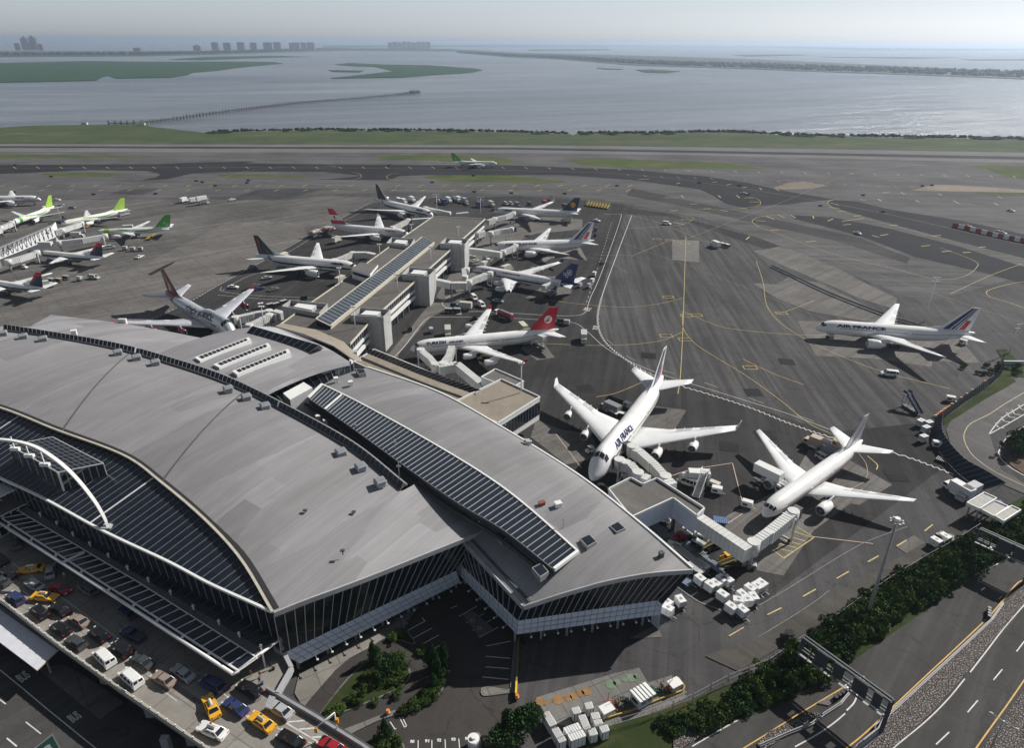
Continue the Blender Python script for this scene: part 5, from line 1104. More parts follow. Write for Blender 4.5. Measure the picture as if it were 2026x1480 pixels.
# ---- front canopy over the kerb
cn = empty("drop_off_canopy", G(240, 1200, 11.3), 0, "long black glazed drop-off canopy with white beams in front of the terminal", "canopy"); co = cn.location
def K(pts, z): return [p - co for p in GG(pts, z, K1)]
mb = MB(); F = K([(-300, 330), (10, 522), (500, 836), (1000, 1160)], 11.3); M_ = K([(-200, 320), (105, 505), (590, 795), (1078, 1106)], 11.3); quad_glazing(mb, F, M_, GLASS2, WHITE, 46, .1, .16); mb.build("outer_glazing", cn)
mb = MB(); Nn = K([(-150, 310), (172, 508), (622, 782), (1098, 1065)], 11.6); W_ = K([(-100, 260), (212, 440), (700, 745), (1163, 1032)], 12.2)
mb.grid([M_, K([(-150, 310), (172, 508), (622, 782), (1098, 1065)], 11.35)][::1], ROOFM, False); mb.build("flat_strip", cn)
mb = MB(); quad_glazing(mb, Nn, W_, GLASS2, DKGREY, 48, .08, .12); mb.build("inner_glazing", cn)
mb = MB(); FB = K([(-300, 352), (0, 540), (490, 855), (975, 1172)], 11.2)
for a, b in zip(FB, FB[1:]): mb.tube([a, b], .34, WHITE, 10)
for a, b in zip(F, F[1:]): mb.beam(a, b, .3, .35, WHITE)
for a, b in zip(M_, M_[1:]): mb.beam(a, b, .2, .3, WHITE)
for i in range(15): k = i / 14 * 3; mb.beam(on_poly(FB, k), on_poly(F, k), .5, .3, WHITE)
for i in range(10): k = i / 9 * 3; mb.face([on_poly(FB, k) + Vector((0, 0, -.5))] * 1 + [on_poly(FB, min(3, k + .3)) + Vector((0, 0, -.5)), on_poly(F, min(3, k + .3)) + Vector((0, 0, -.5)), on_poly(F, k) + Vector((0, 0, -.5))], GLASS)
E1, E2_ = K([(975, 1172), (1163, 1032)], 11.2); mb.tube([E1, E2_], .28, WHITE, 8); q0 = K([(262, 705), (352, 662)], 11.45); mb.beam(q0[0], q0[1], .6, .3, WHITE); mb.build("white_beams", cn)
for x, y in ((170, 508), (240, 545), (307, 590), (378, 632), (455, 680), (535, 732), (622, 782), (715, 835), (810, 897), (917, 960), (1002, 1012), (1093, 1065)):
    p = K([(x, y)], 11.6)[0]; mb = MB(); mb.tube([(p.x, p.y, 6.5 - co.z), (p.x, p.y, .9)], .18, WHITE, 8); mb.tube([(p.x, p.y, .9), (p.x, p.y, 1.3)], [.35, .2], WHITE, 8); mb.build("canopy_post", cn)
mb = MB(); q = K([(1020, 1150), (1085, 1070), (1100, 1065), (1090, 1098)], 11.4); mb.face(q, ROOFM); mb.build("end_slab", cn)
# ---- entrance pavilion and white arch
ep = empty("entrance_pavilion", (0, 0, 0), 0, "glass entrance box with gridded glass roof pushed out of the sloping front", "pavilion")
rq = GG([(40, 215), (220, 180), (432, 290), (243, 328)], 24.5, K1); mb = MB(); mb.face(rq[::-1] if ((rq[1] - rq[0]).cross(rq[2] - rq[0])).z < 0 else rq, GLASS)
for i in range(11): k = i / 10; mb.beam(rq[0].lerp(rq[3], k) + Vector((0, 0, .08)), rq[1].lerp(rq[2], k) + Vector((0, 0, .08)), .06, .06, MULL)
for i in range(9): k = i / 8; mb.beam(rq[0].lerp(rq[1], k) + Vector((0, 0, .12)), rq[3].lerp(rq[2], k) + Vector((0, 0, .12)), .06, .06, MULL)
for i in range(4): mb.beam(rq[i], rq[(i + 1) % 4], .22, .22, WHITE)
mb.build("glass_roof", ep); mb = MB()
bq = [Vector((p.x, p.y, 16.5)) for p in rq]
for i, j in ((3, 0), (2, 3), (1, 0)):
    mb.face([bq[i], bq[j], rq[j], rq[i]], GLASS)
    for k in range(7): mb.beam(bq[i].lerp(bq[j], k / 6), rq[i].lerp(rq[j], k / 6), .16, .16, MULL)
mb.beam(bq[3], rq[3], .4, .4, WHITE); mb.build("glass_walls", ep)
ar = empty("white_arch", G(213, 1043, 18.5), 0, "tall white steel arch curving over the glass entrance", "arch"); ao = ar.location
pts = smooth_line(GG([(452, 560, 18.5), (440, 525, 20), (405, 462, 22.5), (350, 388, 25.5), (290, 322, 28), (225, 268, 30), (150, 222, 31.5), (60, 197, 32.4), (-40, 190, 32.6), (-150, 205, 32)], 0, K1), 4)
mb = MB(); n = len(pts)
for i in range(n - 1): mb.beam(pts[i] - ao, pts[i + 1] - ao, .5 + .3 * math.sin(math.pi * i / n), .5, WHITE)
mb.build("arch_rib", ar); mb = MB(); p = Vector((0, 0, 0)); mb.box((-1.1, -.8, -1), (1.1, .8, .35), LGREY); mb.build("foot", ar)
for x, y in ((60, 222), (120, 250), (185, 287)):
    p = GG([(x, y)], 25.5, K1)[0]; mb = MB(); mb.box((p.x - 1.1, p.y - .4, 24.6), (p.x + 1.1, p.y + .4, 25.4), WHITE); mb.beam(p, p + Vector((0, 0, 3)), .2, .2, WHITE); mb.build("arch_hanger", ep)
br = empty("covered_walkway", (0, 0, 0), 0, "covered footbridge with ribbed white roof reaching the glass entrance from the left", "walkway")
q = GG([(-200, 520), (-200, 440), (84, 348), (106, 378)], 15.6, K1); mb = MB(); mb.prism([(p.x, p.y) for p in q], 15.2, 15.6, WHITE)
for i in range(24): k = i / 23; mb.beam(q[1].lerp(q[2], k) + Vector((0, 0, .06)), q[0].lerp(q[3], k) + Vector((0, 0, .06)), .12, .1, LGREY)
mb.build("ribbed_roof", br); q2 = GG([(-200, 610), (-200, 560), (160, 368), (170, 430)], 12, K1); mb = MB(); mb.prism([(p.x, p.y) for p in q2], 6.5, 12, GLASS, ROOFM)
for i in range(12): k = i / 11; p = q2[0].lerp(q2[3], k); mb.beam((p.x, p.y, 6.5), (p.x, p.y, 12.1), .18, .18, WHITE)
for z in (6.7, 9.3, 12): mb.beam(Vector((q2[0].x, q2[0].y, z)), Vector((q2[3].x, q2[3].y, z)), .2, .2, WHITE)
mb.build("glazed_body", br)
# ================================================================== BEIGE TERRACE AND GATE BLOCKS
def wall_block(name, label, cat, poly, z1, z0, wall=LGREY, roof=ROOFM, parapet=.5, trim=WHITE, glass=None, parent=None):
    q = GG(poly, z1); n = len(q); rt = parent or empty(name, (q[0].x, q[0].y, 0), 0, label, cat); o = rt.location if not parent else Vector(); q = [p - Vector((o.x, o.y, 0)) for p in q]
    A = sum(q[i].x * q[(i + 1) % n].y - q[(i + 1) % n].x * q[i].y for i in range(n))
    if A < 0: q = q[::-1]
    mb = MB(); mb.prism([(p.x, p.y) for p in q], z0, z1 - parapet, wall, roof); mb.build("walls" if not parent else "block_walls", rt)
    mb = MB()
    for i in range(n):
        a, b = q[i], q[(i + 1) % n]; d = (b - a).normalized() * .15; mb.beam(a - d + Vector((0, 0, -parapet / 2)), b + d + Vector((0, 0, -parapet / 2)), .32, parapet, trim)
    mb.build("parapet", rt)
    if glass:
        mb = MB()
        for (i, j, za, zb, nn) in glass:
            qq = GG(poly, z1); a = qq[i] - Vector((o.x, o.y, 0)); b = qq[j] - Vector((o.x, o.y, 0)); nrm = (b - a).cross(Vector((0, 0, 1))).normalized(); c = sum(q, Vector()) / n
            if nrm.dot((a + b) / 2 - c) < 0: nrm = -nrm
            a = a + nrm * .12; b = b + nrm * .12; mb.face([Vector((a.x, a.y, za)), Vector((b.x, b.y, za)), Vector((b.x, b.y, zb)), Vector((a.x, a.y, zb))], GLASS)
            for k in range(nn + 1): p = a.lerp(b, k / nn) + nrm * .08; mb.beam((p.x, p.y, za), (p.x, p.y, zb), .12, .12, LGREY)
        mb.build("window_band", rt)
    return rt
wall_block("terrace_block", "low building with beige gravel roof behind the curved wing roof", "building", [(700, 715), (740, 690), (952, 777), (1000, 760), (1000, 840), (900, 800), (727, 727)], 11, 0, LGREY, GRAV, .3)
wall_block("gate_building", "square beige-roofed gate building with dark ribbon windows beside the jumbo", "building", [(893, 797), (992, 749), (1068, 784), (985, 836)], 13.2, 4.5, WHITE, GRAV, .6, glass=[(2, 3, 6.6, 11.4, 14), (1, 2, 6.6, 11.4, 12)])
mb = MB()
for x, y in ((1048, 838), (1000, 862), (1052, 822)): p = G(x, y, 0); mb.beam((p.x, p.y, 0), (p.x, p.y, 4.6), .9, .9, LGREY)
props(mb.build("support_columns"), "short grey columns under the overhanging gate building", "column")
wall_block("small_gate_annex", "small grey flat roof block joined behind the beige gate building", "building", [(952, 745), (980, 729), (1036, 753), (1010, 768)], 11.5, 0, WHITE, ROOFM, .5)
mb = MB(); up_ = GG([(731, 690, 14.0), (850, 735, 14.0), (952, 772, 14.0)]); lo_ = GG([(724, 698, 12.0), (840, 745, 12.0), (930, 777, 12.0)]); quad_glazing(mb, lo_, up_, GLASS2, LGREY, 26, .08, .14)
o = mb.build("terrace_skylight"); props(o, "black glazed skylight strip along the beige gravel roof", "skylight")
wall_block("east_gate_building", "flat grey-roofed gate block with stepped plan beyond the wing's rear corner", "building", [(1204, 966), (1248, 944), (1272, 957), (1300, 945), (1394, 1004), (1379, 1019), (1332, 984), (1249, 1022)], 9.5, 3.2, PANEL, ROOFM, .7)
mb = MB()
for x, y in ((1238, 1040), (1330, 1050), (1372, 1080), (1300, 985)): p = G(x, y, 0); mb.beam((p.x, p.y, 0), (p.x, p.y, 3.4), .8, .8, DKGREY)
props(mb.build("gate_columns"), "dark columns carrying the stepped grey gate block", "column")
# ================================================================== PIER
pr = empty("pier_building", G(760, 560), 0, "long concourse pier with flat brown-grey roof and banded glass walls", "concourse"); po = pr.location
PO = Vector((po.x, po.y, 0)); q = [p - PO for p in GG([(552, 645), (589, 618), (672, 560.6), (777.8, 483.6), (857, 428.5), (960, 433.5), (902, 485), (830, 549), (735, 634), (693, 681), (610, 668)], 12.5)]
mb = MB(); mb.prism([(p.x, p.y) for p in q], 12.0, 12.5, WHITE, PIERR); mb.build("roof", pr)
mb = MB()
for i in range(len(q) - 2): a, b = q[i], q[i + 1]; mb.beam(a + Vector((0, 0, .2)), b + Vector((0, 0, .2)), .4, .5, CREAM)
mb.build("roof_edge", pr); c = sum(q, Vector()) / len(q)
ins = [p + (Vector((-1.2, .4, 0)) if i >= 5 else Vector((1.2, -.4, 0))) for i, p in enumerate(q)]
mb = MB(); mb.prism([(p.x, p.y) for p in ins], 0, 11.9, GLASS); mb.build("walls", pr)
mb = MB(); Ea = [ins[5], ins[6], ins[7], ins[8], ins[9]]
for a, b in zip(Ea, Ea[1:]):
    n_ = max(1, int((b - a).length / 2.4)); s_ = Vector((.35, -.1, 0))
    for (z, h, wd) in ((7.6, 1.3, .5), (4.6, 1.5, .9)): mb.beam(Vector((a.x, a.y, z)) + s_, Vector((b.x, b.y, z)) + s_, wd, h, WHITE)
    for k in range(n_): p = a.lerp(b, k / n_) + s_ * .3; mb.beam((p.x, p.y, 8), (p.x, p.y, 12), .2, .2, LGREY)
    for k in range(0, n_, 3): p = a.lerp(b, k / n_) + s_; mb.beam((p.x, p.y, 0), (p.x, p.y, 4.2), .5, .5, GREY)
mb.build("white_wall_bands", pr)
mb = MB(); A_ = [p - PO for p in GG([(625, 630.7), (835, 468.7)], 15.6)]; B_ = [p - PO for p in GG([(654, 645), (859, 479.5)], 13.9)]; quad_glazing(mb, A_, B_, flat("pier_skylight_glass", (.05, .07, .095), .25, var=.2, scale=.2), CREAM, 46, .08, .18)
mb.face([A_[0], B_[0], Vector((B_[0].x, B_[0].y, 12.4)), Vector((A_[0].x, A_[0].y, 12.4))], GLASS); mb.face([A_[0], A_[1], Vector((A_[1].x, A_[1].y, 12.4)), Vector((A_[0].x, A_[0].y, 12.4))], DKGREY)
mb.face([B_[0], B_[1], Vector((B_[1].x, B_[1].y, 12.4)), Vector((B_[0].x, B_[0].y, 12.4))], CREAM); mb.beam(B_[0], B_[1], .8, .6, CREAM); mb.beam(A_[0], A_[1], .4, .4, CREAM); mb.beam(A_[0], B_[0], .4, .4, CREAM); mb.build("pier_skylight", pr)
BLKW = paving('pier_panel_white', (.55, .55, .54), .06, 0, 0, slab=2.4, crack=0, joint=.8)
def pier_block(poly, z1, z0, outer=None):
    q = [p - PO for p in GG(poly, z1)]; A = sum(q[i].x * q[(i + 1) % 4].y - q[(i + 1) % 4].x * q[i].y for i in range(4)); q = q if A > 0 else q[::-1]
    mb = MB(); mb.prism([(p.x, p.y) for p in q], z0, z1 - 1.9, BLKW, DKGREY)
    for i in range(4):
        a, b = q[i], q[(i + 1) % 4]; mb.beam(a + Vector((0, 0, -1)), b + Vector((0, 0, -1)), .3, 2, BLKW)
    bk = mb.build("stair_block", pr); mb = MB(); c = sum(q, Vector()) / 4; k = .5
    r = [c + (p - c) * k for p in q]; mb.prism([(p.x, p.y) for p in r], z1 - 1.9, z1 - .3, LGREY, WHITE); mb.build("air_handler", bk)
for a in (([(693, 623), (713, 608), (772, 612.5), (758, 627)], 15.5, 0), ([(795, 542), (810, 528), (861.7, 532), (848, 546)], 15.5, 0), ([(871, 481), (882.7, 470), (927.7, 472.5), (918.7, 484)], 15.5, 0),
          ([(558, 605), (575.6, 593), (648, 601), (631, 619)], 14.5, 5), ([(765, 480), (775.5, 469), (820, 472), (811, 486)], 14.5, 12)): pier_block(*a)
mb = MB(); q = [p - PO for p in GG([(695, 531), (713, 519), (748, 523), (732, 542)], 17.5)]; mb.prism([(p.x, p.y) for p in q], 16.2, 17.5, WHITE, ROOFM); cc = sum(q, Vector()) / 4; r = [cc + (p - cc) * .9 for p in q]; mb.prism([(p.x, p.y) for p in r], 14.6, 16.2, GLASS); mb.prism([(p.x, p.y) for p in q], 8, 14.6, WHITE); mb.build("control_cab", pr)
def white_lamp(px, py, h, z, label):
    p = G(px, py, z); rt = empty("roof_lamp", p, 0, label, "lamp", "white lamps on the pier roof"); mb = MB(); mb.tube([(0, 0, 0), (0, 0, h)], [.22, .14], WHITE, 8); mb.build("pole", rt)
    mb = MB(); mb.beam((-.9, 0, h), (.9, 0, h), .18, .18, WHITE); mb.build("crossarm", rt)
    for s in (-.8, 0, .8): mb = MB(); mb.box((s - .28, -.3, h + .1), (s + .28, .3, h + .55), WHITE); mb.build("lamp_head", rt)
for a in ((674, 566, 8.5, 12.5, "white lamp on the pier roof edge beside the nearer green-striped jet"), (752, 510, 7, 12.5, "white lamp on the pier roof edge left of the skylight's middle"), (523, 645, 8, 12.5, "white lamp beside the ridge of the arched link roof"), (787, 577, 8, 12.5, "white lamp on the pier roof between the two nearer stair blocks"), (853, 519, 8, 12.5, "white lamp on the pier roof right of the skylight's far half"),
          (703, 650, 9, 12.5, "white lamp on the pier roof in front of the nearest stair block"), (815, 465, 6, 12.5, "white lamp on the pier edge by the red-and-white tail's nose"), (1031, 775, 10, 13, "white lamp mast standing on the beige gate building"), (907, 470, 6, 12.5, "thin white lamp on the pier roof near its far end")): white_lamp(*a)
JBW = flat('bridge_off_white', (.62, .62, .60), .55, var=.12, scale=.4)
# ================================================================== JET BRIDGES
def jet_bridge(label, fixed, tel, cab=True, z=7.6, k=None, wd=2.4, h=2.8, leg=.85):
    rt = empty("jet_bridge", (GG(fixed[:1] if fixed else tel[:1], z, k)[0].xy.to_3d()), 0, label, "jet bridge", "jet bridges at the gates"); o = rt.location
    def T(p): return [v - o for v in GG(p, z, k)]
    def tun(name, a, b, wd, h, rib):
        mb = MB(); mb.beam(a - Vector((0, 0, h / 2)), b - Vector((0, 0, h / 2)), wd, h, JBW); d = (b - a); L = d.length; d.normalize(); sd = d.cross(Vector((0, 0, 1))).normalized(); s = rib
        while s < L - .2: p = a + d * s; mb.beam(p - sd * (wd / 2 + .06) + Vector((0, 0, .04)), p + sd * (wd / 2 + .06) + Vector((0, 0, .04)), .08, .08, LGREY); [mb.beam(p + sd * q * (wd / 2 + .03) + Vector((0, 0, -h)), p + sd * q * (wd / 2 + .03), .08, .08, LGREY) for q in (-1, 1)]; s += rib
        mb.build(name, rt)
    f = T(fixed) if fixed else []; t_ = T(tel) if tel else []
    for a, b in zip(f, f[1:]): tun("fixed_corridor", a, b, wd + .4, h + .5, 1.3)
    for p in f[1:-1] if len(f) > 2 else []: mb = MB(); mb.beam((p.x, p.y, 0), (p.x, p.y, z - h), .6, .6, STEEL); mb.build("support_leg", rt)
    if t_:
        p = t_[0]; mb = MB(); mb.tube([(p.x, p.y, z - h - .3), (p.x, p.y, z + .15)], wd * .68, JBW, 16); mb.build("rotunda", rt); mb = MB(); mb.tube([(p.x, p.y, 0), (p.x, p.y, z - h)], .55, STEEL, 10); mb.build("support_leg", rt)
        for i, (a, b) in enumerate(zip(t_, t_[1:])): tun("telescopic_tunnel", a - Vector((0, 0, .15 * i)), b - Vector((0, 0, .15 * i)), wd + .25 * i, h + .1 * i, 1.1)
        a, b = t_[-2], t_[-1]; p = a.lerp(b, leg); sd = (b - a).cross(Vector((0, 0, 1))).normalized(); mb = MB()
        for s in (-1, 1): mb.beam(p + sd * s * 1.7 - Vector((0, 0, z - .6)), p + sd * s * 1.7 - Vector((0, 0, .8)), .4, .4, JBW)
        mb.beam(p + sd * 1.9 - Vector((0, 0, z - 1)), p - sd * 1.9 - Vector((0, 0, z - 1)), .5, .5, STEEL); dl = mb.build("drive_legs", rt)
        for s in (-1, 1): q = p + sd * s * 1.3; mb = MB(); mb.tube([(q - sd * .2).xy.to_3d() + Vector((0, 0, .75)), (q + sd * .2).xy.to_3d() + Vector((0, 0, .75))], .55, BLACK, 12); mb.build("wheel", dl)
        if cab: p = b; mb = MB(); mb.tube([(p.x, p.y, z - h - .4), (p.x, p.y, z + .1)], wd * .66, JBW, 16); mb.build("cab", rt); d = (b - a).normalized(); mb = MB(); mb.beam(p + d * 1.2 - Vector((0, 0, h / 2)), p + d * 3.0 - Vector((0, 0, h / 2)), wd * .95, h, DKGREY); mb.build("bellows", rt)
    return rt
jet_bridge("ribbed white bridge to the front door of the red-tailed jet", [(1040, 470), (880, 340), (775, 358)], [(755, 345), (722, 305), (672, 262)], k=K6, z=8.2)
jet_bridge("short steep bridge to the second door of the red-tailed jet", None, [(800, 340), (835, 290), (850, 240)], k=K6, z=8.3, cab=False)
jet_bridge("bridge curling to the jumbo's front left door", [(600, 350), (575, 340)], [(555, 325), (520, 285), (478, 272)], k=K3, z=8.0)
jet_bridge("long straight bridge to the jumbo's second door, near its wing root", [(700, 375), (680, 355)], [(670, 340), (620, 285), (560, 232), (530, 215)], k=K3, z=8.4)
jet_bridge("long fluted white corridor with telescopic arm to the silver-finned jet", [(540, 770), (1150, 1175)], [(1212, 1090), (1405, 948), (1712, 700)], k=K26, z=8.6, wd=2.3, h=3.3)
jet_bridge("bridge from the middle stair block to the blue-tailed jet's wing-side door", [(310, 822), (440, 850), (560, 850)], [(575, 835), (640, 805), (700, 780), (740, 770)], k=K9, z=8.4)
jet_bridge("bridge stub to the nose door of the blue-tailed jet", None, [(545, 800), (535, 745), (560, 740)], k=K9, z=8.2)
jet_bridge("bridge from the far stair block to the striped-tail jet beyond the pier", [(570, 585), (700, 600), (825, 618)], [(840, 605), (900, 580), (935, 560)], k=K9, z=8.4)
jet_bridge("bridge reaching the grey jet with the crane badge", [(720, 370), (770, 355)], [(775, 352), (850, 335), (920, 308)], k=K9, z=8.0)
jet_bridge("unused folded bridge with corrugated cylinder at the pier's east side", [(640, 470), (690, 455)], [(745, 460), (820, 440), (905, 428)], k=K9, z=9.0, leg=.6)
jet_bridge("bridge from the pier's end to the farthest green-striped jet", [(570, 310), (480, 318)], [(420, 308), (330, 288), (240, 268)], k=K9, z=7.8)
jet_bridge("bridge at the pier's west side pointing to the red-and-white-tailed jet", [(1800, 395), (1630, 405)], [(1600, 405), (1530, 440), (1465, 470)], k=K8, z=8.0)
jet_bridge("double bent bridge to the nearer green-striped jet", [(1340, 710), (1240, 690), (1130, 690)], [(1120, 690), (1050, 720), (965, 750)], k=K8, z=8.0)
jet_bridge("bridge to the silver jumbo's nose from the white parapet block", [(520, 1210), (440, 1190)], [(400, 1190), (270, 1210), (110, 1245)], k=K8, z=8.6)
jet_bridge("second bridge below the first at the silver jumbo's nose", [(480, 1220), (430, 1215)], [(405, 1225), (330, 1260), (230, 1310)], k=K8, z=8.0)
jet_bridge("bridge with grey roof boxes to the middle lime-tailed jet", [(640, 505), (700, 495)], [(720, 485), (850, 440), (950, 400)], k=K19, z=7.6)
jet_bridge("longest left bridge, reaching the leaf-green-tailed jet", [(450, 640), (600, 640)], [(690, 630), (950, 600), (1230, 550)], k=K19, z=7.2)
jet_bridge("ribbed bridge to the navy-tailed jet from the striped-wall building", [(-60, 880), (0, 870)], [(90, 850), (200, 820), (430, 745)], k=K19, z=7.2)
jet_bridge("short bridge at the left edge to the nose-on lime-tailed jet", [(-60, 500), (-10, 470)], [(0, 460), (70, 430), (135, 400)], k=K19, z=6.8)
# ================================================================== STRIPED BUILDING AT THE LEFT
lt = empty("striped_terminal", G(60, 500), 0, "low terminal at the left edge with sloping white face cut by black slots", "terminal"); lo = lt.location; LO = Vector((lo.x, lo.y, 0))
tp = [p - LO for p in GG([(-150, 776), (615, 447)], 10.5, K19)]; bt = [p - LO for p in GG([(-150, 905), (655, 585)], 4.2, K19)]
mb = MB(); mb.grid([bt, tp], LGREY, False); bk = [p + Vector((-3.5, 9, 0)) for p in tp]; mb.grid([tp, bk], PIERR, False)
for P_ in (bt, bk): mb.grid([[Vector((p.x, p.y, 0)) for p in P_], P_], DKGREY, False)
mb.face([bt[1], tp[1], bk[1], Vector((bk[1].x, bk[1].y, 0)), Vector((bt[1].x, bt[1].y, 0))], WHITE); mb.beam(tp[0], tp[1], .5, .6, GREY); mb.build("shell", lt)
mb = MB(); off = Vector((.05, -.35, .25))
for i in range(15): 
    u = (i + .3) / 15; w_ = .013
    for v0, v1 in ((.06, .42), (.47, .96)):
        A0, A1 = bt[0].lerp(bt[1], u), bt[0].lerp(bt[1], u + w_); B0, B1 = tp[0].lerp(tp[1], u), tp[0].lerp(tp[1], u + w_); mb.face([A0.lerp(B0, v0) + off, A1.lerp(B1, v0) + off, A1.lerp(B1, v1) + off, A0.lerp(B0, v1) + off], BLACK)
mb.build("black_slots", lt); mb = MB()
for uc in (.895, .30):
    u0 = bt[0].lerp(bt[1], uc).lerp(tp[0].lerp(tp[1], uc), .45) + off * 1.2; ux = (bt[1] - bt[0]).normalized() * 1.8; uy = (tp[0] - bt[0]).normalized() * 2.6
    put_text(mb, "C", lambda a, b: u0 + ux * a + uy * b, BLACK, .05)
mb.build("letter_signs", lt)
# ================================================================== VEHICLES
def paint(c): return flat("car_paint_%d_%d_%d" % tuple(int(v * 255) for v in c), c, .28, var=.04, spec=.6)
TAIL = flat("tail_lamp_red", (.45, .02, .02), .3, var=0); HEADL = flat("headlamp_clear", (.75, .75, .72), .15, var=0)
CW, CB, CSIL, CGR, CNV, CTAN, CRED, CYL, CDG = (.78, .78, .76), (.012, .012, .014), (.42, .43, .44), (.16, .165, .17), (.03, .045, .13), (.30, .235, .20), (.32, .02, .025), (.78, .40, .03), (.05, .06, .06)
def wheels(rt, xs, W, r=.34):
    for x in xs:
        for s in (1, -1): mb = MB(); y = s * (W / 2 - .1); mb.tube([(x, y - .12, r), (x, y + .12, r)], r, BLACK, 12); mb.tube([(x, y + s * .121, r), (x, y + s * .13, r)], r * .5, METAL, 8); mb.build("wheel", rt)
def prof_body(mb, prof, W, m, tuck=.06):
    """Side profile (x, z) swept across the width with softened sides."""
    ring = lambda y, k, dz: [(x * k, y, z + (dz if z > .8 else -dz * 0)) for x, z in prof]
    R_ = [ring(-W / 2, .985, -.05), ring(-W / 2 + tuck, 1, 0), ring(W / 2 - tuck, 1, 0), ring(W / 2, .985, -.05)]
    mb.loft(R_ if True else 0, m, False)
def car_parts(rt, L, W, bh, cabin, m, roofm=None, glass=GLASS, rack=None):
    h = L / 2; mb = MB()
    prof_body(mb, [(-h, .30), (-h + .02, bh * .78), (-h + .12, bh), (cabin[0] - .1, bh + .03), (cabin[3] + .15, bh + .02), (h - .45, bh - .12), (h - .08, bh - .25), (h, .5), (h - .05, .28)], W, m); bo = mb.build("body", rt)
    x0, x1, x2, x3, H = cabin; mb = MB(); w1, w2 = W / 2 - .10, W / 2 - .26
    lo = [(x0, -w1, bh), (x3, -w1, bh), (x3, w1, bh), (x0, w1, bh)]; hi = [(x1, -w2, H - .05), (x2, -w2, H - .05), (x2, w2, H - .05), (x1, w2, H - .05)]
    for i in range(4): j = (i + 1) % 4; mb.face([lo[i], lo[j], hi[j], hi[i]], glass)
    mb.build("windows", rt); mb = MB(); mb.loft([[(x1 - .04, -w2 - .03, H - .06), (x2 + .04, -w2 - .03, H - .06), (x2 + .04, w2 + .03, H - .06), (x1 - .04, w2 + .03, H - .06)], [(x1 + .05, -w2 + .04, H), (x2 - .05, -w2 + .04, H), (x2 - .05, w2 - .04, H), (x1 + .05, w2 - .04, H)]], roofm or m, True)
    for (a, b) in ((lo[0], hi[0]), (lo[1], hi[1]), (lo[2], hi[2]), (lo[3], hi[3])): mb.beam(a, b, .08, .06, m)
    mx_ = (x1 + x2) / 2
    for s in (1, -1): mb.beam((mx_, s * w1, bh), (mx_, s * w2, H - .04), .1, .05, m)
    mb.build("roof", rt)
    for s in (1, -1):
        mb = MB(); mb.box((h - .16, s * (W / 2 - .35) - .2, bh - .30), (h + .01, s * (W / 2 - .35) + .2, bh - .14), HEADL); mb.build("headlight", rt)
        mb = MB(); mb.box((-h - .01, s * (W / 2 - .3) - .18, bh - .28), (-h + .05, s * (W / 2 - .3) + .18, bh - .1), TAIL); mb.build("tail_light", rt)
    return bo
def v_sedan(rt, c, L=5.1): car_parts(rt, L, 1.9, .92, (-L * .36, -L * .24, L * .08, L * .22, 1.43), paint(c)); wheels(rt, (-L * .3, L * .31), 1.9)
def v_taxi(rt, c):
    v_sedan(rt, c, 5.4); mb = MB(); mb.box((-.75, -.35, 1.44), (.65, -.28, 1.5), BLACK); mb.box((-.75, .28, 1.44), (.65, .35, 1.5), BLACK); mb.frus((-.85, -.3, .75, .3, 1.5), (-.75, -.08, .65, .08, 1.85), CREAM, LGREY, CREAM); mb.build("roof_sign", rt)
def v_suv(rt, c, L=4.9): car_parts(rt, L, 1.95, 1.08, (-L * .48, -L * .43, L * .10, L * .22, 1.82), paint(c)); wheels(rt, (-L * .3, L * .32), 1.95, .38)
def v_van(rt, c, L=5.5):
    m = paint(c); h = L / 2; mb = MB(); prof_body(mb, [(-h, .35), (-h, 1.15), (h - 1.1, 1.15), (h - .3, .98), (h, .8), (h - .02, .3)], 2.0, m); mb.build("body", rt)
    mb = MB(); w1, w2 = .95, .82; lo = [(-h + .03, -w1, 1.12), (h - .95, -w1, 1.12), (h - .95, w1, 1.12), (-h + .03, w1, 1.12)]; hi = [(-h + .15, -w2, 2.0), (h - 1.65, -w2, 2.0), (h - 1.65, w2, 2.0), (-h + .15, w2, 2.0)]
    for i in range(4): j = (i + 1) % 4; mb.face([lo[i], lo[j], hi[j], hi[i]], GLASS)
    mb.build("windows", rt); mb = MB(); prof = [[(-h + .05, -w2 - .05, 1.96), (h - 1.55, -w2 - .05, 1.96), (h - 1.55, w2 + .05, 1.96), (-h + .05, w2 + .05, 1.96)], [(-h + .25, -w2 + .12, 2.1), (h - 1.8, -w2 + .12, 2.1), (h - 1.8, w2 - .12, 2.1), (-h + .25, w2 - .12, 2.1)]]; mb.loft(prof, m, True)
    for k in (0, .2, .45, .72, 1):
        for s in (1, -1): x = -h + .06 + (L - 1.05) * k; x2 = -h + .18 + (L - 1.85) * k; mb.beam((x, s * (w1 + .01), 1.12), (x2, s * (w2 + .01), 2.0), .22, .05, m)
    mb.beam((-h + .03, 0, 1.1), (-h + .15, 0, 2.0), .16, .05, m); mb.beam((-h + .01, -.9, 1.2), (-h + .01, .9, 1.2), .08, .3, m); mb.build("roof", rt)
    for s in (1, -1): mb = MB(); mb.box((h - .1, s * .7 - .2, .75), (h + .02, s * .7 + .2, .95), HEADL); mb.build("headlight", rt)
    wheels(rt, (-L * .3, L * .33), 2.0, .38)
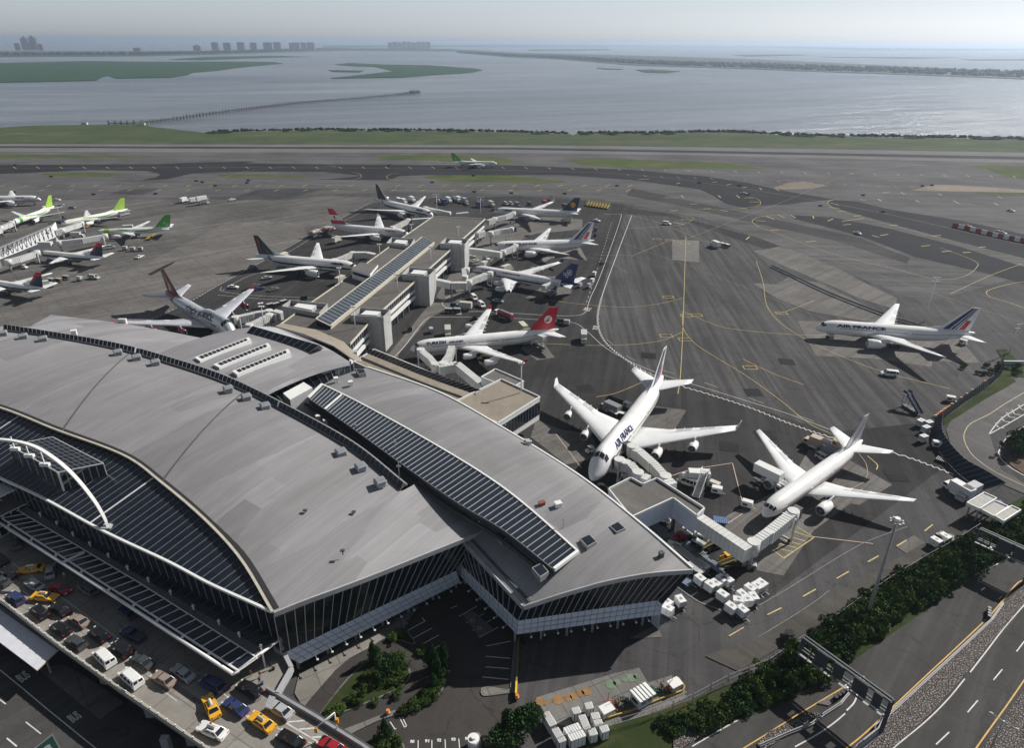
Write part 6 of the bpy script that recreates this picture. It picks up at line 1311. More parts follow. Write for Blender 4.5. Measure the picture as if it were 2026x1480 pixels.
def cab(rt, x, W, H, m, z0=.5):
    mb = MB(); prof_body(mb, [(x - .9, z0), (x - .9, H), (x + .3, H), (x + .85, z0 + .95), (x + .95, z0 + .85), (x + .95, z0)], W, m) if False else mb.loft([[(px_, y, z) for px_, z in [(x - .9, z0), (x - .9, H), (x + .35, H), (x + .8, z0 + 1), (x + .95, z0 + .9), (x + .95, z0)]] for y in (-W / 2, W / 2)], m, False)
    co = mb.build("cab", rt); mb = MB(); mb.face([(x + .37, -W / 2 + .12, H - .12), (x + .82, -W / 2 + .12, z0 + 1.0), (x + .82, W / 2 - .12, z0 + 1.0), (x + .37, W / 2 - .12, H - .12)][::-1], GLASS)
    for s in (1, -1): mb.face([(x - .6, s * (W / 2 + .01), z0 + .95), (x + .6, s * (W / 2 + .01), z0 + .95), (x + .28, s * (W / 2 + .01), H - .12), (x - .6, s * (W / 2 + .01), H - .12)][::s], GLASS)
    mb.build("cab_windows", co)
def v_truck(rt, c, L=7.5, bz=1.0, bh=2.5, cc=None, W=2.4):
    cab(rt, L / 2 - 1, 2.1, 2.2, paint(cc or c)); mb = MB(); mb.box((-L / 2, -.5, .55), (L / 2 - 1.9, .5, .8), DKGREY); mb.build("chassis", rt)
    mb = MB(); mb.box((-L / 2, -W / 2, bz), (L / 2 - 2.0, W / 2, bz + bh), paint(c)); mb.box((-L / 2 + .05, -W / 2 + .05, bz + bh), (L / 2 - 2.05, W / 2 - .05, bz + bh + .06), paint(c))
    for k in range(9): x = -L / 2 + (L - 2) * k / 8; [mb.box((x - .04, s * W / 2 - .03, bz), (x + .04, s * W / 2 + .03, bz + bh), LGREY) for s in (1, -1)]
    mb.build("box_body", rt); wheels(rt, (-L * .3, L / 2 - 1), 2.1, .45)
def v_catering(rt, c):
    L = 8.5; cab(rt, L / 2 - 1, 2.2, 2.2, WHITE); mb = MB(); mb.box((-L / 2, -.5, .55), (L / 2 - 1.9, .5, .9), DKGREY); mb.build("chassis", rt)
    mb = MB(); mb.box((-L / 2, -1.25, 3.4), (L / 2 - 1.2, 1.25, 5.8), paint(c)); mb.build("raised_box", rt); mb = MB(); mb.box((L / 2 - 1.2, -1.2, 3.4), (L / 2 + .6, 1.2, 3.5), STEEL)
    for s in (1, -1): mb.beam((L / 2 - 1.2, s * 1.15, 4.4), (L / 2 + .6, s * 1.15, 4.4), .06, .06, STEEL)
    mb.build("platform", rt); mb = MB()
    for s in (1, -1): mb.beam((-2.6, s * .8, .9), (2.0, s * .8, 3.4), .2, .2, STEEL); mb.beam((2.0, s * .8, .9), (-2.6, s * .8, 3.4), .2, .2, STEEL)
    mb.build("scissor_lift", rt); wheels(rt, (-L * .3, L / 2 - 1), 2.2, .45)
def v_cart(rt, c, L=3.0):
    W = 1.6; mb = MB(); mb.box((-L / 2, -W / 2, .45), (L / 2, W / 2, .6), DKGREY); mb.beam((L / 2, 0, .45), (L / 2 + .9, 0, .35), .1, .08, STEEL); mb.build("platform", rt)
    mb = MB(); mb.box((-L / 2, -W / 2 - .03, 1.85), (L / 2, W / 2 + .03, 1.98), paint(c)); mb.build("canopy", rt); mb = MB()
    for x in (-L / 2 + .05, L / 2 - .05): mb.box((x - .04, -W / 2, .6), (x + .04, W / 2, 1.85), flat("cart_curtain", (.10, .075, .06), .8))
    mb.box((-L / 2 + .1, -.05, .6), (L / 2 - .1, .05, 1.85), DKGREY)
    for s in (1, -1): mb.box((-.04, s * W / 2 - .04, .6), (.04, s * W / 2 + .04, 1.85), STEEL)
    mb.build("side_frames", rt); wheels(rt, (-L * .35, L * .35), W, .22)
def v_container(rt, c, L=2.2, W=1.6, H=1.65):
    mb = MB(); mb.box((-L / 2 - .2, -W / 2 - .1, .35), (L / 2 + .2, W / 2 + .1, .5), DKGREY); mb.beam((L / 2, 0, .4), (L / 2 + 1, 0, .3), .1, .08, STEEL); mb.build("dolly", rt)
    mb = MB(); mb.loft([[(-L / 2, y, .5), (L / 2 - .35, y, .5), (L / 2, y, .95), (L / 2, y, .5 + H), (-L / 2, y, .5 + H)] for y in (-W / 2, W / 2)], paint(c), False); mb.box((-L / 2 + .05, -W / 2 + .05, .5 + H), (L / 2 - .05, W / 2 - .05, .53 + H), paint(c))
    for x in (-L / 2, 0, L / 2): mb.box((x - .04, -W / 2 - .02, .9), (x + .04, W / 2 + .02, .5 + H + .04), LGREY)
    mb.box((-.35, -.25, .53 + H), (.35, .25, .545 + H), flat("canopy_patch", (.25, .26, .3), .6)); mb.build("container", rt); wheels(rt, (-L * .35, L * .35), W, .2)
def v_flat(rt, c, L=3.2):
    mb = MB(); mb.box((-L / 2, -1.2, .42), (L / 2, 1.2, .55), paint(c))
    for k in range(7): mb.box((-L / 2 + L * k / 7 + .1, -1.1, .55), (-L / 2 + L * k / 7 + .2, 1.1, .62), STEEL)
    mb.beam((L / 2, 0, .4), (L / 2 + 1.1, 0, .3), .1, .08, STEEL); mb.build("roller_deck", rt); wheels(rt, (-L * .35, L * .35), 2.2, .2)
def v_tug(rt, c):
    mb = MB(); prof_body(mb, [(-1.5, .3), (-1.5, 1.0), (-.5, 1.05), (1.2, 1.0), (1.5, .8), (1.5, .3)], 1.6, paint(c)); mb.build("body", rt); mb = MB(); mb.box((-.7, -.75, 1.8), (.6, .75, 1.9), paint(c))
    for x in (-.65, .55):
        for s in (1, -1): mb.beam((x, s * .68, 1.0), (x, s * .68, 1.8), .07, .07, BLACK)
    mb.build("canopy", rt); mb = MB(); mb.box((-.6, -.4, 1.0), (-.3, .4, 1.4), BLACK); mb.build("seat", rt); wheels(rt, (-.95, .95), 1.6, .38)
def v_tanker(rt, c):
    L = 11; cab(rt, L / 2 - 1, 2.4, 2.6, paint(CW)); mb = MB(); mb.tube([(-L / 2, 0, 2.0), (L / 2 - 2.3, 0, 2.0)], 1.15, paint(c), 16); mb.box((-L / 2 + .5, -.4, 3.1), (L / 2 - 3, .4, 3.25), STEEL); mb.build("tank", rt)
    mb = MB(); mb.box((-L / 2, -1.1, .7), (L / 2 - 2, 1.1, .95), DKGREY); mb.build("chassis", rt); wheels(rt, (-4, -2.8, L / 2 - 1.2), 2.4, .5)
def v_stairs(rt, c):
    mb = MB(); n = 16
    for i in range(n): z = .5 + 3.9 * i / n; x = -3.2 + 5.6 * i / n; mb.box((x, -.75, z), (x + .42, .75, z + .12), LGREY)
    mb.box((2.3, -1.0, 4.3), (4.0, 1.0, 4.42), LGREY); mb.build("steps", rt); mb = MB()
    for s in (1, -1): mb.beam((-3.3, s * .85, .7), (2.4, s * .85, 4.6), .1, .75, paint(c)); mb.beam((2.4, s * .95, 5.0), (4.0, s * .95, 5.0), .08, 1.0, paint(c))
    mb.build("side_rails", rt); mb = MB()
    for x, z in ((1.2, 3.2), (3.6, 4.2)):
        for s in (1, -1): mb.beam((x, s * .7, .5), (x, s * .7, z), .14, .14, STEEL)
    mb.box((-2.2, -.9, .4), (3.6, .9, .62), DKGREY); mb.build("frame", rt); wheels(rt, (-1.6, 2.9), 1.9, .36)
def v_belt(rt, c):
    mb = MB(); mb.box((-2.5, -.9, .4), (2.5, .9, .9), paint(c)); mb.build("chassis", rt); mb = MB(); mb.beam((-3.4, .2, .9), (3.8, .2, 2.4), .9, .25, BLACK); [mb.beam((-3.4, .2 + s * .5, 1.0), (3.8, .2 + s * .5, 2.5), .08, .3, YEL) for s in (1, -1)]; mb.build("conveyor", rt)
    mb = MB(); mb.box((-.3, -.9, .9), (.6, -.4, 1.8), paint(c)); mb.build("cab", rt); wheels(rt, (-1.7, 1.7), 1.8, .36)
def v_pickup(rt, c):
    L = 5.5; car_parts(rt, L, 1.95, 1.0, (-.3, -.2, .75, 1.3, 1.75), paint(c)); mb = MB(); mb.box((-L / 2 + .1, -.8, 1.01), (-.4, .8, 1.05), DKGREY); mb.build("cargo_bed", rt); wheels(rt, (-L * .32, L * .33), 1.95, .38)
def v_gpu(rt, c): mb = MB(); mb.box((-1.3, -.8, .5), (1.3, .8, 1.9), paint(c)); mb.box((-1.2, -.7, 1.9), (1.2, .7, 1.98), paint(c)); mb.box((-1.0, -.82, .8), (.2, .82, 1.5), DKGREY); mb.build("housing", rt); mb = MB(); mb.box((-1.4, -.85, .35), (1.4, .85, .5), DKGREY); mb.beam((1.3, 0, .4), (2.2, 0, .3), .1, .08, STEEL); mb.build("chassis", rt); wheels(rt, (-.9, .9), 1.6, .24)
def v_loader(rt, c):
    mb = MB(); mb.box((-4, -1.5, .4), (4, 1.5, .8), paint(c)); mb.build("chassis", rt); mb = MB(); mb.box((-3.9, -1.4, 1.5), (1.6, 1.4, 1.75), paint(c)); [mb.box((-3.8 + i * .6, -1.3, 1.75), (-3.6 + i * .6, 1.3, 1.85), STEEL) for i in range(9)]; mb.build("main_deck", rt)
    mb = MB(); mb.box((1.8, -1.4, 2.6), (4.2, 1.4, 2.8), paint(c)); mb.box((2, -1.4, 2.8), (2.9, -.7, 4.2), paint(c)); mb.build("bridge_deck", rt); mb = MB(); [mb.beam((a, s * 1.2, .8), (b, s * 1.2, z), .18, .18, STEEL) for s in (1, -1) for a, b, z in ((-3, 1, 1.5), (1, -3, 1.5), (2, 4, 2.6), (4, 2, 2.6))]; mb.build("scissor_lift", rt); wheels(rt, (-3, 3), 2.6, .42)
VB = dict(sedan=(v_sedan, "sedan_car", "car"), taxi=(v_taxi, "taxi_cab", "taxi"), suv=(v_suv, "suv_car", "car"), van=(v_van, "passenger_van", "van"), truck=(v_truck, "box_truck", "truck"), catering=(v_catering, "catering_truck", "truck"), cart=(v_cart, "baggage_cart", "baggage cart"),
    container=(v_container, "cargo_container", "container"), flat=(v_flat, "container_dolly", "dolly"), tug=(v_tug, "baggage_tug", "tug"), tanker=(v_tanker, "fuel_tanker", "tanker"), stairs=(v_stairs, "passenger_stairs", "stairs"), belt=(v_belt, "belt_loader", "belt loader"), pickup=(v_pickup, "pickup_truck", "pickup"), gpu=(v_gpu, "ground_power_unit", "power unit"), loader=(v_loader, "cargo_loader", "cargo loader"))
_vc = {}
def dup(o, parent=None):
    c = o.copy(); COL.objects.link(c); c.parent = parent
    for ch in o.children: dup(ch, c)
    return c
GZ = .26
def veh(kind, a, b, col, label, group=None, z=GZ, k=None, s=1.0):
    """a -> b is the pixel line from the vehicle's tail to its nose."""
    fn, nm, cat = VB[kind]; A, B = GG([a, b], z + {'catering': 4.8, 'truck': 2.4, 'container': 1.6, 'cart': 1.4}.get(kind, .7), k); key = (kind, col)
    if key in _vc: rt = dup(_vc[key]); 
    else: rt = empty(nm, (0, 0, 0)); fn(rt, col); _vc[key] = rt
    rt.location = ((A.x + B.x) / 2, (A.y + B.y) / 2, z); rt.rotation_euler = (0, 0, math.atan2(B.y - A.y, B.x - A.x)); rt.scale = (s, s, s)
    for kk in ("label", "category", "group"):
        if kk in rt: del rt[kk]
    return props(rt, label, cat, group)
DZ = 6.55; GD = "cars on the drop-off deck"
for kd, a, b, c, lb in (('sedan', (185, 240), (140, 165), CGR, "grey-blue car in shade at the far kerb, partly under the canopy"), ('taxi', (495, 470), (210, 505), CYL, "yellow taxi slewed across the lanes, the farthest of the two upper taxis"), ('sedan', (560, 575), (575, 455), CSIL, "silver car nose-in under the canopy beside the farthest taxi"),
    ('sedan', (455, 710), (320, 625), CSIL, "silver sedan between the two upper yellow taxis"), ('sedan', (600, 680), (760, 745), CRED, "dark red car in the shade of the canopy"), ('suv', (240, 870), (110, 770), CNV, "dark blue car next to the railing above the second taxi"), ('taxi', (370, 790), (630, 810), CYL, "yellow taxi beside the dark blue car"),
    ('suv', (510, 1030), (380, 920), CB, "black SUV behind the yellow taxi, nearest the railing"), ('sedan', (740, 985), (600, 900), CB, "small black car touching the black SUV's corner"), ('sedan', (980, 1120), (800, 1010), CTAN, "brownish old sedan with two roof stripes"), ('suv', (750, 1220), (610, 1120), CB, "black car by the railing beside the brownish sedan"),
    ('suv', (930, 1370), (780, 1270), CDG, "dark green-black car just above the first white van"), ('suv', (1200, 1290), (1030, 1170), CB, "long black car in front of the brownish sedan"), ('pickup', (1560, 1260), (1430, 1190), CNV, "blue pickup with white roof rack under the canopy edge"), ('suv', (1460, 1430), (1300, 1310), CB, "black wagon beside the blue pickup with lit tail lamps"),
    ('suv', (150, 590), (20, 490), CB, "black SUV at the left edge with white number plate"), ('sedan', (70, 660), (-50, 580), CDG, "red-tailed dark car cut by the left edge"), ('sedan', (60, 420), (-60, 330), CB, "black car with bright lamps at the upper left edge of the deck"), ('suv', (1050, 760), (930, 680), CGR, "brown-grey SUV deep in the canopy's shade"), ('sedan', (1470, 1000), (1400, 940), CNV, "dark car almost hidden under the canopy's white beam")):
    veh(kd, a, b, c, lb, GD, DZ, K21, 1.06)
for kd, a, b, c, lb in (('van', (1060, 560), (930, 430), CW, "white passenger van, the upper of the two"), ('van', (1330, 760), (1170, 620), CW, "white passenger van, the lower of the two"), ('suv', (1220, 470), (1080, 370), CB, "black car beside the upper white van"), ('sedan', (1440, 570), (1280, 470), CDG, "dark blue-grey sedan above the lower white van"), ('sedan', (1640, 740), (1480, 650), CTAN, "grey-brown sedan with sunroof below the dark blue-grey sedan"), ('sedan', (1810, 680), (1680, 590), CSIL, "silver-grey sedan in the canopy's striped shade")):
    veh(kd, a, b, c, lb, GD, DZ, K24, 1.08)
for kd, a, b, c, lb in (('suv', (850, 650), (690, 560), CNV, "dark blue SUV parked just outside the canopy's end"), ('taxi', (790, 880), (720, 720), CYL, "yellow taxi pointing up the deck, below the dark blue SUV"), ('sedan', (1040, 850), (900, 760), CNV, "blue car between the two lower yellow taxis"), ('suv', (1180, 700), (1010, 600), CB, "black car at the kerb beside the people with luggage"),
    ('sedan', (1450, 880), (1290, 780), CSIL, "silver car with its boot lid standing open by the right parapet"), ('taxi', (1290, 1000), (1120, 880), CYL, "yellow taxi with roof sign, lowest of the taxis"), ('taxi', (870, 1060), (660, 970), CW, "white car with red roof stripe near the deck railing"), ('sedan', (1560, 1150), (1370, 1040), CB, "black limousine at the bottom edge of the deck"), ('sedan', (1900, 1200), (1760, 1120), CRED, "dark red car cut by the bottom edge of the picture")):
    veh(kd, a, b, c, lb, GD, DZ, K22, 1.08)
mb = MB(); p = GG([(1285, 775)], DZ + 1.4, K22)[0]; mb.face([p + Vector((-.8, -.7, 0)), p + Vector((.5, -1.1, 0)), p + Vector((.9, .5, 1.0)), p + Vector((-.4, .9, 1.0))], paint(CW)); mb.face([p + Vector((-.4, .9, .95)), p + Vector((.9, .5, .95)), p + Vector((.5, -1.1, -.05)), p + Vector((-.8, -.7, -.05))], paint(CW)); props(mb.build("boot_lid"), "raised white boot lid of the silver car by the right parapet", "boot lid")
# ---- by the small gate yard and under the long corridor
ordn = ["first", "second", "third", "fourth", "fifth", "sixth", "seventh", "eighth", "ninth", "tenth", "eleventh", "twelfth", "thirteenth", "fourteenth", "fifteenth", "sixteenth"]
def row(kind, pts, col, what, group, z=GZ, k=None, s=1, da=(14, -8)):
    pts = sorted(pts, key=lambda p: p[0])
    for i, p in enumerate(pts):
        d = p[2] if len(p) > 2 else da; cc = p[3] if len(p) > 3 else col
        veh(kind, (p[0] - d[0], p[1] - d[1]), (p[0] + d[0], p[1] + d[1]), cc, "%s, %s" % (what, "leftmost one" if i == 0 else "rightmost one" if i == len(pts) - 1 else ordn[i] + " from the left"), group, z, k, s)
row('container', [(525, 785, (50, 40)), (650, 865, (50, 35)), (715, 845, (50, 40)), (790, 790, (50, 40)), (865, 800, (50, 42)), (800, 980, (55, 38)), (905, 1130, (50, 35)), (1040, 1165, (50, 40)), (990, 1050, (55, 10)), (1040, 980, (45, 38)), (1100, 1045, (55, -5)), (1175, 1010, (30, 45)), (1135, 905, (55, 38)), (1220, 880, (50, 40)), (1275, 845, (55, 38))], CW, "white baggage box in the loose cluster on open asphalt", "white baggage boxes in the loose cluster", k=K16, s=1.12)
row('container', [(120, 1075, (45, 30)), (130, 1150, (40, 20)), (285, 1045, (30, 40))], CW, "white baggage box beside the wing's corner glass", "white boxes by the wing corner", k=K16, s=1.1)
row('cart', [(290, 450, (50, 35)), (335, 490, (50, 35)), (380, 525, (50, 35)), (425, 560, (50, 35)), (465, 590, (50, 35)), (505, 610, (50, 35)), (550, 625, (50, 35)), (440, 650, (50, 38)), (490, 680, (50, 38)), (250, 430, (50, 35))], (.55, .54, .52), "pale roofed cart in the packed row along the wing roof's edge", "packed carts along the wing edge", k=K16, s=1.15)
row('flat', [(60, 210), (90, 250), (150, 290), (215, 260), (330, 400), (400, 370), (420, 430), (490, 440), (520, 480), (720, 620), (600, 560), (340, 780), (30, 160)], (.13, .17, .24), "blue-grey empty dolly under the long corridor", "empty dollies under the corridor", k=K16, s=1.2, da=(40, 25))
for kd, a, b, c, lb in (('gpu', (540, 220), (590, 240), CW, "white box cart with red patch under the long corridor"), ('gpu', (520, 270), (600, 300), CW, "white and black-topped box cart under the long corridor"), ('cart', (470, 330), (540, 370), CSIL, "silver roofed cart beside the black-topped box cart"), ('tug', (250, 280), (310, 260), CRED, "red tug under the stepped gate block"), ('tug', (350, 190), (400, 210), CW, "white tug beside the gate block's dark column"), ('belt', (620, 390), (770, 340), CB, "black belt loader under the middle of the long corridor"),
    ('tug', (820, 530), (890, 510), CYL, "yellow tug behind the long corridor's end"), ('gpu', (940, 500), (1000, 530), CW, "white box unit at the long corridor's end"), ('tug', (1090, 590), (1160, 600), CSIL, "silver machine at the foot of the telescopic bridge"), ('belt', (850, 600), (1000, 570), CDG, "dark conveyor behind the yellow tug"), ('cart', (175, 370), (235, 390), CREAM and (.6, .56, .42), "cream roofed cart under the gate block"), ('flat', (700, 40), (850, 60), (.05, .13, .35), "bright blue dolly standing alone beyond the corridor"),
    ('flat', (560, 250), (480, 330), CB, "black dolly beside the corridor's first column"), ('tug', (60, 30), (110, 60), CW, "white tug in the corner under the gate block")):
    veh(kd, a, b, c, lb, None, GZ, K16, 1.15)
for kd, a, b, c, lb in (('van', (480, 380), (290, 310), (.55, .54, .46), "cream passenger van beside the airstairs frame near the gate block"), ('truck', (560, 260), (390, 250), CW, "white box truck behind the cream van"), ('gpu', (690, 380), (740, 400), (.62, .6, .5), "cream box cart between the van and the pink line"), ('gpu', (1090, 620), (1160, 640), CW, "lone white and brown box on the pink line's corner"), ('stairs', (490, 520), (570, 380), CW, "white skeletal stairs frame behind the gate block"),
    ('catering', (1290, 170), (1560, 300), CW, "tall white catering truck at the silver-finned jet's far side"), ('belt', (1500, 440), (1620, 360), YEL and (.3, .25, .08), "belt loader by the catering truck at the silver-finned jet"), ('gpu', (720, 450), (770, 460), CW, "small white unit behind the cream box cart")):
    veh(kd, a, b, c, lb, None, GZ, K26, 1.12)
# ---- jumbo and silver-finned jet surroundings
for kd, a, b, c, lb in (('truck', (1225, 812), (1190, 796), CB and (.25, .26, .27), "dark-sided truck with grey roof by the jumbo's tail"), ('cart', (1208, 815), (1222, 822), CW, "white-roofed cart beside the jumbo's left wing root"), ('cart', (1224, 818), (1238, 822), CW, "second white-roofed cart touching the first by the jumbo's wing root"), ('gpu', (1236, 800), (1248, 806), CW, "white unit half hidden by the jumbo's rear fuselage"), ('tug', (1162, 893), (1176, 888), CW, "white tug at the jumbo's nose on the terminal side"),
    ('truck', (1634, 880), (1598, 866), (.55, .45, .35), "tan box truck behind the silver-finned jet's wing"), ('truck', (1655, 898), (1630, 886), (.2, .22, .26), "dark-sided truck with white roof beside the tan one"), ('gpu', (1648, 876), (1664, 884), (.5, .4, .3), "tan unit between the two trucks by the silver-finned jet"), ('suv', (1622, 902), (1640, 912), CW, "white car beside the silver-finned jet's rear fuselage"), ('stairs', (1820, 818), (1790, 800), CNV, "navy passenger stairs truck on the open apron at the right"),
    ('container', (1815, 838), (1828, 832), CW, "white box under the navy stairs truck, upper left of four"), ('container', (1830, 840), (1845, 836), CW, "white box beside the blue blast fence, upper right of four"), ('container', (1826, 850), (1838, 846), CW, "white box beside the blast fence, third down"), ('container', (1820, 868), (1834, 864), CW, "white box beside the blast fence, lowest of four"), ('gpu', (1848, 880), (1860, 882), CW, "small white box at the bend of the blue blast fence"), ('flat', (1858, 906), (1874, 912), CB, "black trailer with yellow bars beside the blast fence"),
    ('gpu', (1874, 790), (1886, 792), CW, "white box alone near the dark fence at the right"), ('van', (1774, 741), (1745, 738), CW, "white van parked below the lone striped-tail jet"), ('gpu', (1898, 676), (1912, 680), CW, "white box under the lone striped-tail jet's tail"), ('tug', (1572, 1260), (1550, 1262), CB, "black cart with a white top beside the perimeter hedge"), ('sedan', (1462, 381), (1482, 383), CSIL, "white patrol car crossing the dark taxiway"),
    ('van', (1312, 441), (1326, 443), CW, "white van at the head of the yellow centre line"), ('truck', (1422, 484), (1408, 478), CW, "white truck at the head of the baggage train"), ('cart', (1424, 481), (1434, 484), CW, "first trailer behind the white truck on the open apron"), ('cart', (1434, 483), (1444, 487), CW, "last trailer of the train on the open apron"), ('sedan', (1692, 459), (1704, 463), CSIL, "white car crossing the dark taxiway at the upper right"),
    ('pickup', (1868, 1058), (1848, 1072), CSIL and (.35, .3, .28), "brown trailer beside the white pickup"), ('container', (1842, 1066), (1862, 1078), CW, "long white trailer, left one of the two by the fence corner"), ('container', (1860, 1058), (1880, 1070), CW, "long white trailer, right one of the two by the fence corner"), ('pickup', (1888, 1068), (1910, 1078), CW, "white pickup truck by the fence corner at the right"),
    ('truck', (1910, 972), (1882, 956), CW, "white panelled truck with square roof by the toll canopy"), ('truck', (1930, 965), (1904, 978), (.5, .5, .5), "grey-roofed truck between the square truck and the canopy")):
    veh(kd, a, b, c, lb, None, GZ, None, 1.12)
for kd, a, b, c, lb in (('catering', (1150, 1290), (1060, 1250), (.6, .62, .6), "raised catering truck at the red-tailed jet's rear door"), ('truck', (410, 1195), (415, 1260), (.5, .5, .45), "grey box truck across the nose side of the red-tailed jet"), ('tanker', (930, 1150), (760, 1080), (.35, .06, .08), "dark red fuel tanker behind the red-tailed jet's far wing"), ('truck', (1460, 1240), (1462, 1290), (.5, .53, .5), "grey box truck standing alone near the zipper line"), ('cart', (1265, 1140), (1300, 1145), CDG, "dark cart behind the red tail"), ('container', (1310, 1150), (1350, 1155), CSIL, "grey roofed box behind the red tail"),
    ('truck', (990, 1190), (1010, 1210), (.6, .58, .42), "cream box truck beside the red-tailed jet's fuselage top"), ('van', (655, 1010), (690, 1040), CW, "white van right of the cart train by the pier"), ('van', (600, 955), (630, 985), CW, "white van under the blue-tailed jet's bridge"), ('cart', (400, 1060), (440, 1062), (.35, .42, .45), "blue-grey cart, left of the group of four by the pier"), ('cart', (462, 1060), (505, 1062), (.35, .42, .45), "blue-grey cart, right of the group of four by the pier"), ('cart', (440, 1020), (478, 1022), CNV, "navy cart above the two blue-grey carts"), ('truck', (560, 1025), (505, 1020), (.55, .5, .42), "tan truck at the right of the cart group by the pier"),
    ('sedan', (780, 990), (820, 995), (.2, .3, .4), "blue-grey car in the blue-tailed jet's shadow"), ('catering', (1160, 895), (1230, 870), (.6, .6, .58), "raised catering truck at the blue-tailed jet's rear"), ('truck', (840, 745), (900, 725), (.6, .58, .5), "cream box truck over the blue-tailed jet's forward fuselage"), ('truck', (680, 715), (740, 690), (.62, .62, .58), "white box truck near the blue-tailed jet's nose"), ('sedan', (565, 655), (620, 650), CSIL, "silver car beside the middle stair block"), ('sedan', (600, 690), (640, 680), CSIL, "second silver car just below the first beside the stair block"), ('sedan', (705, 655), (725, 670), CW, "white car between the bridge and the cream trucks"), ('van', (455, 730), (485, 755), CW, "white van at the foot of the middle stair block"),
    ('container', (1530, 790), (1550, 770), CW, "white box at the top of the group by the blue tail"), ('container', (1420, 870), (1440, 860), CSIL, "grey box in the group by the blue tail, leftmost"), ('container', (1480, 880), (1520, 860), CSIL, "grey box in the group by the blue tail, middle"), ('container', (1510, 840), (1540, 825), CW, "white box in the group by the blue tail, right"), ('tug', (1585, 705), (1615, 700), CB, "black tug on the white road line"), ('tug', (1545, 490), (1560, 480), CB, "black tug behind the striped tail beyond the pier"),
    ('sedan', (1545, 370), (1575, 375), CW, "white car above the striped tail beyond the pier"), ('truck', (1350, 365), (1300, 362), (.6, .6, .4), "small cream truck under the crane-badge jet's tail"), ('flat', (985, 490), (1070, 480), CB, "black flat trailer between the two far jets' noses"), ('tug', (770, 290), (745, 292), CB, "black tug near the crane-badge jet's nose"), ('gpu', (110, 1190), (130, 1240), CB, "black skip at the foot of the pier"), ('gpu', (280, 1215), (288, 1235), CSIL, "small white post unit near the red-tailed jet's nose"), ('tug', (610, 1120), (650, 1130), CB, "black tug at the red-tailed jet's far engine"),
    ('loader', (900, 1330), (1000, 1320), CB, "dark cargo loader under the red-tailed jet's belly"), ('belt', (700, 1430), (760, 1440), CNV, "navy loader between the red-tailed jet's near engines"), ('gpu', (255, 985), (290, 985), CSIL, "grey unit at the foot of the middle stair block's shade"), ('tug', (60, 1060), (120, 1040), CRED, "red tug at the pier's foot"), ('loader', (1180, 960), (1230, 930), CB, "dark loader below the blue-tailed jet's tail"), ('gpu', (1560, 440), (1550, 450), CNV, "blue unit by the far road line")):
    veh(kd, a, b, c, lb, None, GZ, K9, 1.1)
# far rows at the pier's end
for i, (x, y, kd, c) in enumerate(((40, 215, 'truck', CW), (75, 222, 'truck', CW), (140, 205, 'truck', CW), (350, 230, 'van', CSIL), (385, 225, 'truck', CNV), (420, 210, 'truck', CW), (480, 220, 'tanker', CSIL), (500, 205, 'truck', CW), (545, 215, 'truck', (.3, .4, .45)), (560, 245, 'belt', CSIL), (655, 245, 'truck', CNV), (750, 240, 'truck', (.55, .5, .45)), (860, 245, 'van', CSIL), (900, 245, 'van', CSIL), (950, 248, 'truck', CGR), (1045, 248, 'van', CDG), (1165, 235, 'truck', CRED), (1200, 210, 'stairs', CSIL), (1320, 262, 'truck', CDG))):
    veh(kd, (x - 14, y - 6), (x + 14, y + 6), c, "service vehicle in the far row beyond the pier's end, %s from the left" % (["first", "second", "third", "fourth", "fifth", "sixth", "seventh", "eighth", "ninth", "tenth", "eleventh", "twelfth", "thirteenth", "fourteenth", "fifteenth", "sixteenth", "seventeenth", "eighteenth", "nineteenth"][i]), "far row of service vehicles", GZ, K9, 1.1)
for i in range(8):
    for j in range(2): veh('belt', (1478 + i * 22 + j * 10, 262 + i * 3.4 - j * 14), (1494 + i * 22 + j * 10, 240 + i * 3.4 - j * 14), (.55, .48, .12), "yellow-tipped belt loader parked in the tight block beside the crane-badge tail", "parked yellow belt loaders", GZ, K9, .95)
